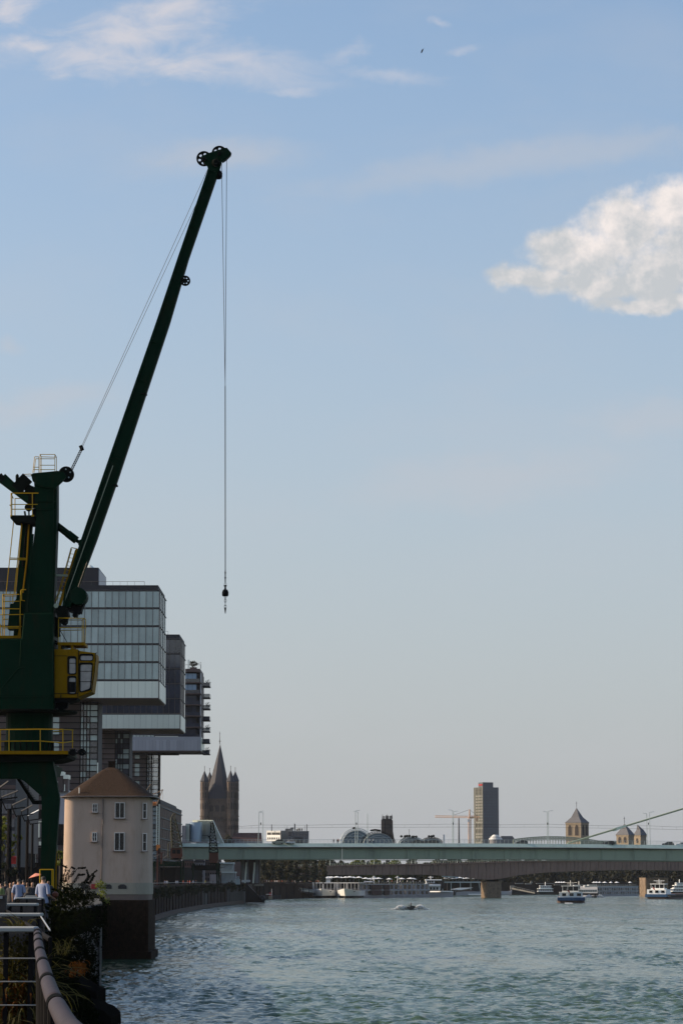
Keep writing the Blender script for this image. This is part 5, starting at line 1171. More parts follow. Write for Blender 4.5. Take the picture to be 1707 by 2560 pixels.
# bridge end piers with bright edges
sup = thing('bridge_support', 'pale splayed concrete pillars carrying the left end of the green bridge', 'bridge pillars', tuple(W(625, 2212, 956)))
for x0, x1, lean, yt, mt in ((604, 611, 3, 2148, 'concrete'), (610.5, 614.5, -4, 2156, 'white_panel'), (617, 621.5, 0, 2148, 'museum'), (631, 635, -4, 2156, 'white_panel'), (638, 646, 0, 2148, 'museum')):
    s = MB(); s.pprism([(x0 - (lean < 0) * 0 + (4 if lean < 0 else 0), yt), (x1 + (4 if lean < 0 else 0), yt), (x1, 2208), (x0, 2208)], 955, 2); s.build('pillar', mt, sup)
s = MB(); s.pbox(602, 650, 2148, 2210, 960, 6); s.build('abutment', 'soffit', sup)
# brown office range on the quay
of = thing('quay_office', 'brown office range with white ledges along the quay below the cantilever blocks', 'office building', (-56, 895, GZ))
xq = W(401, 2005, 840).x
s = MB(); zr = W(401, 2004.5, 840).z; s.box(xq - 14, xq, 840, 952, GZ, zr - .6); s.build('wall', 'office_brown', of)
s = MB(); s.box(xq - 14, xq + .1, 839.8, 952.2, zr - .6, zr + .2); s.box(xq - .6, xq - .4, 841, 930, zr + .2, zr + .9); s.build('roof_edge', 'dark_roof', of)
led = unit('ledge', 'concrete'); bay = unit('bay', 'office_brown')
for f_ in range(6):
    z = zr - 1.6 - f_ * 3.15; inst('ledge', led, of, (xq, 842, z), (.35, 110, .32))
    for q_ in range(11): inst('bay', bay, of, (xq, 843 + q_ * 9.9, z - 2.7), (.15, 7.6, 2.5)) if z > 9 else None
s = MB(); s.box(xq - 14, xq - .1, 839.4, 840, GZ, zr - .7); s.build('end_wall', 'dark_roof', of)
# old town houses seen under the bridge
for i, (x0, x1, y0, mt, lb_) in enumerate(((455, 484, 2147, 'red_roof', 'dark red brown house under the bridge right of the rusty crane cabin'), (484, 512, 2150, 'museum', 'grey house under the bridge between the two lattice cranes'), (512, 552, 2146, 'brown_panel', 'brown house under the bridge behind the dark red crane cabin'))):
    D = 1110 + i * 6; h = thing('town_house', lb_, 'house', tuple(W((x0 + x1) / 2, 2210, D)), group='old houses under the bridge')
    s = MB(); s.pbox(x0, x1 - .3, y0 + 6, 2214, D, 9); s.build('wall', mt, h)
    s = MB(); s.pprism([(x0, y0 + 6), (x0 + 5, y0 - 4), (x1 - 5, y0 - 4), (x1, y0 + 6)], D - .4, 9.5); s.build('roof', 'dark_roof', h)
    for r in range(4):
        for c in range(int((x1 - x0) / 6)): s = MB(); s.pbox(x0 + 2 + c * 6, x0 + 5 + c * 6, y0 + 10 + r * 13, y0 + 17 + r * 13, D - .1, .15); s.build('window', 'pane_black', h)
# low sheds and dark masses behind the promenade
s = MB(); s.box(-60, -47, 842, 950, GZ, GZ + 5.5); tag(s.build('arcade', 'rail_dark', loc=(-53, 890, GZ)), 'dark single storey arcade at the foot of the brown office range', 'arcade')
# orange lattice crane on the quay + slim lit column crane
def lattice(s, base, top, wb, wt, nseg, r=.05):
    base, top = Vector(base), Vector(top)
    def ringp(t): c = base.lerp(top, t); w = wb + (wt - wb) * t; return [c + Vector((i * w / 2, j * w / 2, 0)) for i, j in ((-1, -1), (1, -1), (1, 1), (-1, 1))]
    for k in range(nseg):
        a, b = ringp(k / nseg), ringp((k + 1) / nseg)
        for i in range(4): s.tube(a[i], b[i], r * 1.5, 4); s.tube(a[i], b[(i + 1) % 4], r, 4); s.tube(a[i], a[(i + 1) % 4], r, 4)
    return s
D = 745; oc = thing('lattice_crane', 'old harbour crane with yellowish lattice mast and rusty orange cabin', 'crane', tuple(W(440, 2212, D)))
s = MB(); lattice(s, W(443, 2120, D), W(432.5, 2044, D), 2.7, 1.0, 9, .07); lattice(s, W(432, 2046, D), W(437, 2033, D), .9, .5, 2, .05); s.build('lattice_mast', 'old_yellow', oc)
s = MB(); s.tube(W(437, 2046, D), W(455, 2115, D), .08, 5); s.tube(W(439, 2046, D), W(457, 2115, D), .06, 5); s.tube(W(424, 2077, D), W(450, 2078, D), .1, 5); s.tube(W(452, 2095, D), W(457, 2088, D), .15, 5); s.build('tie_rod', 'crane_dark', oc)
s = MB(); s.pprism([(427, 2121), (455, 2119), (456, 2140), (452, 2146), (430, 2146), (426.5, 2138)], D, 2.8); s.build('cabin', 'orange_dark', oc)
s = MB(); s.pbox(431, 440, 2124, 2134, D - .05, .1); s.pbox(442, 451, 2124, 2134, D - .05, .1); s.build('cabin_window', 'pane_black', oc)
s = MB(); s.lathe([(1.5, 0), (1.6, .4)], W(441, 2149, D + 1.4), 16); s.pbox(430, 454, 2146, 2149, D + .2, 2.4); s.build('slewing_ring', 'crane_dark', oc)
s = MB(); s.pbox(374, 452, 2154, 2166, D, 1.2); s.pbox(374, 452, 2154, 2166, D + 5, 1.2); s.build('portal_beam', 'crane_green', oc)
for x, d in ((451, 0), (457, 3), (380, 0), (384, 4)): s = MB(); s.pprism([(x, 2152), (x + 4, 2152), (x + 3.4, 2215), (x + .6, 2215)], D + d, .8); s.build('leg', 'crane_green', oc)
s = MB(); s.path([W(421, 2141, D), W(421, 2110, D), W(426, 2106, D)], .1, 5); s.path([W(417, 2143, D), W(428, 2144, D)], .1, 5); s.tube(W(421, 2130, D), W(428, 2130, D), .07, 4); s.build('platform_railing', 'old_yellow', oc)
D = 850; dc = thing('lattice_crane', 'slim dark lattice crane with dark red cabin standing before the ribbed museum hall', 'crane', tuple(W(535, 2212, D)))
s = MB(); lattice(s, W(534.5, 2131, D), W(530.5, 2056, D), 2.7, .7, 9, .075); s.build('lattice_mast', 'crane_dark', dc)
s = MB(); s.tube(W(531, 2053, D), W(543, 2110, D), .08, 5); s.tube(W(505, 2088, D), W(522, 2089, D), .07, 4); s.prism([W(519, 2089, D), W(527, 2089, D), W(525, 2100, D)], (0, .5, 0)); s.build('jib_tie', 'crane_dark', dc)
s = MB(); s.pprism([(523, 2131), (545.5, 2131), (546, 2150), (543, 2157), (525, 2157), (522.5, 2150)], D, 2.6); s.build('cabin', 'orange_dark', dc)
s = MB(); s.pbox(524, 544, 2157, 2161, D + .3, 2.2); s.pbox(478, 548, 2163, 2176, D + 1, 1.2); s.build('portal_beam', 'crane_dark', dc)
for x, d in ((540, 0), (545, 4), (480, 0)): s = MB(); s.pprism([(x, 2158), (x + 6, 2158), (x + 4, 2212), (x + 1.5, 2212)], D + d, .8); s.build('leg', 'crane_green', dc)
D = 700; pc_ = thing('column_crane', 'slender sunlit orange slewing crane on a grey column behind the house roof', 'crane', tuple(W(394, 2205, D)))
s = MB(); s.pbox(391, 393.6, 2015, 2112, D, .5); s.pbox(397, 399.6, 2010, 2112, D + .2, .5); s.build('column', 'white_panel', pc_)
s = MB()
for k_ in range(16): s.pbox(393.6, 397, 2018 + k_ * 6, 2019 + k_ * 6, D + .1, .3)
s.build('column_tie', 'steel_pale', pc_)
s = MB(); lattice(s, W(375.5, 2010, D), W(392.5, 2010, D), .01, .01, 1, .01)
s = MB(); s.pbox(375, 392, 2004.5, 2006, D, .9); s.pbox(375, 392, 2011.5, 2013.5, D, .9)
for k_ in range(4): s.tube(W(375.5 + k_ * 4.3, 2012, D), W(377.6 + k_ * 4.3, 2005, D), .1, 4); s.tube(W(377.6 + k_ * 4.3, 2005, D), W(379.8 + k_ * 4.3, 2012, D), .1, 4)
s.build('counter_jib', 'orange', pc_)
s = MB(); s.beam(W(392, 2011, D), W(406, 1976, D), .32, .3, up=(0, 1, 0), w2=.12, h2=.12); s.beam(W(395, 2004, D + .8), W(407, 1975, D + .8), .2, .2, up=(0, 1, 0), w2=.1, h2=.1); s.build('jib', 'crane_pale', pc_)
s = MB(); s.beam(W(406.5, 1974.5, D), W(383, 1985.5, D), .14, .14, up=(0, 1, 0)); s.beam(W(383, 1984, D), W(400, 1979, D), .08, .1, up=(0, 1, 0)); s.tube(W(406.8, 1976, D), W(406.8, 1998, D), .03, 4); s.lathe([(.2, 0), (.2, .5)], W(406.5, 1975, D), 8, 'Y'); s.build('jib_tie', 'crane_pale', pc_)
s = MB(); s.beam(W(362, 1983, D), W(377, 1960, D), .16, .16, up=(0, 1, 0)); s.build('second_jib', 'crane_pale', pc_)
s = MB(); s.pbox(391, 400, 2112, 2120, D - .1, 1.2); s.pprism([(391, 2120), (397, 2120), (394, 2126), (391, 2126)], D, .8); s.build('column_collar', 'orange', pc_)
s = MB(); s.pbox(392, 396, 2126, 2215, D + .3, .5); s.pbox(401.5, 406, 2132, 2160, D, .6); s.pbox(400, 410, 2131, 2133.5, D - .1, .8); s.build('base_column', 'orange_dark', pc_)
s = MB(); s.pbox(373, 391.5, 1988, 2206, 890, 6); o = s.build('lattice_screen', 'rail_dark', loc=tuple(W(382, 2206, 890))); tag(o, 'narrow black building edge between the house and the orange crane', 'building')
for i, (x, y) in enumerate(((379.7, 2033), (379.7, 2121.5))):
    o = MB().lathe([(.02, -.22), (.22, 0), (.02, .22)], W(x, y, 880), 10).build('wall_lamp', 'white_paint', loc=tuple(W(x, y, 880))); tag(o, ['upper', 'lower'][i] + ' small white globe on the black building edge right of the house', 'lamp')
# white flat building right of the church
D = 1500; fb = thing('flat_building', 'low flat roofed building, white left part and dark glazed right part', 'building', tuple(W(720, 2112, D)))
fy_ = lambda x: D + (701 - x) * .22
def slab_(x0, x1, y0, y1, o_, th, nm, mt):
    s = MB(); P4 = [W(x0, y0, fy_(x0)), W(x1, y0, fy_(x1)), W(x1, y1, fy_(x1)), W(x0, y1, fy_(x0))]; P4[3].x = P4[0].x; P4[2].x = P4[1].x; s.prism([p + Vector((0, o_, 0)) for p in P4], (0, th, 0)); return s.build(nm, mt, fb)
slab_(666.5, 701, 2078, 2103, 0, 8, 'wall', 'white_paint')
s = MB(); s.pbox(701, 721, 2076.5, 2112, D + 3, 8); s.build('side_wall', 'concrete', fb)
s = MB(); s.pbox(720.5, 771.5, 2078.5, 2112, D + 1, 9); s.build('glazed_wing', 'highrise', fb)
for x in (668, 679.5, 690): slab_(x, x + 9.8, 2081, 2087, -.15, .2, 'window', 'void')
for x in (668, 672.5, 677, 681, 685, 690, 695): slab_(x + .8, x + 3.2, 2093.5, 2098, -.15, .2, 'window', 'void')
for x in range(722, 770, 8):
    s = MB(); s.pbox(x, x + 6.8, 2081, 2090, D + .85, .2); s.build('window', 'glass_dark', fb)
    s = MB(); s.pbox(x + .8, x + 5, 2093.5, 2101, D + .85, .2); s.build('window', 'glass_dark', fb)
s = MB(); s.pbox(736, 756, 2093, 2112, D + .8, .2); s.build('gate', 'void', fb)
s = MB(); s.pbox(720, 772, 2077.5, 2079, D + .8, 9.5); s.build('parapet', 'concrete', fb); slab_(666, 701.5, 2076.8, 2078, -.3, 8.6, 'parapet', 'white_paint')
s = MB(); s.pbox(713, 733, 2071.5, 2077, D + 4, 3); s.pbox(726, 734, 2068.5, 2072, D + 4, 2); s.pbox(735.5, 738.5, 2060, 2077, D + 4, 1); s.pbox(740, 745, 2073, 2077, D + 4, 2)
for x in (746, 750, 755): s.lathe([(.35, 0), (.4, 1.3)], W(x, 2077, D + 4), 8)
s.build('roof_plant', 'concrete', fb)
s = MB()
for x, y0 in ((679.3, 2061), (767, 2060.5), (736.5, 2057), (762, 2064), (718, 2064)): s.tube(W(x, 2078, D + 3), W(x, y0, D + 3), .18 if x in (679.3, 767) else .07, 4)
s.build('antenna', 'rail_dark', fb)
# musical tent: arches over a glass vault
def arch_hall(par, x0, x1, yb, yt, D, dep, glass=True, truss=True, arcs=1):
    cx_, rx, rz = (x0 + x1) / 2, (x1 - x0) / 2, yb - yt; N = 22
    P = lambda t, k, d: W(cx_ - rx * k * math.cos(t), yb - rz * k * math.sin(t), D + d)
    if glass:
        s = MB(); A = [P(PI * i / N, .86, 2) for i in range(N + 1)]; s.prism(A, (0, dep, 0)); s.build('glass_vault', 'arch_glass', par)
        s = MB()
        for i in range(3): s.path([P(PI * j / N, .86 - .18 * i, 1.7) for j in range(N + 1)], .12, 4)
        s.pbox(cx_ - rx * .68, cx_ + rx * .66, yb - rz * .52, yb - rz * .48, D + 1.4, .4); s.build('glazing_rib', 'steel_pale', par)
    s = MB()
    for i in range(N):
        for k_ in (.90, 1.02): s.tube(P(PI * i / N, k_, 0), P(PI * (i + 1) / N, k_, 0), .16, 4)
        s.tube(P(PI * i / N, .90, 0), P(PI * (i + 1) / N, 1.02, 0), .1, 4); s.tube(P(PI * i / N, 1.02, 0), P(PI * (i + 1) / N, .90, 0), .1, 4)
    s.build('arch_truss', 'steel_pale' if truss else 'crane_dark', par)
mt_ = thing('musical_tent', 'two blue glass vaults under white steel lattice arches behind the bridge', 'theatre', tuple(W(910, 2110, 1800)))
arch_hall(mt_, 850, 932, 2110, 2071, 1800, 30); arch_hall(mt_, 902, 988, 2110, 2079, 1790, 30, truss=False)
s = MB()
for x in range(928, 950, 3): s.lathe([(.3, 0), (.9, .6), (.3, 1.2)], W(x, 2077 + abs(x - 938) * .15, 1788), 6)
for x in (884, 887): s.lathe([(.3, 0), (.9, .6), (.3, 1.4)], W(x, 2073, 1798), 6)
s.build('hoist_gear', 'crane_dark', mt_)
st_ = thing('station_hall', 'tangle of low steel arches and dark vaults right of the dark stone tower', 'hall', tuple(W(1050, 2110, 1950)))
for i, (a, b, y) in enumerate(((994, 1062, 2092), (1048, 1108, 2093), (1018, 1050, 2090), (1000, 1036, 2091))): arch_hall(st_, a, b, 2112, y, 1940 + i * 4, 5, glass=i < 2, truss=i % 2 == 0)
s = MB()
for x in (1003, 1012, 1017, 1023, 1031, 1034, 1040, 1072, 1078, 1083): s.lathe([(.3, 0), (1.1, .8), (.4, 1.7)], W(x, 2093 + (x % 3), 1936), 6)
s.tube(W(1022.5, 2095, 1936), W(1022.5, 2073, 1936), .12, 4); s.build('hoist_gear', 'crane_dark', st_)
s = MB(); s.pprism([(1045, 2110), (1050, 2103), (1066, 2101), (1085, 2104), (1097, 2110)], 1934, 6); s.build('dark_vault', 'dark_roof', st_)
# dark stone tower
D = 1900; dt = thing('stone_tower', 'dark weathered gothic tower with battlements beside the glass vaults', 'church tower', tuple(W(970, 2110, D)))
s = MB(); s.pprism([(953, 2112), (953, 2050), (955, 2047), (979, 2047), (981.5, 2052), (982, 2078), (985.5, 2100), (985.5, 2112)], D, 8); s.build('tower_wall', 'church_dark', dt)
s = MB()
for x in (955.5, 959.5, 964, 968.5, 973, 976.5): s.pbox(x, x + 2.4, 2038.5 + (x % 2), 2048, D + .2, 7.4)
for x in (954.5, 966, 978): s.pprism([(x, 2047), (x + 1.5, 2034), (x + 3, 2047)], D, 1)
s.build('battlement', 'church_dark', dt)
s = MB()
for x in (958, 966, 971, 977): s.pbox(x, x + 1.2, 2052, 2098, D - .5, .6)
s.build('buttress', 'church_stone', dt)
s = MB()
for x in (960.5, 968, 973.5): s.pbox(x, x + 2, 2056, 2078, D - .1, .2)
s.build('lancet', 'void', dt)
# small white block, chimney, tower crane
s = MB(); s.pbox(1106.5, 1111.3, 2086.5, 2110, 1700, 2); tag(s.build('white_block', 'white_paint', loc=tuple(W(1109, 2110, 1700))), 'small plain white block rising above the bridge railing', 'block')
s = MB(); c_ = W(1146.6, 2108, 2300); s.lathe([(3.9 * 2300 / F * .62, c_.z), (2.6 * 2300 / F * .62, W(1146.6, 2046, 2300).z), (1.0 * 2300 / F * .6, W(1146.6, 2044.5, 2300).z)], (c_.x, c_.y, 0), 14)
tag(s.build('chimney', 'highrise', loc=tuple(c_)), 'tall slim chimney in a haze blue tint under the jib of the orange tower crane', 'chimney')  # blue of the distant haze is baked into this colour
D = 1950; tcn = thing('tower_crane', 'pale orange tower crane with long horizontal jib beside the high-rise', 'tower crane', tuple(W(1173.5, 2110, D)))
kk = D / F
s = MB(); lattice(s, W(1173.5, 2112, D), W(1173.5, 2046, D), 6.0 * kk, 6.0 * kk, 12, .12); s.build('mast', 'crane_pale', tcn)
s = MB(); lattice(s, W(1173.5, 2044, D), W(1173.3, 2023, D), 4 * kk, .8 * kk, 4, .12); s.build('apex', 'crane_pale', tcn)
s = MB(); p0, p1 = W(1087, 2043.5, D), W(1170, 2044.5, D); nn = 26
for i in range(nn):
    a, b = p0.lerp(p1, i / nn), p0.lerp(p1, (i + 1) / nn); h = Vector((0, 0, 1.25)); m_ = (a + b) / 2 + h
    for yy in (-.6, .6): o_ = Vector((0, yy, 0)); s.tube(a + o_, b + o_, .13, 4); s.tube(a + o_, m_, .08, 4); s.tube(m_, b + o_, .08, 4)
    s.tube(a + h, b + h, .13, 4)
s.build('jib', 'crane_pale', tcn)
s = MB(); p0, p1 = W(1177, 2043, D), W(1198, 2045, D)
for h in (0, 1.0):
    for yy in (-.6, .6): s.tube(p0 + Vector((0, yy, h)), p1 + Vector((0, yy, h)), .12, 4)
for i in range(8): s.tube(p0.lerp(p1, i / 8), p0.lerp(p1, (i + 1) / 8) + Vector((0, 0, 1)), .08, 4)
s.build('counter_jib', 'orange', tcn)
s = MB(); s.pbox(1189, 1194, 2045, 2053, D - 1, 2); s.pbox(1172, 1183, 2041.5, 2046, D - 1.2, 2.4); s.build('counterweight', 'crane_pale', tcn)
s = MB(); s.pbox(1168.5, 1172.3, 2048.5, 2054.5, D - 1.5, 1.2); s.build('driver_cab', 'white_paint', tcn)
s = MB(); s.tube(W(1173, 2024, D), W(1135, 2037.5, D), .09, 4); s.tube(W(1173, 2024, D), W(1194, 2040, D), .09, 4); s.build('tie_rod', 'rail_dark', tcn)
# high-rise
D = 2300; hr = thing('high_rise', 'tall dark office high-rise with a pale sunlit left face', 'high-rise', tuple(W(1215, 2110, D)))
A, Bc, E_ = W(1184.6, 1968, D + 12), W(1207, 1968, D), W(1245.5, 1968, D + 5); dirL = (A - Bc); dirL.z = 0; dirR = (E_ - Bc); dirR.z = 0; zt, zb = Bc.z, GZ
p0 = Vector((Bc.x, Bc.y, 0)); pl4 = [p0, p0 + dirL, p0 + dirL + dirR, p0 + dirR]
s = MB(); s.prism([p + Vector((0, 0, zb)) for p in pl4], (0, 0, zt - zb)); s.build('core', 'highrise', hr)
s = MB(); nL = Vector((dirL.y, -dirL.x, 0)).normalized(); nL = -nL if nL.dot(Vector((-1, 0, 0))) < 0 else nL
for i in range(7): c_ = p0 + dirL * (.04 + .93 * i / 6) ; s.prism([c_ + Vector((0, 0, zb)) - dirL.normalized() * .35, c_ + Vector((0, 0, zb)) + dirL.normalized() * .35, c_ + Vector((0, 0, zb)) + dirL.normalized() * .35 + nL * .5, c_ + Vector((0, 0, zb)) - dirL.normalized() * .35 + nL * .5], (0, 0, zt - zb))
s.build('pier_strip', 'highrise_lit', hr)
nf_ = 30; s = MB(); s2 = MB(); rh_ = random.Random(3)
for f_ in range(nf_):
    z = zt - 3 - f_ * (zt - 12) / nf_
    for i in range(5):
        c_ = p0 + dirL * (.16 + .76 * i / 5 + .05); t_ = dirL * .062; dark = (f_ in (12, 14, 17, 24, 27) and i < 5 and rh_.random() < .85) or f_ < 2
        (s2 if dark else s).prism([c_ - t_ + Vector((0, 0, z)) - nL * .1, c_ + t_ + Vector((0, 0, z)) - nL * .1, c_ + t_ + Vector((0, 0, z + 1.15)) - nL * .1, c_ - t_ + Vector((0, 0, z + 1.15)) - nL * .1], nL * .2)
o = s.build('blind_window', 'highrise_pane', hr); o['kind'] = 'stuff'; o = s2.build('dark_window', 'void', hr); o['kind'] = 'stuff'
s = MB(); nR = Vector((0, -1, 0))
for f_ in range(nf_):
    z = zt - 3 - f_ * (zt - 12) / nf_
    for i in range(5):
        if f_ in (5, 9, 13, 16, 21, 25) and rh_.random() < .8 or rh_.random() < .12: c_ = p0 + dirR * (.07 + .11 * i); s.prism([c_ + Vector((0, 0, z)), c_ + dirR * .05 + Vector((0, 0, z)), c_ + dirR * .05 + Vector((0, 0, z + 1.1)), c_ + Vector((0, 0, z + 1.1))], nR * .2)
o = s.build('bluish_window', 'highrise_dim', hr); o['kind'] = 'stuff'  # scattered panes in a bluish grey on the right face
s = MB()
for f_ in range(nf_): z = zt - 3.6 - f_ * (zt - 12) / nf_; a = p0 + dirR * .03; b = p0 + dirR * .97; s.beam(a + Vector((0, -.15, z)), b + Vector((0, -.15, z)), .15, .25)
o = s.build('floor_band', 'slate', hr); o['kind'] = 'stuff'
q0, q1 = p0 + dirL * .55 + dirR * .02, p0 + dirR * .72
s = MB(); ph_ = [p0 + dirL * .08 + dirR * .03, p0 + dirL * .58 + dirR * .03, p0 + dirL * .58 + dirR * .70, p0 + dirL * .08 + dirR * .70]
s.prism([p + Vector((0, 0, zt)) for p in ph_], (0, 0, 4.1)); pht = s.build('penthouse', 'highrise', hr)
s = MB()
for i in range(7):
    c_ = ph_[0].lerp(ph_[1], .12 + .12 * i); c_ += nL * .1; w_ = (ph_[1] - ph_[0]) * .04
    s.prism([c_ - w_ + Vector((0, 0, zt + 1.3)), c_ + w_ + Vector((0, 0, zt + 1.3)), c_ + w_ + Vector((0, 0, zt + 2.7)), c_ - w_ + Vector((0, 0, zt + 2.7))], nL * .2)
s.build('sign_letter', 'sign_red', pht)
# dome building
D = 2050; cx_ = W(1250, 2105, D); cd_ = thing('domed_hall', 'low domed hall with white stepped roof right of the high-rise', 'hall', tuple(cx_))
s = MB(); c_ = W(1238, 2110, D)
for i, (r_, y0, y1) in enumerate(((17, 2096, 2098.5), (13.5, 2092, 2094), (10, 2089, 2091), (6.5, 2087, 2088.6))):
    s.lathe([(r_ * D / F, W(1238, y1, D).z), (r_ * D / F * .94, W(1238, y0, D).z)], (c_.x, c_.y, 0), 20)
s.build('roof_step', 'white_paint', cd_)
s = MB(); s.lathe([(15 * D / F, GZ), (15 * D / F, W(1238, 2098, D).z), (5 * D / F, W(1238, 2088, D).z)], (c_.x, c_.y, 0), 20); s.build('drum', 'museum', cd_)
s = MB(); s.pprism([(1252, 2090), (1280, 2090), (1285, 2096), (1285, 2112), (1252, 2112)], D + 12, 10); s.build('wing', 'highrise', cd_)
# iron arch bridge
D = 2000; ab = thing('arch_bridge', 'low iron truss arch bridge seen above the green bridge railing', 'bridge', tuple(W(1400, 2110, D)))
def arcy(x): return 2091 + abs((x - 1378) / 95) ** 2 * 7.2 if x < 1472 else it([(1472, 2098), (1500, 2102.5), (1545, 2103.5)], x)
s = MB(); s2 = MB(); X = list(range(1283, 1545, 7))
for a, b in zip(X, X[1:]):
    for dd in (0, 18):
        s.beam(W(a, arcy(a) + .6, D + dd), W(b, arcy(b) + .6, D + dd), .7, .7); s2.tube(W(a, arcy(a) + 5, D + dd), W(b, arcy(b) + 5, D + dd), .22, 4)
        s2.tube(W(a, arcy(a), D + dd), W(b, arcy(b) + 11, D + dd), .2, 4); s2.tube(W(b, arcy(b), D + dd), W(a, arcy(a) + 11, D + dd), .2, 4); s2.tube(W(a, arcy(a), D + dd), W(a, 2112, D + dd), .25, 4)
s.build('top_chord', 'bridge_green', ab); o = s2.build('truss_web', 'bridge_green', ab); o['kind'] = 'stuff'
s = MB(); s.pbox(1450, 1545, 2103, 2112, D + 6, 4); s.build('side_span', 'bridge_green', ab)
# churches on the right
D = 2100; k = D / F
def church_tower(name, label, x0, xc, x1, ye, ya, xa, nl, nr_, arch_y, cross, D, conc, lit_ov=True):
    t = thing(name, label, 'church tower', tuple(W(xc, 2112, D)))
    A, C_, E2 = W(x0, ye, D + 7), W(xc, ye, D), W(x1, ye, D + 5); dl = A - C_; dl.z = 0; dr = E2 - C_; dr.z = 0; p0 = Vector((C_.x, C_.y, 0)); z1 = C_.z
    pl4 = [p0, p0 + dl, p0 + dl + dr, p0 + dr]; s = MB(); s.prism([p + Vector((0, 0, GZ)) for p in pl4], (0, 0, z1 - GZ)); s.build('wall', 'sandstone', t)
    cen = sum(pl4, Vector()) / 4; ap = Vector((W(xa, ya, D + 5).x, cen.y, W(xa, ya, D + 5).z)); e = .7
    base = [p + (p - cen).normalized() * e + Vector((0, 0, z1)) for p in pl4]
    s = MB(); mid = [p.lerp(cen + Vector((0, 0, z1)), .52 if conc else .5) + Vector((0, 0, (ap.z - z1) * (.36 if conc else .5))) for p in base]
    s.add(base + mid + [ap], [(0, 1, 5, 4), (1, 2, 6, 5), (2, 3, 7, 6), (3, 0, 4, 7), (4, 5, 8), (5, 6, 8), (6, 7, 8), (7, 4, 8), (0, 1, 2, 3)]); s.build('roof', 'slate', t)
    if cross: s = MB(); s.tube(ap, ap + Vector((0, 0, 4.6)), .14, 4); s.tube(ap + Vector((-.6, 0, 3.4)), ap + Vector((.6, 0, 3.4)), .1, 4); s.build('roof_cross', 'rail_dark', t)
    nl_ = Vector((-dl.y, dl.x, 0)).normalized(); nl_ = nl_ if nl_.dot(Vector((-1, -.2, 0))) > 0 else -nl_; nr2 = Vector((dr.y, -dr.x, 0)).normalized(); nr2 = nr2 if nr2.y < 0 else -nr2
    for (d_, n_, cnt) in ((dl, nl_, nl), (dr, nr2, nr_)):
        for i in range(cnt):
            c_ = p0 + d_ * ((i + .62) / (cnt + .25)); w_ = d_ * (.13 if cnt > 1 else .16); zt2, zb2 = z1 - arch_y[0], z1 - arch_y[1]; pts = []
            for kx, kz in ((-1, 0), (-1, .7), (-.6, .9), (0, 1), (.6, .9), (1, .7), (1, 0)): pts.append(c_ + w_ * kx * 1.15 + Vector((0, 0, zb2 - .2 + (zt2 - zb2 + .5) * kz)))
            s = MB(); s.prism([p - n_ * .1 for p in pts], n_ * .25); wn_ = s.build('window_surround', 'sandstone' if not conc == 2 else 'red_roof', t)
            s = MB(); s.prism([c_ + w_ * kx * .85 + Vector((0, 0, zb2 + (zt2 - zb2) * kz)) + n_ * .16 for kx, kz in ((-1, 0), (-1, .7), (-.6, .9), (0, 1), (.6, .9), (1, .7), (1, 0))], n_ * .1); s.build('opening', 'church_dark', wn_)
    s = MB(); s.prism([p + (p - cen).normalized() * .3 + Vector((0, 0, z1 - .9)) for p in pl4], (0, 0, .85)); s.build('cornice', 'sandstone', t)
    return t
church_tower('church_tower', 'square sandstone belfry with pointed windows under a slate pyramid roof', 1413, 1451, 1470.5, 2056.6, 2019, 1440.4, 2, 2, (1.4, 9.4), True, 2100, 1)
church_tower('church_tower', 'left tower of the twin short towers, lit stone with round red arches', 1539.6, 1569.5, 1583.5, 2087, 2059, 1560, 2, 0, (1.2, 5.0), True, 1850, 0)
church_tower('church_tower', 'right tower of the twin short towers, one arched window in view', 1583.5, 1600, 1614.4, 2088, 2061, 1592.3, 1, 0, (1.8, 5.0), False, 1862, 0)
# ================================================================ SHIPS
def hull(s, L, Bm, H, bow=.22, stern=.06, sheer=.0, rake=1.5, z0=-.5, flare=.25, n=14, blunt=False):
    """hull along +X (bow at +L/2)"""
    st = []
    for i in range(n + 1):
        t = i / n; x = -L / 2 + L * t
        w = 1.0
        if t > 1 - bow: q = (t - (1 - bow)) / bow; w = (1 - q ** 2.2) if not blunt else (1 - .55 * q ** 2.5)
        if t < stern: w = .82 + .18 * t / stern
        zt = H + sheer * max(0, (t - .6) / .4) ** 2; xx = x + (rake * max(0, (t - .8) / .2) ** 2)
        b = Bm / 2 * max(w, .03); bb_ = b * (1 - flare * max(0, (t - .6) / .4))
        st.append([(x, -bb_, z0), (x, bb_, z0), (xx, b, zt), (xx, -b, zt)])
    v_ = [p for q in st for p in q]
    return s.add(v_, [(k * 4 + i, k * 4 + (i + 1) % 4, k * 4 + 4 + (i + 1) % 4, k * 4 + 4 + i) for k in range(n) for i in range(4)] + [(0, 1, 2, 3), tuple(n * 4 + i for i in range(4))])
def at(x, D): p = W(x, 2210, D); return (p.x, D, 0)
def umbrella(loc, r, label, group, h=2.6):
    t = thing('sun_umbrella', label, 'umbrella', loc, 0, group)
    s = MB(); s.lathe([(r, h - .45), (r * .55, h - .2), (.05, h + .15)], (0, 0, 0), 8); s.build('canopy', 'boat_white', t, local=True)
    s = MB(); s.tube((0, 0, 0), (0, 0, h), .04, 5); s.build('pole', 'steel_pale', t, local=True); return t
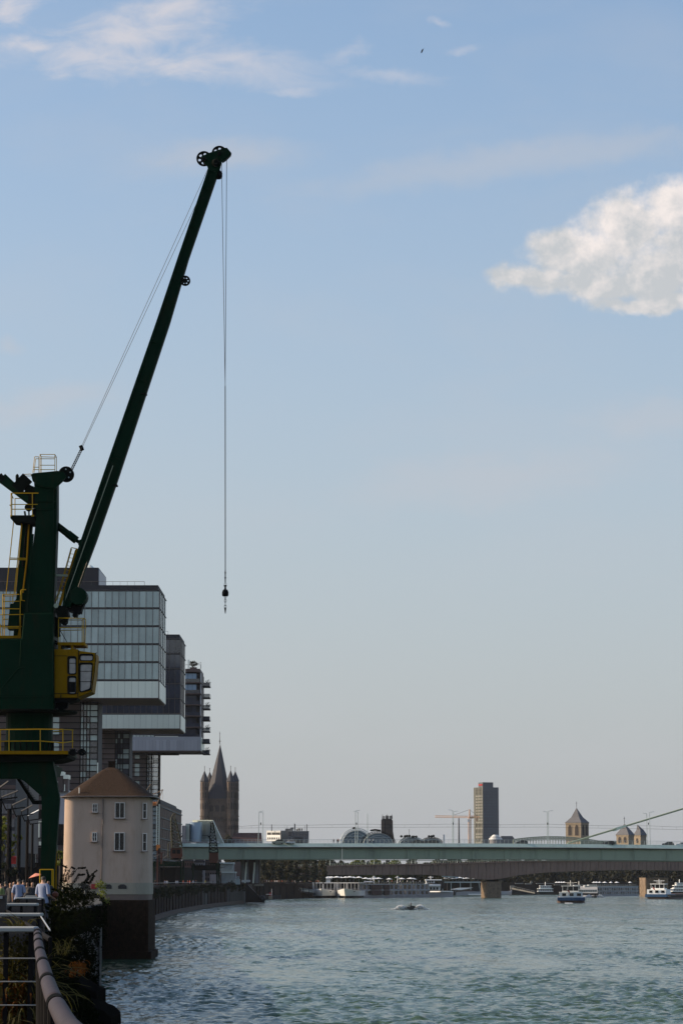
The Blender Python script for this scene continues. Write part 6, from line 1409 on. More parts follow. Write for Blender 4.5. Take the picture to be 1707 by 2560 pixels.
def cruise_bow(name, label, x, D, rz):
    t = thing(name, label, 'cruise ship', at(x, D), rz)
    s = MB(); hull(s, 26, 10.6, 3.3, bow=.45, sheer=.9, rake=2.2, z0=1.0, flare=.35); hl = s.build('hull', 'boat_white', t, local=True)
    s = MB(); hull(s, 24, 9.5, 1.1, bow=.6, rake=.5, z0=-.6); s.build('keel', 'boat_black', t, local=True)
    s = MB(); s.box(9.2, 9.35, -.12, .12, 2.9, 6.9); s.build('stem_post', 'boat_white', t, local=True)
    for yy in (-3.6, 2.8): s = MB(); s.prism([(8.9 - abs(yy) * .45, yy, 3.0), (8.7 - abs(yy) * .45, yy + .9, 3.1), (8.6 - abs(yy) * .45, yy + .7, 2.6)], (1.2, 0, 0)); s.build('hawsehole', 'void', hl, local=True)
    s = MB(); s.box(-13, 6.2, -5.1, 5.1, 6.6, 6.85); s.build('canopy_roof', 'boat_white', t, local=True)
    s = MB()
    for i in range(7):
        for yy in (-4.8, 4.8): s.box(6 - i * 2.6, 6.15 - i * 2.6, yy - .07, yy + .07, 3.4, 6.6)
    for yy in (-3.2, -1.6, 0, 1.6, 3.2): s.box(6, 6.12, yy - .06, yy + .06, 3.4, 6.6)
    s.build('canopy_post', 'boat_white', t, local=True)['kind'] = 'stuff'
    s = MB(); s.box(-13, 1.5, -4.6, 4.6, 3.2, 6.6); s.build('saloon', 'glass_dark', t, local=True)
    for i in range(6): s = MB(); s.box(1.5, 1.62, -4.4 + i * 1.5, -3.1 + i * 1.5, 3.7, 6.2); s.build('saloon_window', 'pane_black', t, local=True)
    s = MB()
    for h in (3.9, 4.3): s.path([(-2, -5.1, h), (6.2, -4.9, h), (9.5, -2.2, h), (10.6, 0, h), (9.5, 2.2, h), (6.2, 4.9, h), (-2, 5.1, h)], .04, 4)
    s.build('bow_railing', 'boat_grey', t, local=True); return t
c1 = cruise_bow('cruise_ship', 'left one of the two white cruise ships moored bow on, gangway at its side', 812.5, 1268, R(-96))
c2 = cruise_bow('cruise_ship', 'right one of the two bow on white cruise ships, its long cabin side in view', 874, 1266, R(-99))
# long side of the second ship
cs = thing('cabin_deck', 'x', 'ship', (0, 0, 0)); bpy.data.objects.remove(cs)
def P3(x, z, D): p = W(x, 2200, D); return Vector((p.x, D, z))
def side_block(par, x0, x1, D0_, D1_, z0, z1, dep, name, mt):
    s = MB(); a, b = P3(x0, 0, D0_), P3(x1, 0, D1_); d = (b - a).normalized(); n_ = Vector((d.y, -d.x, 0)); n_ = n_ if n_.y < 0 else -n_
    s.prism([a + Vector((0, 0, z0)), b + Vector((0, 0, z0)), b - n_ * dep + Vector((0, 0, z0)), a - n_ * dep + Vector((0, 0, z0))], (0, 0, z1 - z0)); return s.build(name, mt, par), a, d, n_, (b - a).length
def long_ship(label, x0, x1, Da, Db, zt, nw, loc, decks=((1.4, 3.1), (3.9, 5.8)), umb=(), group=None, mt='boat_grey'):
    t = thing('cruise_ship', label, 'cruise ship', loc)
    o, a, d, n_, L = side_block(t, x0, x1, Da, Db, -.5, zt, 11, 'hull', mt)
    for k, (z0, z1) in enumerate(decks):
        for i in range(nw):
            p = a + d * (L * (i + .18) / nw); q_ = a + d * (L * (i + .82) / nw)
            s = MB(); s.prism([p + n_ * .05 + Vector((0, 0, z0)), q_ + n_ * .05 + Vector((0, 0, z0)), q_ + n_ * .05 + Vector((0, 0, z1)), p + n_ * .05 + Vector((0, 0, z1))], -n_ * .2); s.build('cabin_window', 'pane_black' if (i + k) % 3 else 'glass_dark', t)
    for z in (.9, zt / 2 + .1, zt - .2): s = MB(); s.beam(a + n_ * .1 + Vector((0, 0, z)), a + d * L + n_ * .1 + Vector((0, 0, z)), .25, .18); s.build('deck_strip', 'steel_pale', t)
    s = MB(); s.beam(a + n_ * .06 - n_ * .6 + Vector((0, 0, zt + .9)), a + d * L - n_ * .5 + Vector((0, 0, zt + .9)), .05, .05)
    for i in range(int(L / 2)): s.tube(a - n_ * .5 + d * i * 2 + Vector((0, 0, zt)), a - n_ * .5 + d * i * 2 + Vector((0, 0, zt + .9)), .03, 4)
    s.build('deck_railing', 'steel_pale', t); return t, a, d, n_, L
t, a, d, n_, L = long_ship('long grey cabin side of the moored cruise ship, white umbrellas on its deck', 905, 1072, 1276, 1320, 6.2, 15, at(985, 1300))
for x0, x1 in ((929, 954), (961, 974)):
    for z0, z1 in ((1.2, 3.3), (3.6, 5.9)):
        o, *_ = side_block(t, x0, x1, 1281 + (x0 - 929) * .27, 1281 + (x1 - 929) * .27, z0, z1, .3, 'dining_window', 'boat_rust')
ux = (818, 829, 842, 853, 864, 874, 884, 897, 914, 925, 936, 946, 973, 1004, 1026, 1034)
for i, x in enumerate(ux):
    lb = 'white sun umbrella, ' + ORD[i] + ' from the left of the row on the moored cruise ships'
    D = 1290 + max(0, (x - 900) * .22); umbrella((P3(x, 0, D).x, D + 2, 6.3 if x > 905 else 6.9), 1.55 + .25 * (i % 3), lb, 'white deck umbrellas ' + ('over the bows' if x < 900 else 'amidships' if x < 960 else 'near the stern'), 2.5 + .12 * (i % 3))
s = MB(); s.pbox(815, 826, 2191, 2206, 1292, 3); tag(s.build('wheelhouse', 'boat_white', loc=tuple(W(820, 2206, 1292))), 'white wheelhouse block above the left bow-on cruise ship', 'wheelhouse')
s = MB(); s.pbox(806, 830, 2195, 2197.5, 1291, 4); s.pbox(910, 931, 2203, 2205.5, 1288, 4); tag(s.build('deck_canopy', 'boat_white', loc=tuple(W(870, 2205, 1290))), 'flat white canopies between the deck umbrellas of the cruise ships', 'canopy')
s = MB()
for x in (934, 993): s.tube(W(x, 2208, 1296), W(x, 2190, 1296), .18, 5); s.tube(W(x - 6, 2194, 1296), W(x + 6, 2194, 1296), .12, 4); s.tube(W(x - 3, 2191, 1296), W(x + 3, 2191, 1296), .1, 4)
tag(s.build('radar_mast', 'boat_white', loc=tuple(W(960, 2208, 1296))), 'white radar masts on the deck of the long moored ship', 'masts')
rd = random.Random(8)
for i in range(14): x = 915 + i * 10.5 + rd.uniform(-3, 3); D = 1284 + (x - 905) * .25; small_person((P3(x, 0, D).x, D, 6.25), rd.choice(kinds), 'passenger on the deck of the long moored ship, %s from the left' % ORD[i], 'passengers on the long ship', rd.uniform(0, 6))
# gangway
gw = thing('gangway', 'pale bluish sloping gangway from the bank to the left cruise ship', 'gangway', tuple(W(757, 2224, 1240)))
s = MB(); s.prism([W(727, 2217, 1236), W(735, 2218, 1236), W(788, 2224, 1258), W(788, 2232, 1258), W(727, 2224, 1236)], (0, 1.6, 0)); s.build('side_panel', 'steel_pale', gw)
s = MB()
for k_ in range(9): x = 731 + k_ * 6.4; s.tube(W(x, 2218 + k_ * .7, 1236 + k_ * 2.4 - .1), W(x + 5, 2224 + k_ * .75, 1236 + k_ * 2.4 - .1), .1, 4)
s.build('brace', 'boat_grey', gw)
s = MB(); s.tube(W(727, 2226, 1235), W(788, 2235, 1257), .25, 5); s.build('underbeam', 'boat_black', gw)
bu = thing('work_raft', 'small ochre work raft with red gear at the far wall, right of the landing stage', 'raft', at(677, 1150))
s = MB(); s.pbox(671.5, 681, 2240, 2248.5, 1148, 4); s.build('float', 'sandstone', bu)
s = MB(); s.pbox(673, 678, 2231, 2239, 1149, 1.5); s.build('winch', 'red', bu); s = MB(); s.tube(W(679.6, 2241, 1149), W(679.6, 2222, 1149), .1, 4); s.tube(W(665, 2236, 1149), W(681, 2236, 1149), .12, 4); s.build('mast', 'boat_grey', bu)
s = MB(); s.pbox(682, 702, 2238, 2248, 1160, 3); tag(s.build('mooring_float', 'boat_black', loc=at(692, 1160)), 'black mooring float beside the ochre work raft', 'float')
# ferry
fy = thing('passenger_boat', 'white passenger boat with round two-storey wheelhouse right of the long ship', 'boat', at(1096, 1335))
o, a, d, n_, L = side_block(fy, 1070, 1132, 1328, 1345, -.4, 2.3, 7, 'hull', 'boat_grey'); side_block(fy, 1100, 1132, 1334, 1343, 2.3, 2.8, 6, 'bulwark', 'boat_white')
for (x0, x1, y0, y1, mt, nm, dd) in ((1068, 1100, 2216, 2226, 'boat_white', 'saloon', 1), (1066, 1101, 2210.5, 2216, 'boat_white', 'lower_deck', 0), (1062, 1068, 2208.5, 2211, 'boat_white', 'bridge_wing', 0), (1064, 1086, 2201, 2208, 'boat_white', 'wheelhouse', .5), (1062, 1104, 2198.5, 2201.5, 'boat_white', 'roof', 0), (1102, 1110, 2203, 2222, 'boat_black', 'engine_casing', 2)):
    s = MB(); s.pbox(x0, x1, y0, y1, 1326 + dd, 6); s.build(nm, mt, fy, bevel=.12)
for x in (1066, 1072, 1078): s = MB(); s.pbox(x, x + 4.6, 2202, 2206.5, 1326.3, .2); s.build('wheelhouse_window', 'pane_black', fy)
for x in (1074, 1082, 1090): s = MB(); s.pbox(x, x + 5, 2218, 2224, 1326.8, .2); s.build('saloon_window', 'pane_black', fy)
s = MB(); s.tube(W(1076, 2199, 1328), W(1076, 2190, 1328), .15, 5); s.tube(W(1070, 2193, 1328), W(1082, 2193, 1328), .12, 4); s.build('mast', 'boat_white', fy)
# sleek boat, terrace boat
sk = thing('excursion_boat', 'sleek white excursion boat with sloping roof left of the stone pier', 'boat', at(1165, 1360))
s = MB(); s.prism([W(1129, 2238.5, 1360), W(1203, 2238.5, 1360), W(1203, 2229, 1360), (W(1160, 2228, 1360)), W(1132, 2232, 1360)], (0, 6, 0)); s.build('hull', 'boat_grey', sk)
s = MB(); s.prism([W(1127, 2223.5, 1359), W(1150, 2219.5, 1359), W(1182, 2219, 1359), W(1170, 2222, 1359), W(1150, 2225, 1359)], (0, 6, 0)); s.build('roof', 'boat_white', sk)
s = MB(); s.prism([W(1133, 2225, 1361), W(1165, 2223, 1361), W(1195, 2229, 1361), W(1135, 2232, 1361)], (0, 4, 0)); s.build('glazing', 'glass_dark', sk)
s = MB(); s.pbox(1170, 1202, 2234.5, 2237.5, 1359.6, .3); s.build('stripe', 'boat_white', sk)
s = MB(); s.lathe([(.7, 0), (1.1, .6), (.9, 1.6), (.3, 2.2)], W(1134, 2238, 1356), 10); tag(s.build('mooring_buoy', 'boat_black', loc=at(1134, 1356)), 'black round buoy in front of the sleek boat bow', 'buoy')
tb = thing('terrace_boat', 'long terrace boat with flat pale roof and many umbrellas behind the sleek boat', 'boat', at(1160, 1440))
s = MB(); s.pbox(1105, 1205, 2204, 2207, 1440, 6); s.pbox(1104, 1140, 2190, 2192, 1442, 4); s.pbox(1128, 1154, 2191.5, 2194, 1444, 4); s.build('roof', 'steel_pale', tb)
s = MB(); s.pbox(1118, 1200, 2207, 2236, 1446, 5); s.build('hull', 'boat_black', tb)
for x in (1106, 1127, 1150, 1176, 1196): s = MB(); s.beam(W(x, 2206, 1440), W(x + (6 if x > 1180 else 0), 2234, 1440), .35, .3, up=(0, 1, 0)); s.build('roof_post', 'steel_pale', tb)
for i, x in enumerate((1104, 1113, 1122, 1131, 1140, 1149, 1158, 1167, 1176, 1185, 1194)): umbrella((P3(x, 0, 1441).x, 1443, 7.4), 1.3 + .2 * (i % 2), 'small pale umbrella on the terrace boat roof, %s from the left' % ORD[i], 'umbrellas on the terrace boat', 1.7 + .2 * (i % 3))
s = MB(); s.pbox(1251, 1278, 2228, 2237, 1400, 5); s.prism([W(1274, 2228, 1399), W(1279, 2226, 1399), W(1278, 2237, 1399)], (0, 5, 0)); o = s.build('moored_launch', 'boat_grey', loc=at(1265, 1400)); tag(o, 'grey white launch just right of the sunlit stone pier', 'boat')
# dock with gangway behind
dk = thing('jetty', 'long low jetty with pale sloping truss gangway between pier and excursion ships', 'jetty', at(1300, 1480))
s = MB(); s.prism([W(1279, 2219, 1478), W(1336, 2231, 1470), W(1336, 2234, 1470), W(1279, 2223, 1478)], (0, 2, 0)); s.build('gangway', 'concrete', dk)
s = MB()
for k_ in range(10): s.tube(W(1281 + k_ * 5.6, 2216 + k_ * 1.15, 1476), W(1284 + k_ * 5.6, 2221 + k_ * 1.15, 1476), .12, 4)
s.tube(W(1279, 2215, 1476), W(1336, 2228, 1474), .12, 4); s.build('gangway_rail', 'concrete', dk)
s = MB(); s.pbox(1272, 1340, 2226, 2237, 1482, 5); s.build('float', 'boat_black', dk)
for (x0, x1, y0, y1) in ((1287, 1307, 2207.5, 2209.5), (1312, 1328, 2208, 2211), (1325, 1330, 2203.5, 2208), (1275, 1285, 2214, 2224)):
    s = MB(); s.pbox(x0, x1, y0, y1, 1484, 3); s.build('shelter', 'concrete', dk)
def excursion(label, x0, x1, yw, D, tiers, mast=None, mt='boat_white'):
    t = thing('excursion_ship', label, 'boat', at((x0 + x1) / 2, D)); zw = 0
    s = MB(); s.prism([W(x0, yw - 5.5, D), W(x0 + 5, yw, D), W(x1, yw, D), W(x1, yw - 5, D)], (0, 8, 0)); s.build('hull', 'boat_black', t)
    for i, (a, b, y0, y1) in enumerate(tiers):
        s = MB(); s.pbox(a, b, y0, y0 + 1.6, D + .1, 7); s.pbox(a, b, y1 - 1.8, y1, D - .05, 7.2); tr = s.build('deck_tier', mt, t)
        s = MB(); s.pbox(a + 1.5, b - 1, y0 + 1.6, y1 - 1.8, D + .5, 6); s.build('saloon', 'glass_dark', tr)
        s = MB()
        for x in np.arange(a + 1.5, b - 1, 4.5): s.pbox(x, x + .6, y0 + 1.6, y1 - 1.8, D + .25, .2)
        s.build('window_post', mt, tr)
    if mast: s = MB(); s.tube(W(mast, tiers[-1][2], D + 3), W(mast, tiers[-1][2] - 9, D + 3), .15, 4); s.build('mast', 'boat_white', t)
    return t
excursion('white tiered excursion ship left of the blue barge', 1343, 1384, 2236, 1420, [(1344, 1382, 2221, 2229), (1349, 1378, 2214, 2221)], 1362)
excursion('excursion ship with white pilot house directly behind the blue barge wheelhouse', 1428, 1494, 2238, 1330, [(1433, 1492, 2224, 2231), (1434, 1450, 2213, 2224), (1460, 1472, 2213.5, 2218), (1470, 1492, 2212, 2217)], 1446)
t2, a, d, n_, L = long_ship('long grey cabin ship with small white umbrellas behind the tall pier', 1492, 1594, 1405, 1440, 5.0, 18, at(1545, 1420), decks=((.9, 2.1), (2.7, 4.1)))
for i, x in enumerate((1391, 1397, 1403, 1409, 1484, 1490, 1498, 1511, 1526, 1541, 1574)): umbrella((P3(x, 0, 1425).x, 1426, 5.2), 1.1 + .3 * (i % 2), 'small white umbrella, %s of those %s' % (ORD[i if i < 4 else i - 4], 'behind the blue barge' if x < 1420 else 'left of the tall pier'), 'white umbrellas ' + ('behind the blue barge' if x < 1420 else 'by the tall pier'), 1.9)
s = MB(); s.pbox(1385, 1475, 2211.5, 2213, 1426, 5); s.pbox(1340, 1386, 2208, 2209.6, 1450, 4); tag(s.build('terrace_roof', 'concrete', loc=at(1430, 1426)), 'flat pale terrace roofs above the excursion ships behind the blue barge', 'roof')
# barges
def barge(label, xc, D, rz, Lh, wheel, stern_mt='boat_blue', s_=1.0):
    t = thing('river_barge', label, 'barge', at(xc, D), rz)
    s = MB(); hull(s, Lh, 9.5, 1.6, bow=.12, stern=.04, z0=-.5, blunt=True); s.build('hull', 'boat_rust', t, local=True)
    s = MB(); s.box(-Lh / 2 - .3, -Lh / 2 + 14, -4.85, 4.85, 1.0, 2.4); s.box(-Lh / 2 - .5, -Lh / 2 - .2, -4.6, 4.6, 1.1, 2.2); s.build('stern_band', stern_mt, t, local=True)
    s = MB(); s.box(-Lh / 2 + .5, -Lh / 2 + 10, -4.0, 4.2, 2.4, 4.7); dh = s.build('deckhouse', 'boat_white', t, local=True)
    for i in range(3): s = MB(); s.box(-Lh / 2 + .38, -Lh / 2 + .52, -3.4 + i * 2.6, -2.0 + i * 2.6, 3.0, 4.2); s.build('deckhouse_window', 'pane_black', dh, local=True)
    for i in range(4): s = MB(); s.box(-Lh / 2 + 1.2 + i * 2.2, -Lh / 2 + 2.6 + i * 2.2, 4.18, 4.3, 3.0, 4.2); s.build('deckhouse_window', 'pane_black', dh, local=True)
    s = MB(); s.box(-Lh / 2 + 3, -Lh / 2 + 8, -2.6, 3.0, 4.7, 7.2); wh = s.build('wheelhouse', 'pane_black', t, local=True)
    s = MB(); s.box(-Lh / 2 + 2.6, -Lh / 2 + 8.4, -3.0, 3.4, 7.2, 7.5); s.box(-Lh / 2 + 2.9, -Lh / 2 + 8.1, -2.7, 3.1, 4.7, 5.3)
    for y in (-2.6, -.7, 1.2, 3.0): s.box(-Lh / 2 + 2.93, -Lh / 2 + 3.1, y - .07, y + .07, 5.3, 7.2)
    s.build('wheelhouse_frame', 'boat_white', wh, local=True)
    s = MB(); s.tube((-Lh / 2 + 6, .2, 7.5), (-Lh / 2 + 6, .2, 9.8), .1, 4); s.tube((-Lh / 2 + 6, -2.2, 8.9), (-Lh / 2 + 6, 2.6, 8.9), .08, 4); s.tube((-Lh / 2 + 6, -1, 8.3), (-Lh / 2 + 6, 1.4, 8.3), .08, 4); s.build('mast', 'boat_white', t, local=True)
    s = MB(); s.box(-Lh / 2 + 12, Lh / 2 - 8, -4.2, 4.2, 1.6, 2.5); s.build('cargo_hatch', 'boat_rust', t, local=True)
    s = MB(); s.tube((-Lh / 2 - .2, 1.5, 3.0), (-Lh / 2 - .6, 1.5, 6.2), .06, 4); fl = s.build('flagstaff', 'boat_white', t, local=True)
    s = MB(); s.prism([(-Lh / 2 - .5, 1.5, 6), (-Lh / 2 - .55, .6, 5.2), (-Lh / 2 - .5, .3, 4.2), (-Lh / 2 - .45, 1.3, 5.0)], (.05, 0, 0)); s.build('flag', 'shirt_red', fl, local=True)
    return t
barge('barge with blue stern and white wheelhouse under way in mid river', 1424, 1024, R(86), 70, 1).scale = (1, 1, .8)
barge('barge with bright blue stern right of the tall stone pier', 1690, 1226, R(70), 75, 1).scale = (1, 1, .86)
s = MB()
for i in range(60): x = 1400 + rd.uniform(-3, 8) + i % 7; s.lathe([(.06, 0), (.2, .12), (.05, .3)], (W(x, 2256, 984).x, 960 + rd.uniform(-5, 1), 0), 5)
tag(s.build('stern_wash', 'foam', kind='stuff'), 'white wash behind the stern of the mid river barge', 'foam')
yb_ = excursion('bright white yacht at the right edge of the photo behind the dark barge', 1672, 1720, 2243, 1180, [(1680, 1716, 2221, 2229), (1684, 1714, 2213, 2221), (1690, 1712, 2207, 2213)], 1697)
# water scooters
def scooter(x, D, k, label, plab):
    p = W(x, 2200, D); t = thing('water_scooter', label, 'water scooter', (p.x, D, 0), R(195))
    s = MB(); hull(s, 3.1, 1.25, .75, bow=.45, rake=.3, z0=-.1, flare=.4); s.build('hull', 'boat_black', t, local=True)
    s = MB(); s.prism([(-1.2, -.22, .75), (.4, -.22, .8), (.4, -.22, 1.05), (-1.2, -.22, 1.0)], (0, .44, 0)); s.build('seat', 'tyre', t, local=True); s = MB(); s.tube((.6, -.4, 1.25), (.6, .4, 1.25), .04, 5); s.tube((.9, 0, .8), (.6, 0, 1.25), .09, 5); s.build('handlebar', 'tyre', t, local=True)
    person((p.x, D, .35), plab, 'shirt_dark', 1, R(105), height=1.6)
    f = []; rg = np.random.default_rng(int(x))
    for sgn, L_, h in ((-1, 4.9 * k, 1.15), (1, 4.2 * k, 1.25)):
        for i in range(420):
            u_ = rg.uniform(0, 1); hh = h * math.sin(min(1, u_ * 1.25) * PI) * rg.uniform(0, 1) ** .7 + .05
            f.append(((p.x + sgn * (.7 + u_ * L_), D + rg.uniform(-.6, .8), max(.03, hh)), .12))
    for i in range(160): f.append(((p.x - rg.uniform(1, 8.2), D + rg.uniform(-.3, .3), .08), .1))
    o = quads_obj('spray', leaves(f, 0, .13, rng=rg), 'foam', kind='stuff'); tag(o, 'white spray on both sides of the ' + ('nearer' if x < 1200 else 'farther') + ' water scooter', 'spray', kind='stuff')
scooter(1026.8, 766, 1.0, 'black water scooter throwing white spray, alone in mid river', 'rider in black crouching on the nearer water scooter')
scooter(1486, 1290, 1.0, 'distant black water scooter right of the blue barge', 'rider in black on the distant water scooter by the barge')

# ================================================================ LEFT SIDE BEHIND THE CRANE
D = 420; lb = thing('clad_building', 'pale stone clad office slab with narrow dark slots behind the crane leg', 'office building', tuple(W(50, 2225, D)))
s = MB(); s.pbox(38, 72, 1925, 2133, D, 14); s.build('wall', 'brown_panel', lb)
cp = {}
for r in range(20):
    for c in range(3):
        x0 = 38.5 + c * 7.2; s = MB(); s.pbox(x0, x0 + 6.9, 1925 + r * 10.4, 1934.9 + r * 10.4, D - .15, .14); s.build('cladding_panel', 'stone_clad', lb)
for x in (62, 66, 70): s = MB(); s.pbox(x, x + 1.6, 1975, 2116, D - .25, .2); s.build('fin', 'rail_dark', lb)
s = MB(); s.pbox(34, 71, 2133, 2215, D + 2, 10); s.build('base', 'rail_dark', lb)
D = 400; db = thing('dark_building', 'black glazed building with two brown bands at the left edge', 'office building', tuple(W(15, 2215, D)))
s = MB(); s.pbox(-60, 39, 1900, 2215, D, 15); s.build('wall', 'dark_roof', db)
for y0, y1 in ((1962.5, 1972), (2037, 2046)): s = MB(); s.pbox(-60, 39.4, y0, y1, D - .2, .2); s.build('floor_band', 'soffit', db)
for r in range(6):
    for c in range(5): s = MB(); s.pbox(-6 + c * 9, 1.6 + c * 9, 1975 + r * 34, 2000 + r * 34, D - .06, .06); s.build('window', 'glass_dark', db)
D = 560; wb = thing('white_villa', 'white fronted old building with tall pilasters and balcony seen through the crane portal', 'building', tuple(W(95, 2215, D)))
s = MB(); s.pbox(72, 125, 2003, 2235, D, 12); s.build('wall', 'museum', wb)
for x0, x1, y0, y1, mt in ((80, 84, 2012, 2048, 'white_panel'), (93, 104, 2012, 2024, 'soffit'), (79, 106, 2024, 2047, 'rail_dark'), (79, 106, 2053, 2056, 'white_panel'), (84, 88, 2058, 2094, 'white_panel'), (90, 94, 2058, 2094, 'white_panel'), (96, 100, 2058, 2094, 'white_panel'), (79, 106, 2094, 2096, 'rail_dark'),
                           (82, 91, 2105, 2115, 'white_panel'), (91, 95, 2097, 2103, 'white_panel'), (98, 103, 2104, 2113, 'white_panel'), (79, 106, 2115, 2118, 'rail_dark'), (72, 77, 2124, 2156, 'white_panel'), (81, 90, 2124, 2156, 'white_panel'), (90, 96, 2124, 2148, 'brown_panel'), (96, 103, 2119, 2200, 'rail_dark'), (82, 92, 2159, 2168, 'ledge'), (72, 106, 2157, 2215, 'rail_dark')):
    s = MB(); s.pbox(x0, x1, y0, y1, D - .5, .45 if mt != 'rail_dark' else .3); s.build('facade_piece', mt, wb)
D = 545; an = thing('stepped_annex', 'stepped annex with three white capped columns beside the crane leg', 'building', tuple(W(150, 2215, D)))
s = MB(); s.pbox(126, 172, 1976, 2110, D + 1, 9); s.build('wall', 'grey_panel', an)
for x0, x1, y, mt in ((128, 143, 1917, 'white_panel'), (141, 159.5, 1929, 'white_panel'), (159, 172, 1937, 'white_panel')):
    s = MB(); s.pbox(x0, x1, y, y + 10, D, 4); s.build('capital', mt, an)
    s = MB(); s.pbox(x0 + 1, x1 - 1.5, y + 10, 1980, D + .4, 3.4); cl_ = s.build('column', 'brown_panel', an)
    s = MB(); s.pbox(x0 + 2, x0 + 4.5, y + 24, 1978, D + .3, .2); s.build('column_light', 'white_panel', cl_)
s = MB(); s.pbox(140, 158, 2060, 2112, D - 2, 2); s.pbox(126, 160, 2130, 2215, D - 1, 2); s.build('low_wall', 'rail_dark', an)
s = MB(); s.path([W(147, 2072, D - 4), W(157, 2068, D - 4)], .08, 4); s.path([W(150, 2080, D - 4), W(155, 2090, D - 4), W(156, 2070, D - 4)], .06, 4); s.build('bracket', 'rail_dark', an)
# street lamps with tilted blades
def blade_lamp(xp, xa, ya, xb, yb, D, label, ypt, wt=.14):
    b0 = W(xp, 2200 + 1.7 * F / D, D); b0.z = GZ; t = thing('blade_lamp', label, 'street lamp', tuple(b0), group='promenade lamps with slanting blades')
    top_ = W(xp, ypt, D); s = MB(); s.tube(b0, (b0.x, D, top_.z), wt, 8, wt * .85); s.build('post', 'rail_dark', t)
    s = MB(); a, b = W(xa, ya, D), W(xb, yb, D); s.beam(a, b, .20, .06, up=(0, -.5, 1)); s.build('reflector_blade', 'lamp_blade' if D != 325 else 'white_paint', t)  # one blade is white: the sunlight on it is put into its colour
    s = MB(); k_ = Vector((b0.x - .25, D, top_.z - .1)); s.tube(k_, a + Vector((.05, 0, -.35)), .06, 5); s.tube(a + Vector((.05, 0, -.35)), a, .06, 5); s.tube((b0.x - .3, D, top_.z), (b0.x + 1.2, D, top_.z + .18), .05, 5); s.beam((b0.x + .3, D, top_.z + .05), (b0.x + 1.3, D, top_.z + .2), .2, .1); s.build('arm', 'rail_dark', t)
blade_lamp(-4, -12, 1978, 22, 1953, 205, 'blade lamp whose blade pokes in at the left edge, highest of the row', 2000, .22)
blade_lamp(21.5, 5, 1993, 46, 1977, 235, 'blade lamp standing in front of the black glazed building', 2024, .22)
blade_lamp(46, 31, 2013, 67, 1996, 262, 'blade lamp in front of the stone clad slab', 2040, .2)
blade_lamp(67, 54, 2028, 82, 2013, 292, 'blade lamp at the right edge of the stone clad slab', 2052, .17)
blade_lamp(80, 70.5, 2039, 98, 2025, 325, 'blade lamp nearest to the crane leg, its blade coloured bright as if sunlit', 2060, .15)
for i, (xp, xa, ya, xb, yb, D, l_) in enumerate(((374, 371, 2139.5, 382, 2134, 560, 'blade lamp right beside the corner of the plastered house'), (390, 387, 2141.5, 399, 2137, 610, 'second blade lamp right of the plastered house'), (410, 408, 2146, 418, 2139, 660, 'blade lamp left of the rusty orange crane cabin'),
     (441, 455, 2147, 463, 2142, 720, 'blade lamp under the rusty orange crane cabin'), (553, 548, 2162, 558, 2157.5, 880, 'blade lamp in front of the ribbed sheds under the bridge'))):
    blade_lamp(xp, xa, ya, xb, yb, D, l_, ya + 7, .10)
# trees on the left
def near_tree(x, D, blobs, label, mt='leaf_sun', leaf=.16, nb=1.0, group=None):
    b0 = W(x, 2240, D); b0.z = GZ; t = thing('tree', label, 'tree', tuple(b0), group=group); cl = []
    for (bx, by, br) in blobs:
        for i in range(5): p = W(bx + rf.uniform(-.6, .6) * br, by + rf.uniform(-.45, .45) * br, D); cl.append(((p.x, D + rf.uniform(-.7, .7) * br * D / F, p.z), br * D / F * rf.uniform(.28, .55)))
    quads_obj('crown', leaves(cl, 260 * nb, leaf, .7, rng=rf), mt, t)
    s = MB(); tp0 = W(blobs[0][0], blobs[0][1], D); s.tube(b0, (b0.x, D, tp0.z), .16, 7, .07)
    for bx, by, br in blobs: s.tube((b0.x, D, GZ + 2.2), W(bx, by, D), .06, 5, .02)
    s.build('trunk', 'bark', t)
near_tree(4, 290, [(6, 2050, 14), (2, 2075, 20), (22, 2068, 14), (10, 2100, 24), (42, 2092, 11), (52, 2094, 7), (6, 2128, 26), (30, 2110, 12), (28, 2132, 13), (48, 2107, 7)], 'yellow green tree at the left edge behind the lamp posts', nb=.6)
near_tree(150, 330, [(149, 2132, 9), (152, 2145, 9), (148, 2158, 9)], 'small sunlit tree squeezed between crane leg and plastered house', nb=1.2)
near_tree(14, 210, [(5, 2165, 16), (25, 2180, 14), (-6, 2190, 18), (38, 2178, 9)], 'dark low tree behind the strollers at the left edge', 'leaf_dark', nb=.5)
s = MB(); s.prism([W(24, 2138, 300), W(41, 2141, 300), W(42, 2146, 300), W(25, 2141, 300)], (0, 2, 0)); s.pbox(23, 41, 2142, 2160, 301, .2); tag(s.build('red_awning', 'red', loc=tuple(W(32, 2160, 300))), 'dark red awning behind the lamp post at the left', 'awning')
um = thing('parasol', 'salmon pink parasol catching the sun left of the crane leg', 'parasol', tuple(W(89, 2215, 200)))
s = MB(); c_ = W(91, 2190, 200); s.lathe([(.55, -.02), (.3, .1), (.03, .2)], c_, 8); s.xf(Matrix.Translation(c_) @ Matrix.Rotation(R(-14), 4, 'Y') @ Matrix.Translation(-c_)); s.build('canopy', 'parasol', um)
s = MB(); s.tube((c_.x, c_.y, GZ), (c_.x, c_.y, c_.z + .2), .03, 5); s.build('pole', 'rail_dark', um)
# dark kiosks and fence band behind strollers
s = MB(); s.pbox(-40, 145, 2168, 2240, 345, 3); tag(s.build('hoarding', 'rail_dark', loc=tuple(W(60, 2240, 345))), 'dark hoarding behind the strollers under the crane portal', 'hoarding')

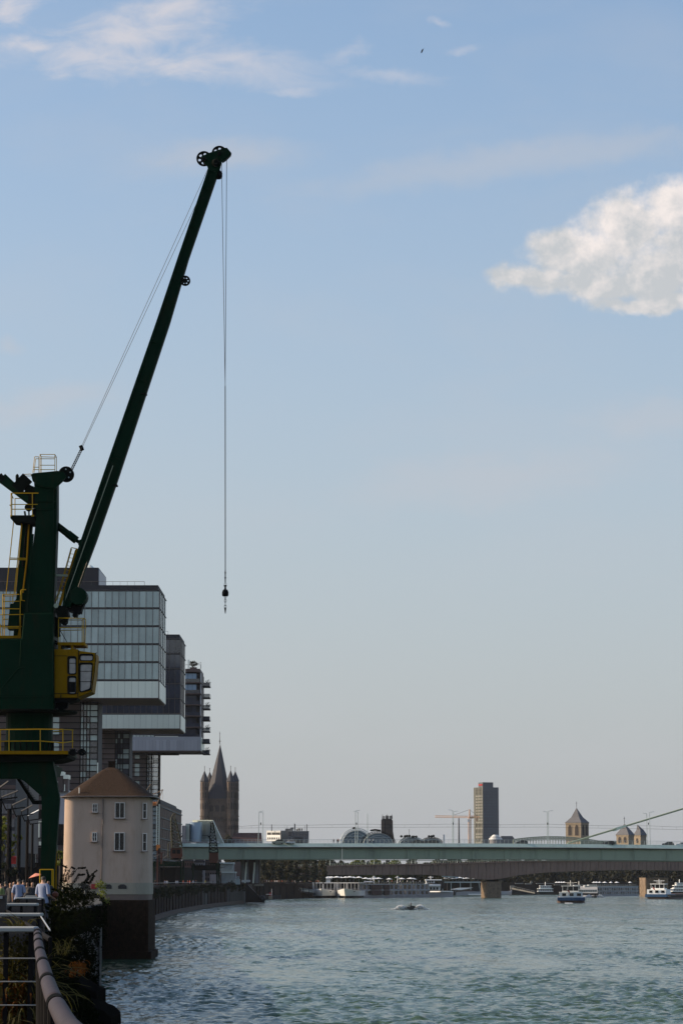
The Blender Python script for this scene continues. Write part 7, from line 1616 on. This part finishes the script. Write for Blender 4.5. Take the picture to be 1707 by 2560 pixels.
# ================================================================ STROLLERS NEARBY
def pp(x, D): p = W(x, 2200, D); return (p.x, D, GZ)
per = [(48, 112, 'shirt_blue', 0, R(10), 1.80, 'short', 'man in pale blue shirt walking away, seen from behind'),
       (109, 92, 'shirt_blue', 1, R(-30), 1.88, 'short', 'man in light blue shirt leaning by the farthest board, largest figure'),
       (70, 122, 'shirt_dark', 0, R(170), 1.66, 'short', 'person in black between the two men in blue shirts'), (82, 104, 'shirt_dark', 1, R(200), 1.68, 'long', 'long haired woman in dark clothes left of the leaning man'),
       (73, 100, 'shirt_dark', 0, R(30), 1.45, 'long', 'small child in dark top beside the long haired woman'), (28, 118, 'shirt_dark', 2, R(160), 1.64, 'long', 'woman in dark top just left of the man seen from behind'),
       (16, 120, 'shirt_dark', 0, R(20), 1.70, 'short', 'person in black second from the left edge'), (5, 116, 'shirt_green', 0, R(80), 1.62, 'short', 'person in yellowish green top at the left edge'),
       (36, 135, 'shirt_red', 0, R(190), 1.68, 'short', 'person in dark red top behind the man seen from behind'), (60, 140, 'shirt_dark', 2, R(0), 1.76, 'short', 'dark figure farther back near the salmon parasol'), (122, 125, 'shirt_dark', 0, R(180), 1.72, 'short', 'dark figure standing behind the leaning man by the crane leg')]
for x, D, sh, bi, rz, h, hr_, lb_ in per: person(pp(x, D), lb_, sh, bi, rz, 'strollers near the crane', h, hr_, skin='skin_dark' if x in (70, 16, 122) else 'skin')

# ================================================================ RAISED PLANTER SCREENS ALONG THE EDGE
def screen(x1, y, th, D, label, xl=-60, wires=(), x_off=0, planks=True):
    z = W(50, y, D).z; a, b = W(xl, y, D).x, W(x1, y, D).x; t = thing('planter_screen', label, 'fence', (b - 1.0, D, GZ), group='planter screens across the promenade')
    s = MB(); s.box(a, b, D - .02, D + .42, z - th, z); s.build('top_board', 'board', t, bevel=.012)
    if planks:
        n_ = int((z - GZ) / .16)
        for i in range(n_): s = MB(); s.box(a, b - .06, D + 1.0, D + 1.03, GZ + i * .16 + .01, GZ + i * .16 + .15); s.build('plank', 'plank', t)
    for px_ in np.arange(a + .3, b, 1.15): s = MB(); s.box(px_, px_ + .05, D + .05, D + .1, GZ, z - th); s.build('post', 'rail_dark', t)
    s = MB(); s.box(b - .07, b - .02, D + .02, D + .3, GZ, z - th); s.build('post', 'rail_dark', t)
    for wz in wires: w_ = W(50, wz, D - .05).z; s = MB(); s.tube((a, D - .05, w_), (b + .08, D - .05, w_), .0075, 6); s.build('wire', 'wire', t)
    return t, a, b, z
sc1 = screen(88, 2317.5, .055, 30.6, 'nearest planter screen with pale top board and three steel wires', wires=(2396, 2454, 2513))
sc2 = screen(103, 2283, .05, 43, 'second planter screen, its rounded pale top board behind the nearest one', xl=-60)
sc3 = screen(93, 2258, .06, 62, 'third planter screen, short pale board in the middle of the row', xl=17)
sc4 = screen(110, 2243.5, .05, 85, 'fourth planter screen under the man seen from behind', xl=41)
sc5 = screen(125, 2239.5, .05, 95, 'farthest planter screen where the leaning man rests his arms', xl=64)
s = MB(); s.path([W(103, 2291, 43), W(126, 2326, 38)], .012, 5); tag(s.build('brace_rod', 'wire', loc=tuple(W(115, 2310, 40))), 'thin steel rod slanting down from the end of the second board', 'rod')
pil = thing('info_pillar', 'grey white notice pillar cut by the left edge beside the boards', 'pillar', tuple(W(5, 2290, 60)))
s = MB(); s.pbox(-12, 15, 2237, 2290, 60, .25); s.build('panel', 'plank', pil, bevel=.01); s = MB(); s.pbox(-10, 7, 2240, 2247, 59.97, .03); s.build('notice', 'board', pil)
# reeds and orange leaves in the planters
def blades(name, x0, x1, y0, y1, D, n, L_, mt, label, dep=.3, w=.022, rng=rf, par=None, curl=1.0):
    V = []
    for i in range(n):
        x = rng.uniform(x0, x1); p = W(x, rng.uniform(y1 - (y1 - y0) * .5, y1), D); p.y = D + rng.uniform(-dep, dep * .3); az = rng.uniform(0, 6.28); l = L_ * rng.uniform(.5, 1.2); bend_ = rng.uniform(.3, 1.5) * curl
        pts = []; q = Vector(p); ang = rng.uniform(.0, .5)
        for k in range(7): pts.append(Vector(q)); st_ = l / 6; q = q + Vector((math.cos(az) * math.sin(ang), math.sin(az) * .4 * math.sin(ang), math.cos(ang))) * st_; ang += bend_ * .42
        for k in range(6):
            ww = w * (1 - abs(k - 2) / 5.5) ; w2 = w * (1 - abs(k - 1) / 5.5) if k < 5 else .002; sd = Vector((-math.sin(az), math.cos(az), 0)) * .4 + Vector((.8, 0, .3)); sd.normalize()
            V += [pts[k] - sd * ww, pts[k] + sd * ww, pts[k + 1] + sd * w2, pts[k + 1] - sd * w2]
    o = quads_obj(name, np.array([tuple(v_) for v_ in V]), mt, par, kind='stuff')
    if label: tag(o, label, 'plants', kind='stuff')
    return o
blades('reeds', -20, 92, 2370, 2620, 31.05, 620, .85, 'reed', 'yellowish green reeds filling the nearest planter behind the wires', .35, .011)
quads_obj_v = quads_obj('vine_leaves', leaves([(tuple(W(x, y, 30.85)), .09) for x, y in zip(rf.uniform(0, 84, 90), rf.uniform(2345, 2570, 90))], 3500, .020, rng=rf), 'reed', kind='stuff'); tag(quads_obj_v, 'olive vine leaves tangled behind the steel wires of the nearest screen', 'leaves', kind='stuff')
blades('orange_leaves', 10, 96, 2330, 2600, 30.9, 330, .34, 'leaf_orange', 'orange brown long leaves hanging among the nearest reeds', .25, .012, curl=1.9)
blades('reeds', 28, 76, 2300, 2330, 42.5, 26, .36, 'reed', 'arching green leaves rising over the second board', .2, .014, curl=1.6)
blades('orange_leaves', 176, 214, 2385, 2440, 70, 50, .40, 'leaf_orange', 'orange leaves hanging down the bank right of the handrail', .5, .016, curl=2.6)
blades('reeds', 145, 180, 2345, 2390, 60, 26, .42, 'reed', 'tufts of tall grass on the bank beside the handrail', .5, .009)
# shrubs along the bank
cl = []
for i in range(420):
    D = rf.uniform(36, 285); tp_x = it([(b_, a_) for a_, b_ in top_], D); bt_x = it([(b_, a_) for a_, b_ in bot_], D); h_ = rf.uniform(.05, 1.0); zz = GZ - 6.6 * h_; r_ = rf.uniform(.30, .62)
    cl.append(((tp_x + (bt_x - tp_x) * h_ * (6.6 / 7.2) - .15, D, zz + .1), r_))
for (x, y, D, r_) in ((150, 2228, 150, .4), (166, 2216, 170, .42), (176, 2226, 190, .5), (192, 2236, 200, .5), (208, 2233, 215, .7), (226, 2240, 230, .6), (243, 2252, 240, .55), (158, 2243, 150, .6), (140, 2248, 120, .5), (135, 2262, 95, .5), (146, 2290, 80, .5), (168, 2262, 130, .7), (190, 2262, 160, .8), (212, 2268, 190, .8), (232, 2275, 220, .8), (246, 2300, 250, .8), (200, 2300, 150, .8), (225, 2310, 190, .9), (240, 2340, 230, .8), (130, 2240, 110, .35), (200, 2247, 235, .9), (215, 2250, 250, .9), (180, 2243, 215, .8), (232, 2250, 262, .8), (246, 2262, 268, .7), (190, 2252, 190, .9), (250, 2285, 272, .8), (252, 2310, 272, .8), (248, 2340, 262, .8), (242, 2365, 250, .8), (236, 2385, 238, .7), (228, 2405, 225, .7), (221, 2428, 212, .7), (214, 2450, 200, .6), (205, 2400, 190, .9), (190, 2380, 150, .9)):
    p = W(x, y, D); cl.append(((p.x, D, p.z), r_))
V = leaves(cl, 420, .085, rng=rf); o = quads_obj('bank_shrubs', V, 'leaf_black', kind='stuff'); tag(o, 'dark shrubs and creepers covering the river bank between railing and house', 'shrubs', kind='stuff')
o = quads_obj('yellow_creeper', leaves([(tuple(W(x, y, 270)), .45) for x, y in ((252, 2215), (258, 2222), (255, 2236), (262, 2246), (266, 2254), (256, 2212), (248, 2210))], 120, .12, rng=rf), 'leaf_sun', kind='stuff'); tag(o, 'yellow green creeper climbing the plinth corner of the plastered house', 'creeper', kind='stuff')
# butterfly bush in front of the house: arching stems with flower spikes
bf = thing('butterfly_bush', 'dark arching butterfly bush in front of the pale house wall', 'bush', tuple(W(190, 2240, 205)))
for (pts, hd) in (([(158, 2230), (160, 2195), (166, 2168), (153, 2161)], 1), ([(165, 2230), (172, 2195), (186, 2180), (196, 2170), (215, 2170)], 1), ([(175, 2230), (185, 2205), (198, 2188), (212, 2186)], 1), ([(205, 2235), (214, 2205), (224, 2192), (243, 2176)], 1),
                  ([(210, 2230), (216, 2206), (222, 2190), (218, 2176)], 1), ([(160, 2230), (163, 2200), (172, 2178), (180, 2168), (187, 2172)], 1), ([(192, 2230), (200, 2212), (214, 2205), (224, 2208)], 0), ([(155, 2230), (153, 2205), (156, 2190)], 1), ([(218, 2230), (226, 2205), (236, 2190)], 1)):
    s = MB(); P_ = [W(x, y, 205) for x, y in pts]
    s.path(P_, .025, 4)
    st0 = s.build('stem', 'bark', bf)
    V = []; a, b = P_[-2], P_[-1]
    quads_obj('leaves', leaves([(tuple(a.lerp(b, t_)), .07) for t_ in np.linspace(0, 1, 9)] + [(tuple(P_[1].lerp(P_[2], t_)), .13) for t_ in np.linspace(0, 1, 4)], 1200, .05, rng=rf), 'leaf_black', st0)
# near the white stand on the bank
s = MB(); s.beam(W(143, 2226, 200), W(190, 2224, 200), .5, .10); s.tube(W(212, 2225, 210), W(213, 2240, 210), .05, 4); tag(s.build('bank_bench', 'concrete', loc=tuple(W(165, 2226, 200))), 'pale narrow slab among the shrubs before the house', 'slab')
s = MB(); s.lathe([(.03, -.11), (.10, -.05), (.11, .04), (.03, .10)], W(139, 2236, 92), 16); tag(s.build('clay_pot', 'orange_dark', loc=tuple(W(137, 2242, 92))), 'round reddish pot right of the farthest board', 'pot')
# kiosk and notices on the far promenade
kq = thing('kiosk', 'pale small kiosk with square sign on top at the end of the far quay', 'kiosk', tuple(W(594, 2210, 930)))
s = MB(); s.pbox(589, 600, 2198, 2211, 930, 2); s.build('booth', 'steel_pale', kq); s = MB(); s.pbox(592, 598.5, 2191, 2197.5, 930, .3); sg = s.build('sign', 'steel_pale', kq); s = MB(); s.pbox(594, 597, 2192.5, 2196, 929.9, .1); s.build('sign_face', 'museum', sg)
nb_ = thing('banner', 'long white banner on the landing stage', 'banner', tuple(W(616, 2206, 940)))
s = MB(); s.pbox(604.5, 626, 2200, 2205, 940, .3); s.build('cloth', 'white_paint', nb_); s = MB(); s.pbox(605, 625, 2202, 2202.8, 939.9, .1); s.build('stripe', 'museum', nb_)
quads_obj_ = quads_obj('quay_bush', leaves([(tuple(W(x, y, 905)), 1.2) for x, y in ((574, 2213), (580, 2211), (577, 2218), (585, 2216))], 26, .3, rng=rf), 'leaf_far', kind='stuff'); tag(quads_obj_, 'yellow green bush on the quay wall left of the kiosk', 'bush', kind='stuff')

# ================================================================ HANDRAIL IN FRONT
hrp = [(x, D) for x, D in ((245, 8.4), (190, 10.6), (158, 12.6), (136, 14.9), (121, 17.6), (109, 20.5), (100, 24.0), (94.5, 28.0), (90.5, 31.0))]
yy_of = lambda D: 2200 + .56 * F / D
P_ = [W(95 + 0, yy_of(31), 31)]
railt = thing('handrail', 'thick round metal handrail with dark bands running to the lower edge', 'handrail', (-1.0, 10.6, GZ))
ctr = []
for x, y in ((236, 2610), (176, 2560), (150, 2519), (131, 2480), (118, 2441), (108, 2405), (101, 2378), (97, 2355), (95, 2335), (95, 2326)):
    D = .56 * F / (y - 2200); ctr.append(W(x, y, D)); ctr[-1].z = CAM.z - .56
def cat(pts, m=12):
    out = []
    for i in range(len(pts) - 1):
        p0, p1, p2, p3 = pts[max(0, i - 1)], pts[i], pts[i + 1], pts[min(len(pts) - 1, i + 2)]
        for k in range(m): t_ = k / m; out.append(.5 * ((2 * p1) + (p2 - p0) * t_ + (2 * p0 - 5 * p1 + 4 * p2 - p3) * t_ ** 2 + (3 * p1 - p0 - 3 * p2 + p3) * t_ ** 3))
    return out + [pts[-1]]
cc = cat(ctr); cc = [cc[0] + (cc[0] - cc[1]) * 8] + cc
# lengths: dark band every so often
bands = [2504, 2448, 2406, 2378, 2355, 2340, 2331]; bD = [.56 * F / (y - 2200) for y in bands]
def seg(D0_, D1_):
    pts = []
    for D in np.linspace(D0_, D1_, 7):
        for a, b in zip(cc, cc[1:]):
            if a.y <= D <= b.y: pts.append(a.lerp(b, (D - a.y) / (b.y - a.y))); break
    return pts
ends = [cc[0].y + .01] + bD + [cc[-1].y]
for i, (a, b) in enumerate(zip(ends, ends[1:])):
    pts = seg(a + .03, b - .03)
    if len(pts) > 1: s = MB(); s.sweep(pts, .041, 32); o = s.build('tube_section', 'rail_tube', railt, smooth=True)
    pts = seg(b - b * .012, b + b * .012)
    if len(pts) > 1 and i < len(bD): s = MB(); s.sweep([pts[0], pts[-1]], .0445, 32); s.build('band', 'rail_band', railt)
for D in np.arange(10.2, 31, 2.05):
    p = seg(D, D + .01)
    if p: s = MB(); s.tube(p[0] - Vector((0, 0, .04)), (p[0].x + .02, p[0].y, GZ), .02, 8); s.build('post', 'rail_dark', railt)
for h in (.32, .57, .82, 1.0): s = MB(); s.path([p - Vector((-.03, 0, h - .05)) for p in seg(ends[0], ends[-1])], .006, 5); s.build('wire', 'rail_dark', railt)
for k_ in range(5): s = MB(); s.beam((1.55 - .0 - k_ * .12 + .5, 7, GZ - .04), (-3.6 - k_ * .12 + .62, 31, GZ - .04), .11, .04); s.build('kerb_board', 'plank', railt)
# the railing goes on past the screens
r2 = thing('edge_railing', 'dark railing along the bank beyond the round handrail up to the crane', 'railing', (-7.4, 62, GZ))
e2 = [Vector((x, y, GZ)) for x, y in ground_edge[2:6]]
s = MB(); s.path([p + Vector((0, 0, 1.05)) for p in e2], .03, 6); s.path([p + Vector((0, 0, .6)) for p in e2], .012, 5); s.build('top_rail', 'rail_dark', r2)
pm_ = MB().tube((0, 0, 0), (0, 0, 1.05), .025, 5).mesh('post', 'rail_dark')
for p in along([(x, y) for x, y in ground_edge[2:6]], 2.4): inst('post', pm_, r2, p + Vector((0, 0, GZ)))
# bird
D = 180; bd = thing('gull', 'small dark gull gliding alone high in the sky right of the crane', 'bird', tuple(W(1054, 127, D)))
c_ = W(1053.5, 127, D); k = D / F
s = MB(); 
def wing(s, a, b, c, w0, w1, w2):
    for p, q, u0, u1 in ((a, b, w0, w1), (b, c, w1, w2)):
        P0, P1 = W(*p, D), W(*q, D); up = Vector((.12, .7, .25)).normalized(); s.add([P0 - up * u0, P0 + up * u0, P1 + up * u1, P1 - up * u1, P0 - up * u0 + Vector((0.01, 0, .012)), P0 + up * u0 + Vector((0.01, 0, .012)), P1 + up * u1 + Vector((0.01, 0, .01)), P1 - up * u1 + Vector((0.01, 0, .01))],
            [(0, 1, 2, 3), (4, 5, 6, 7), (0, 1, 5, 4), (2, 3, 7, 6), (0, 3, 7, 4), (1, 2, 6, 5)])
s.lathe([(.008, -.19), (.035, -.1), (.05, 0), (.042, .1), (.03, .16), (.006, .21)], (0, 0, 0), 10); s.xf(Matrix.Translation(W(1054.5, 127.5, D)) @ Matrix.Rotation(R(35), 4, 'Y') @ Matrix.Rotation(R(50), 4, 'X'))
wing(s, (1054, 127), (1056.5, 122.8), (1061.8, 120.3), .07, .06, .012); wing(s, (1053.6, 126.5), (1053.8, 129.5), (1054.8, 133.5), .07, .06, .012)
s.build('body', 'rail_dark', bd)

# summer air between the camera and the far bank
s = MB(); s.box(-3600, 3600, -60, 6500, -2.3, 112); hz_ = s.build('haze', 'white_paint', kind='stuff')
hm = bpy.data.materials.new('haze_air'); hm.use_nodes = True; ht = hm.node_tree; ht.nodes.remove(ht.nodes['Principled BSDF']); pv_ = ht.nodes.new('ShaderNodeVolumePrincipled')
pv_.inputs['Density'].default_value = 0.00002; pv_.inputs['Color'].default_value = (.86, .90, .97, 1); pv_.inputs['Anisotropy'].default_value = .2
ht.links.new(pv_.outputs[0], ht.nodes['Material Output'].inputs['Volume']); hz_.data.materials.clear(); hz_.data.materials.append(hm)
tag(hz_, 'thin summer haze over the river and the far city', 'haze', kind='stuff')
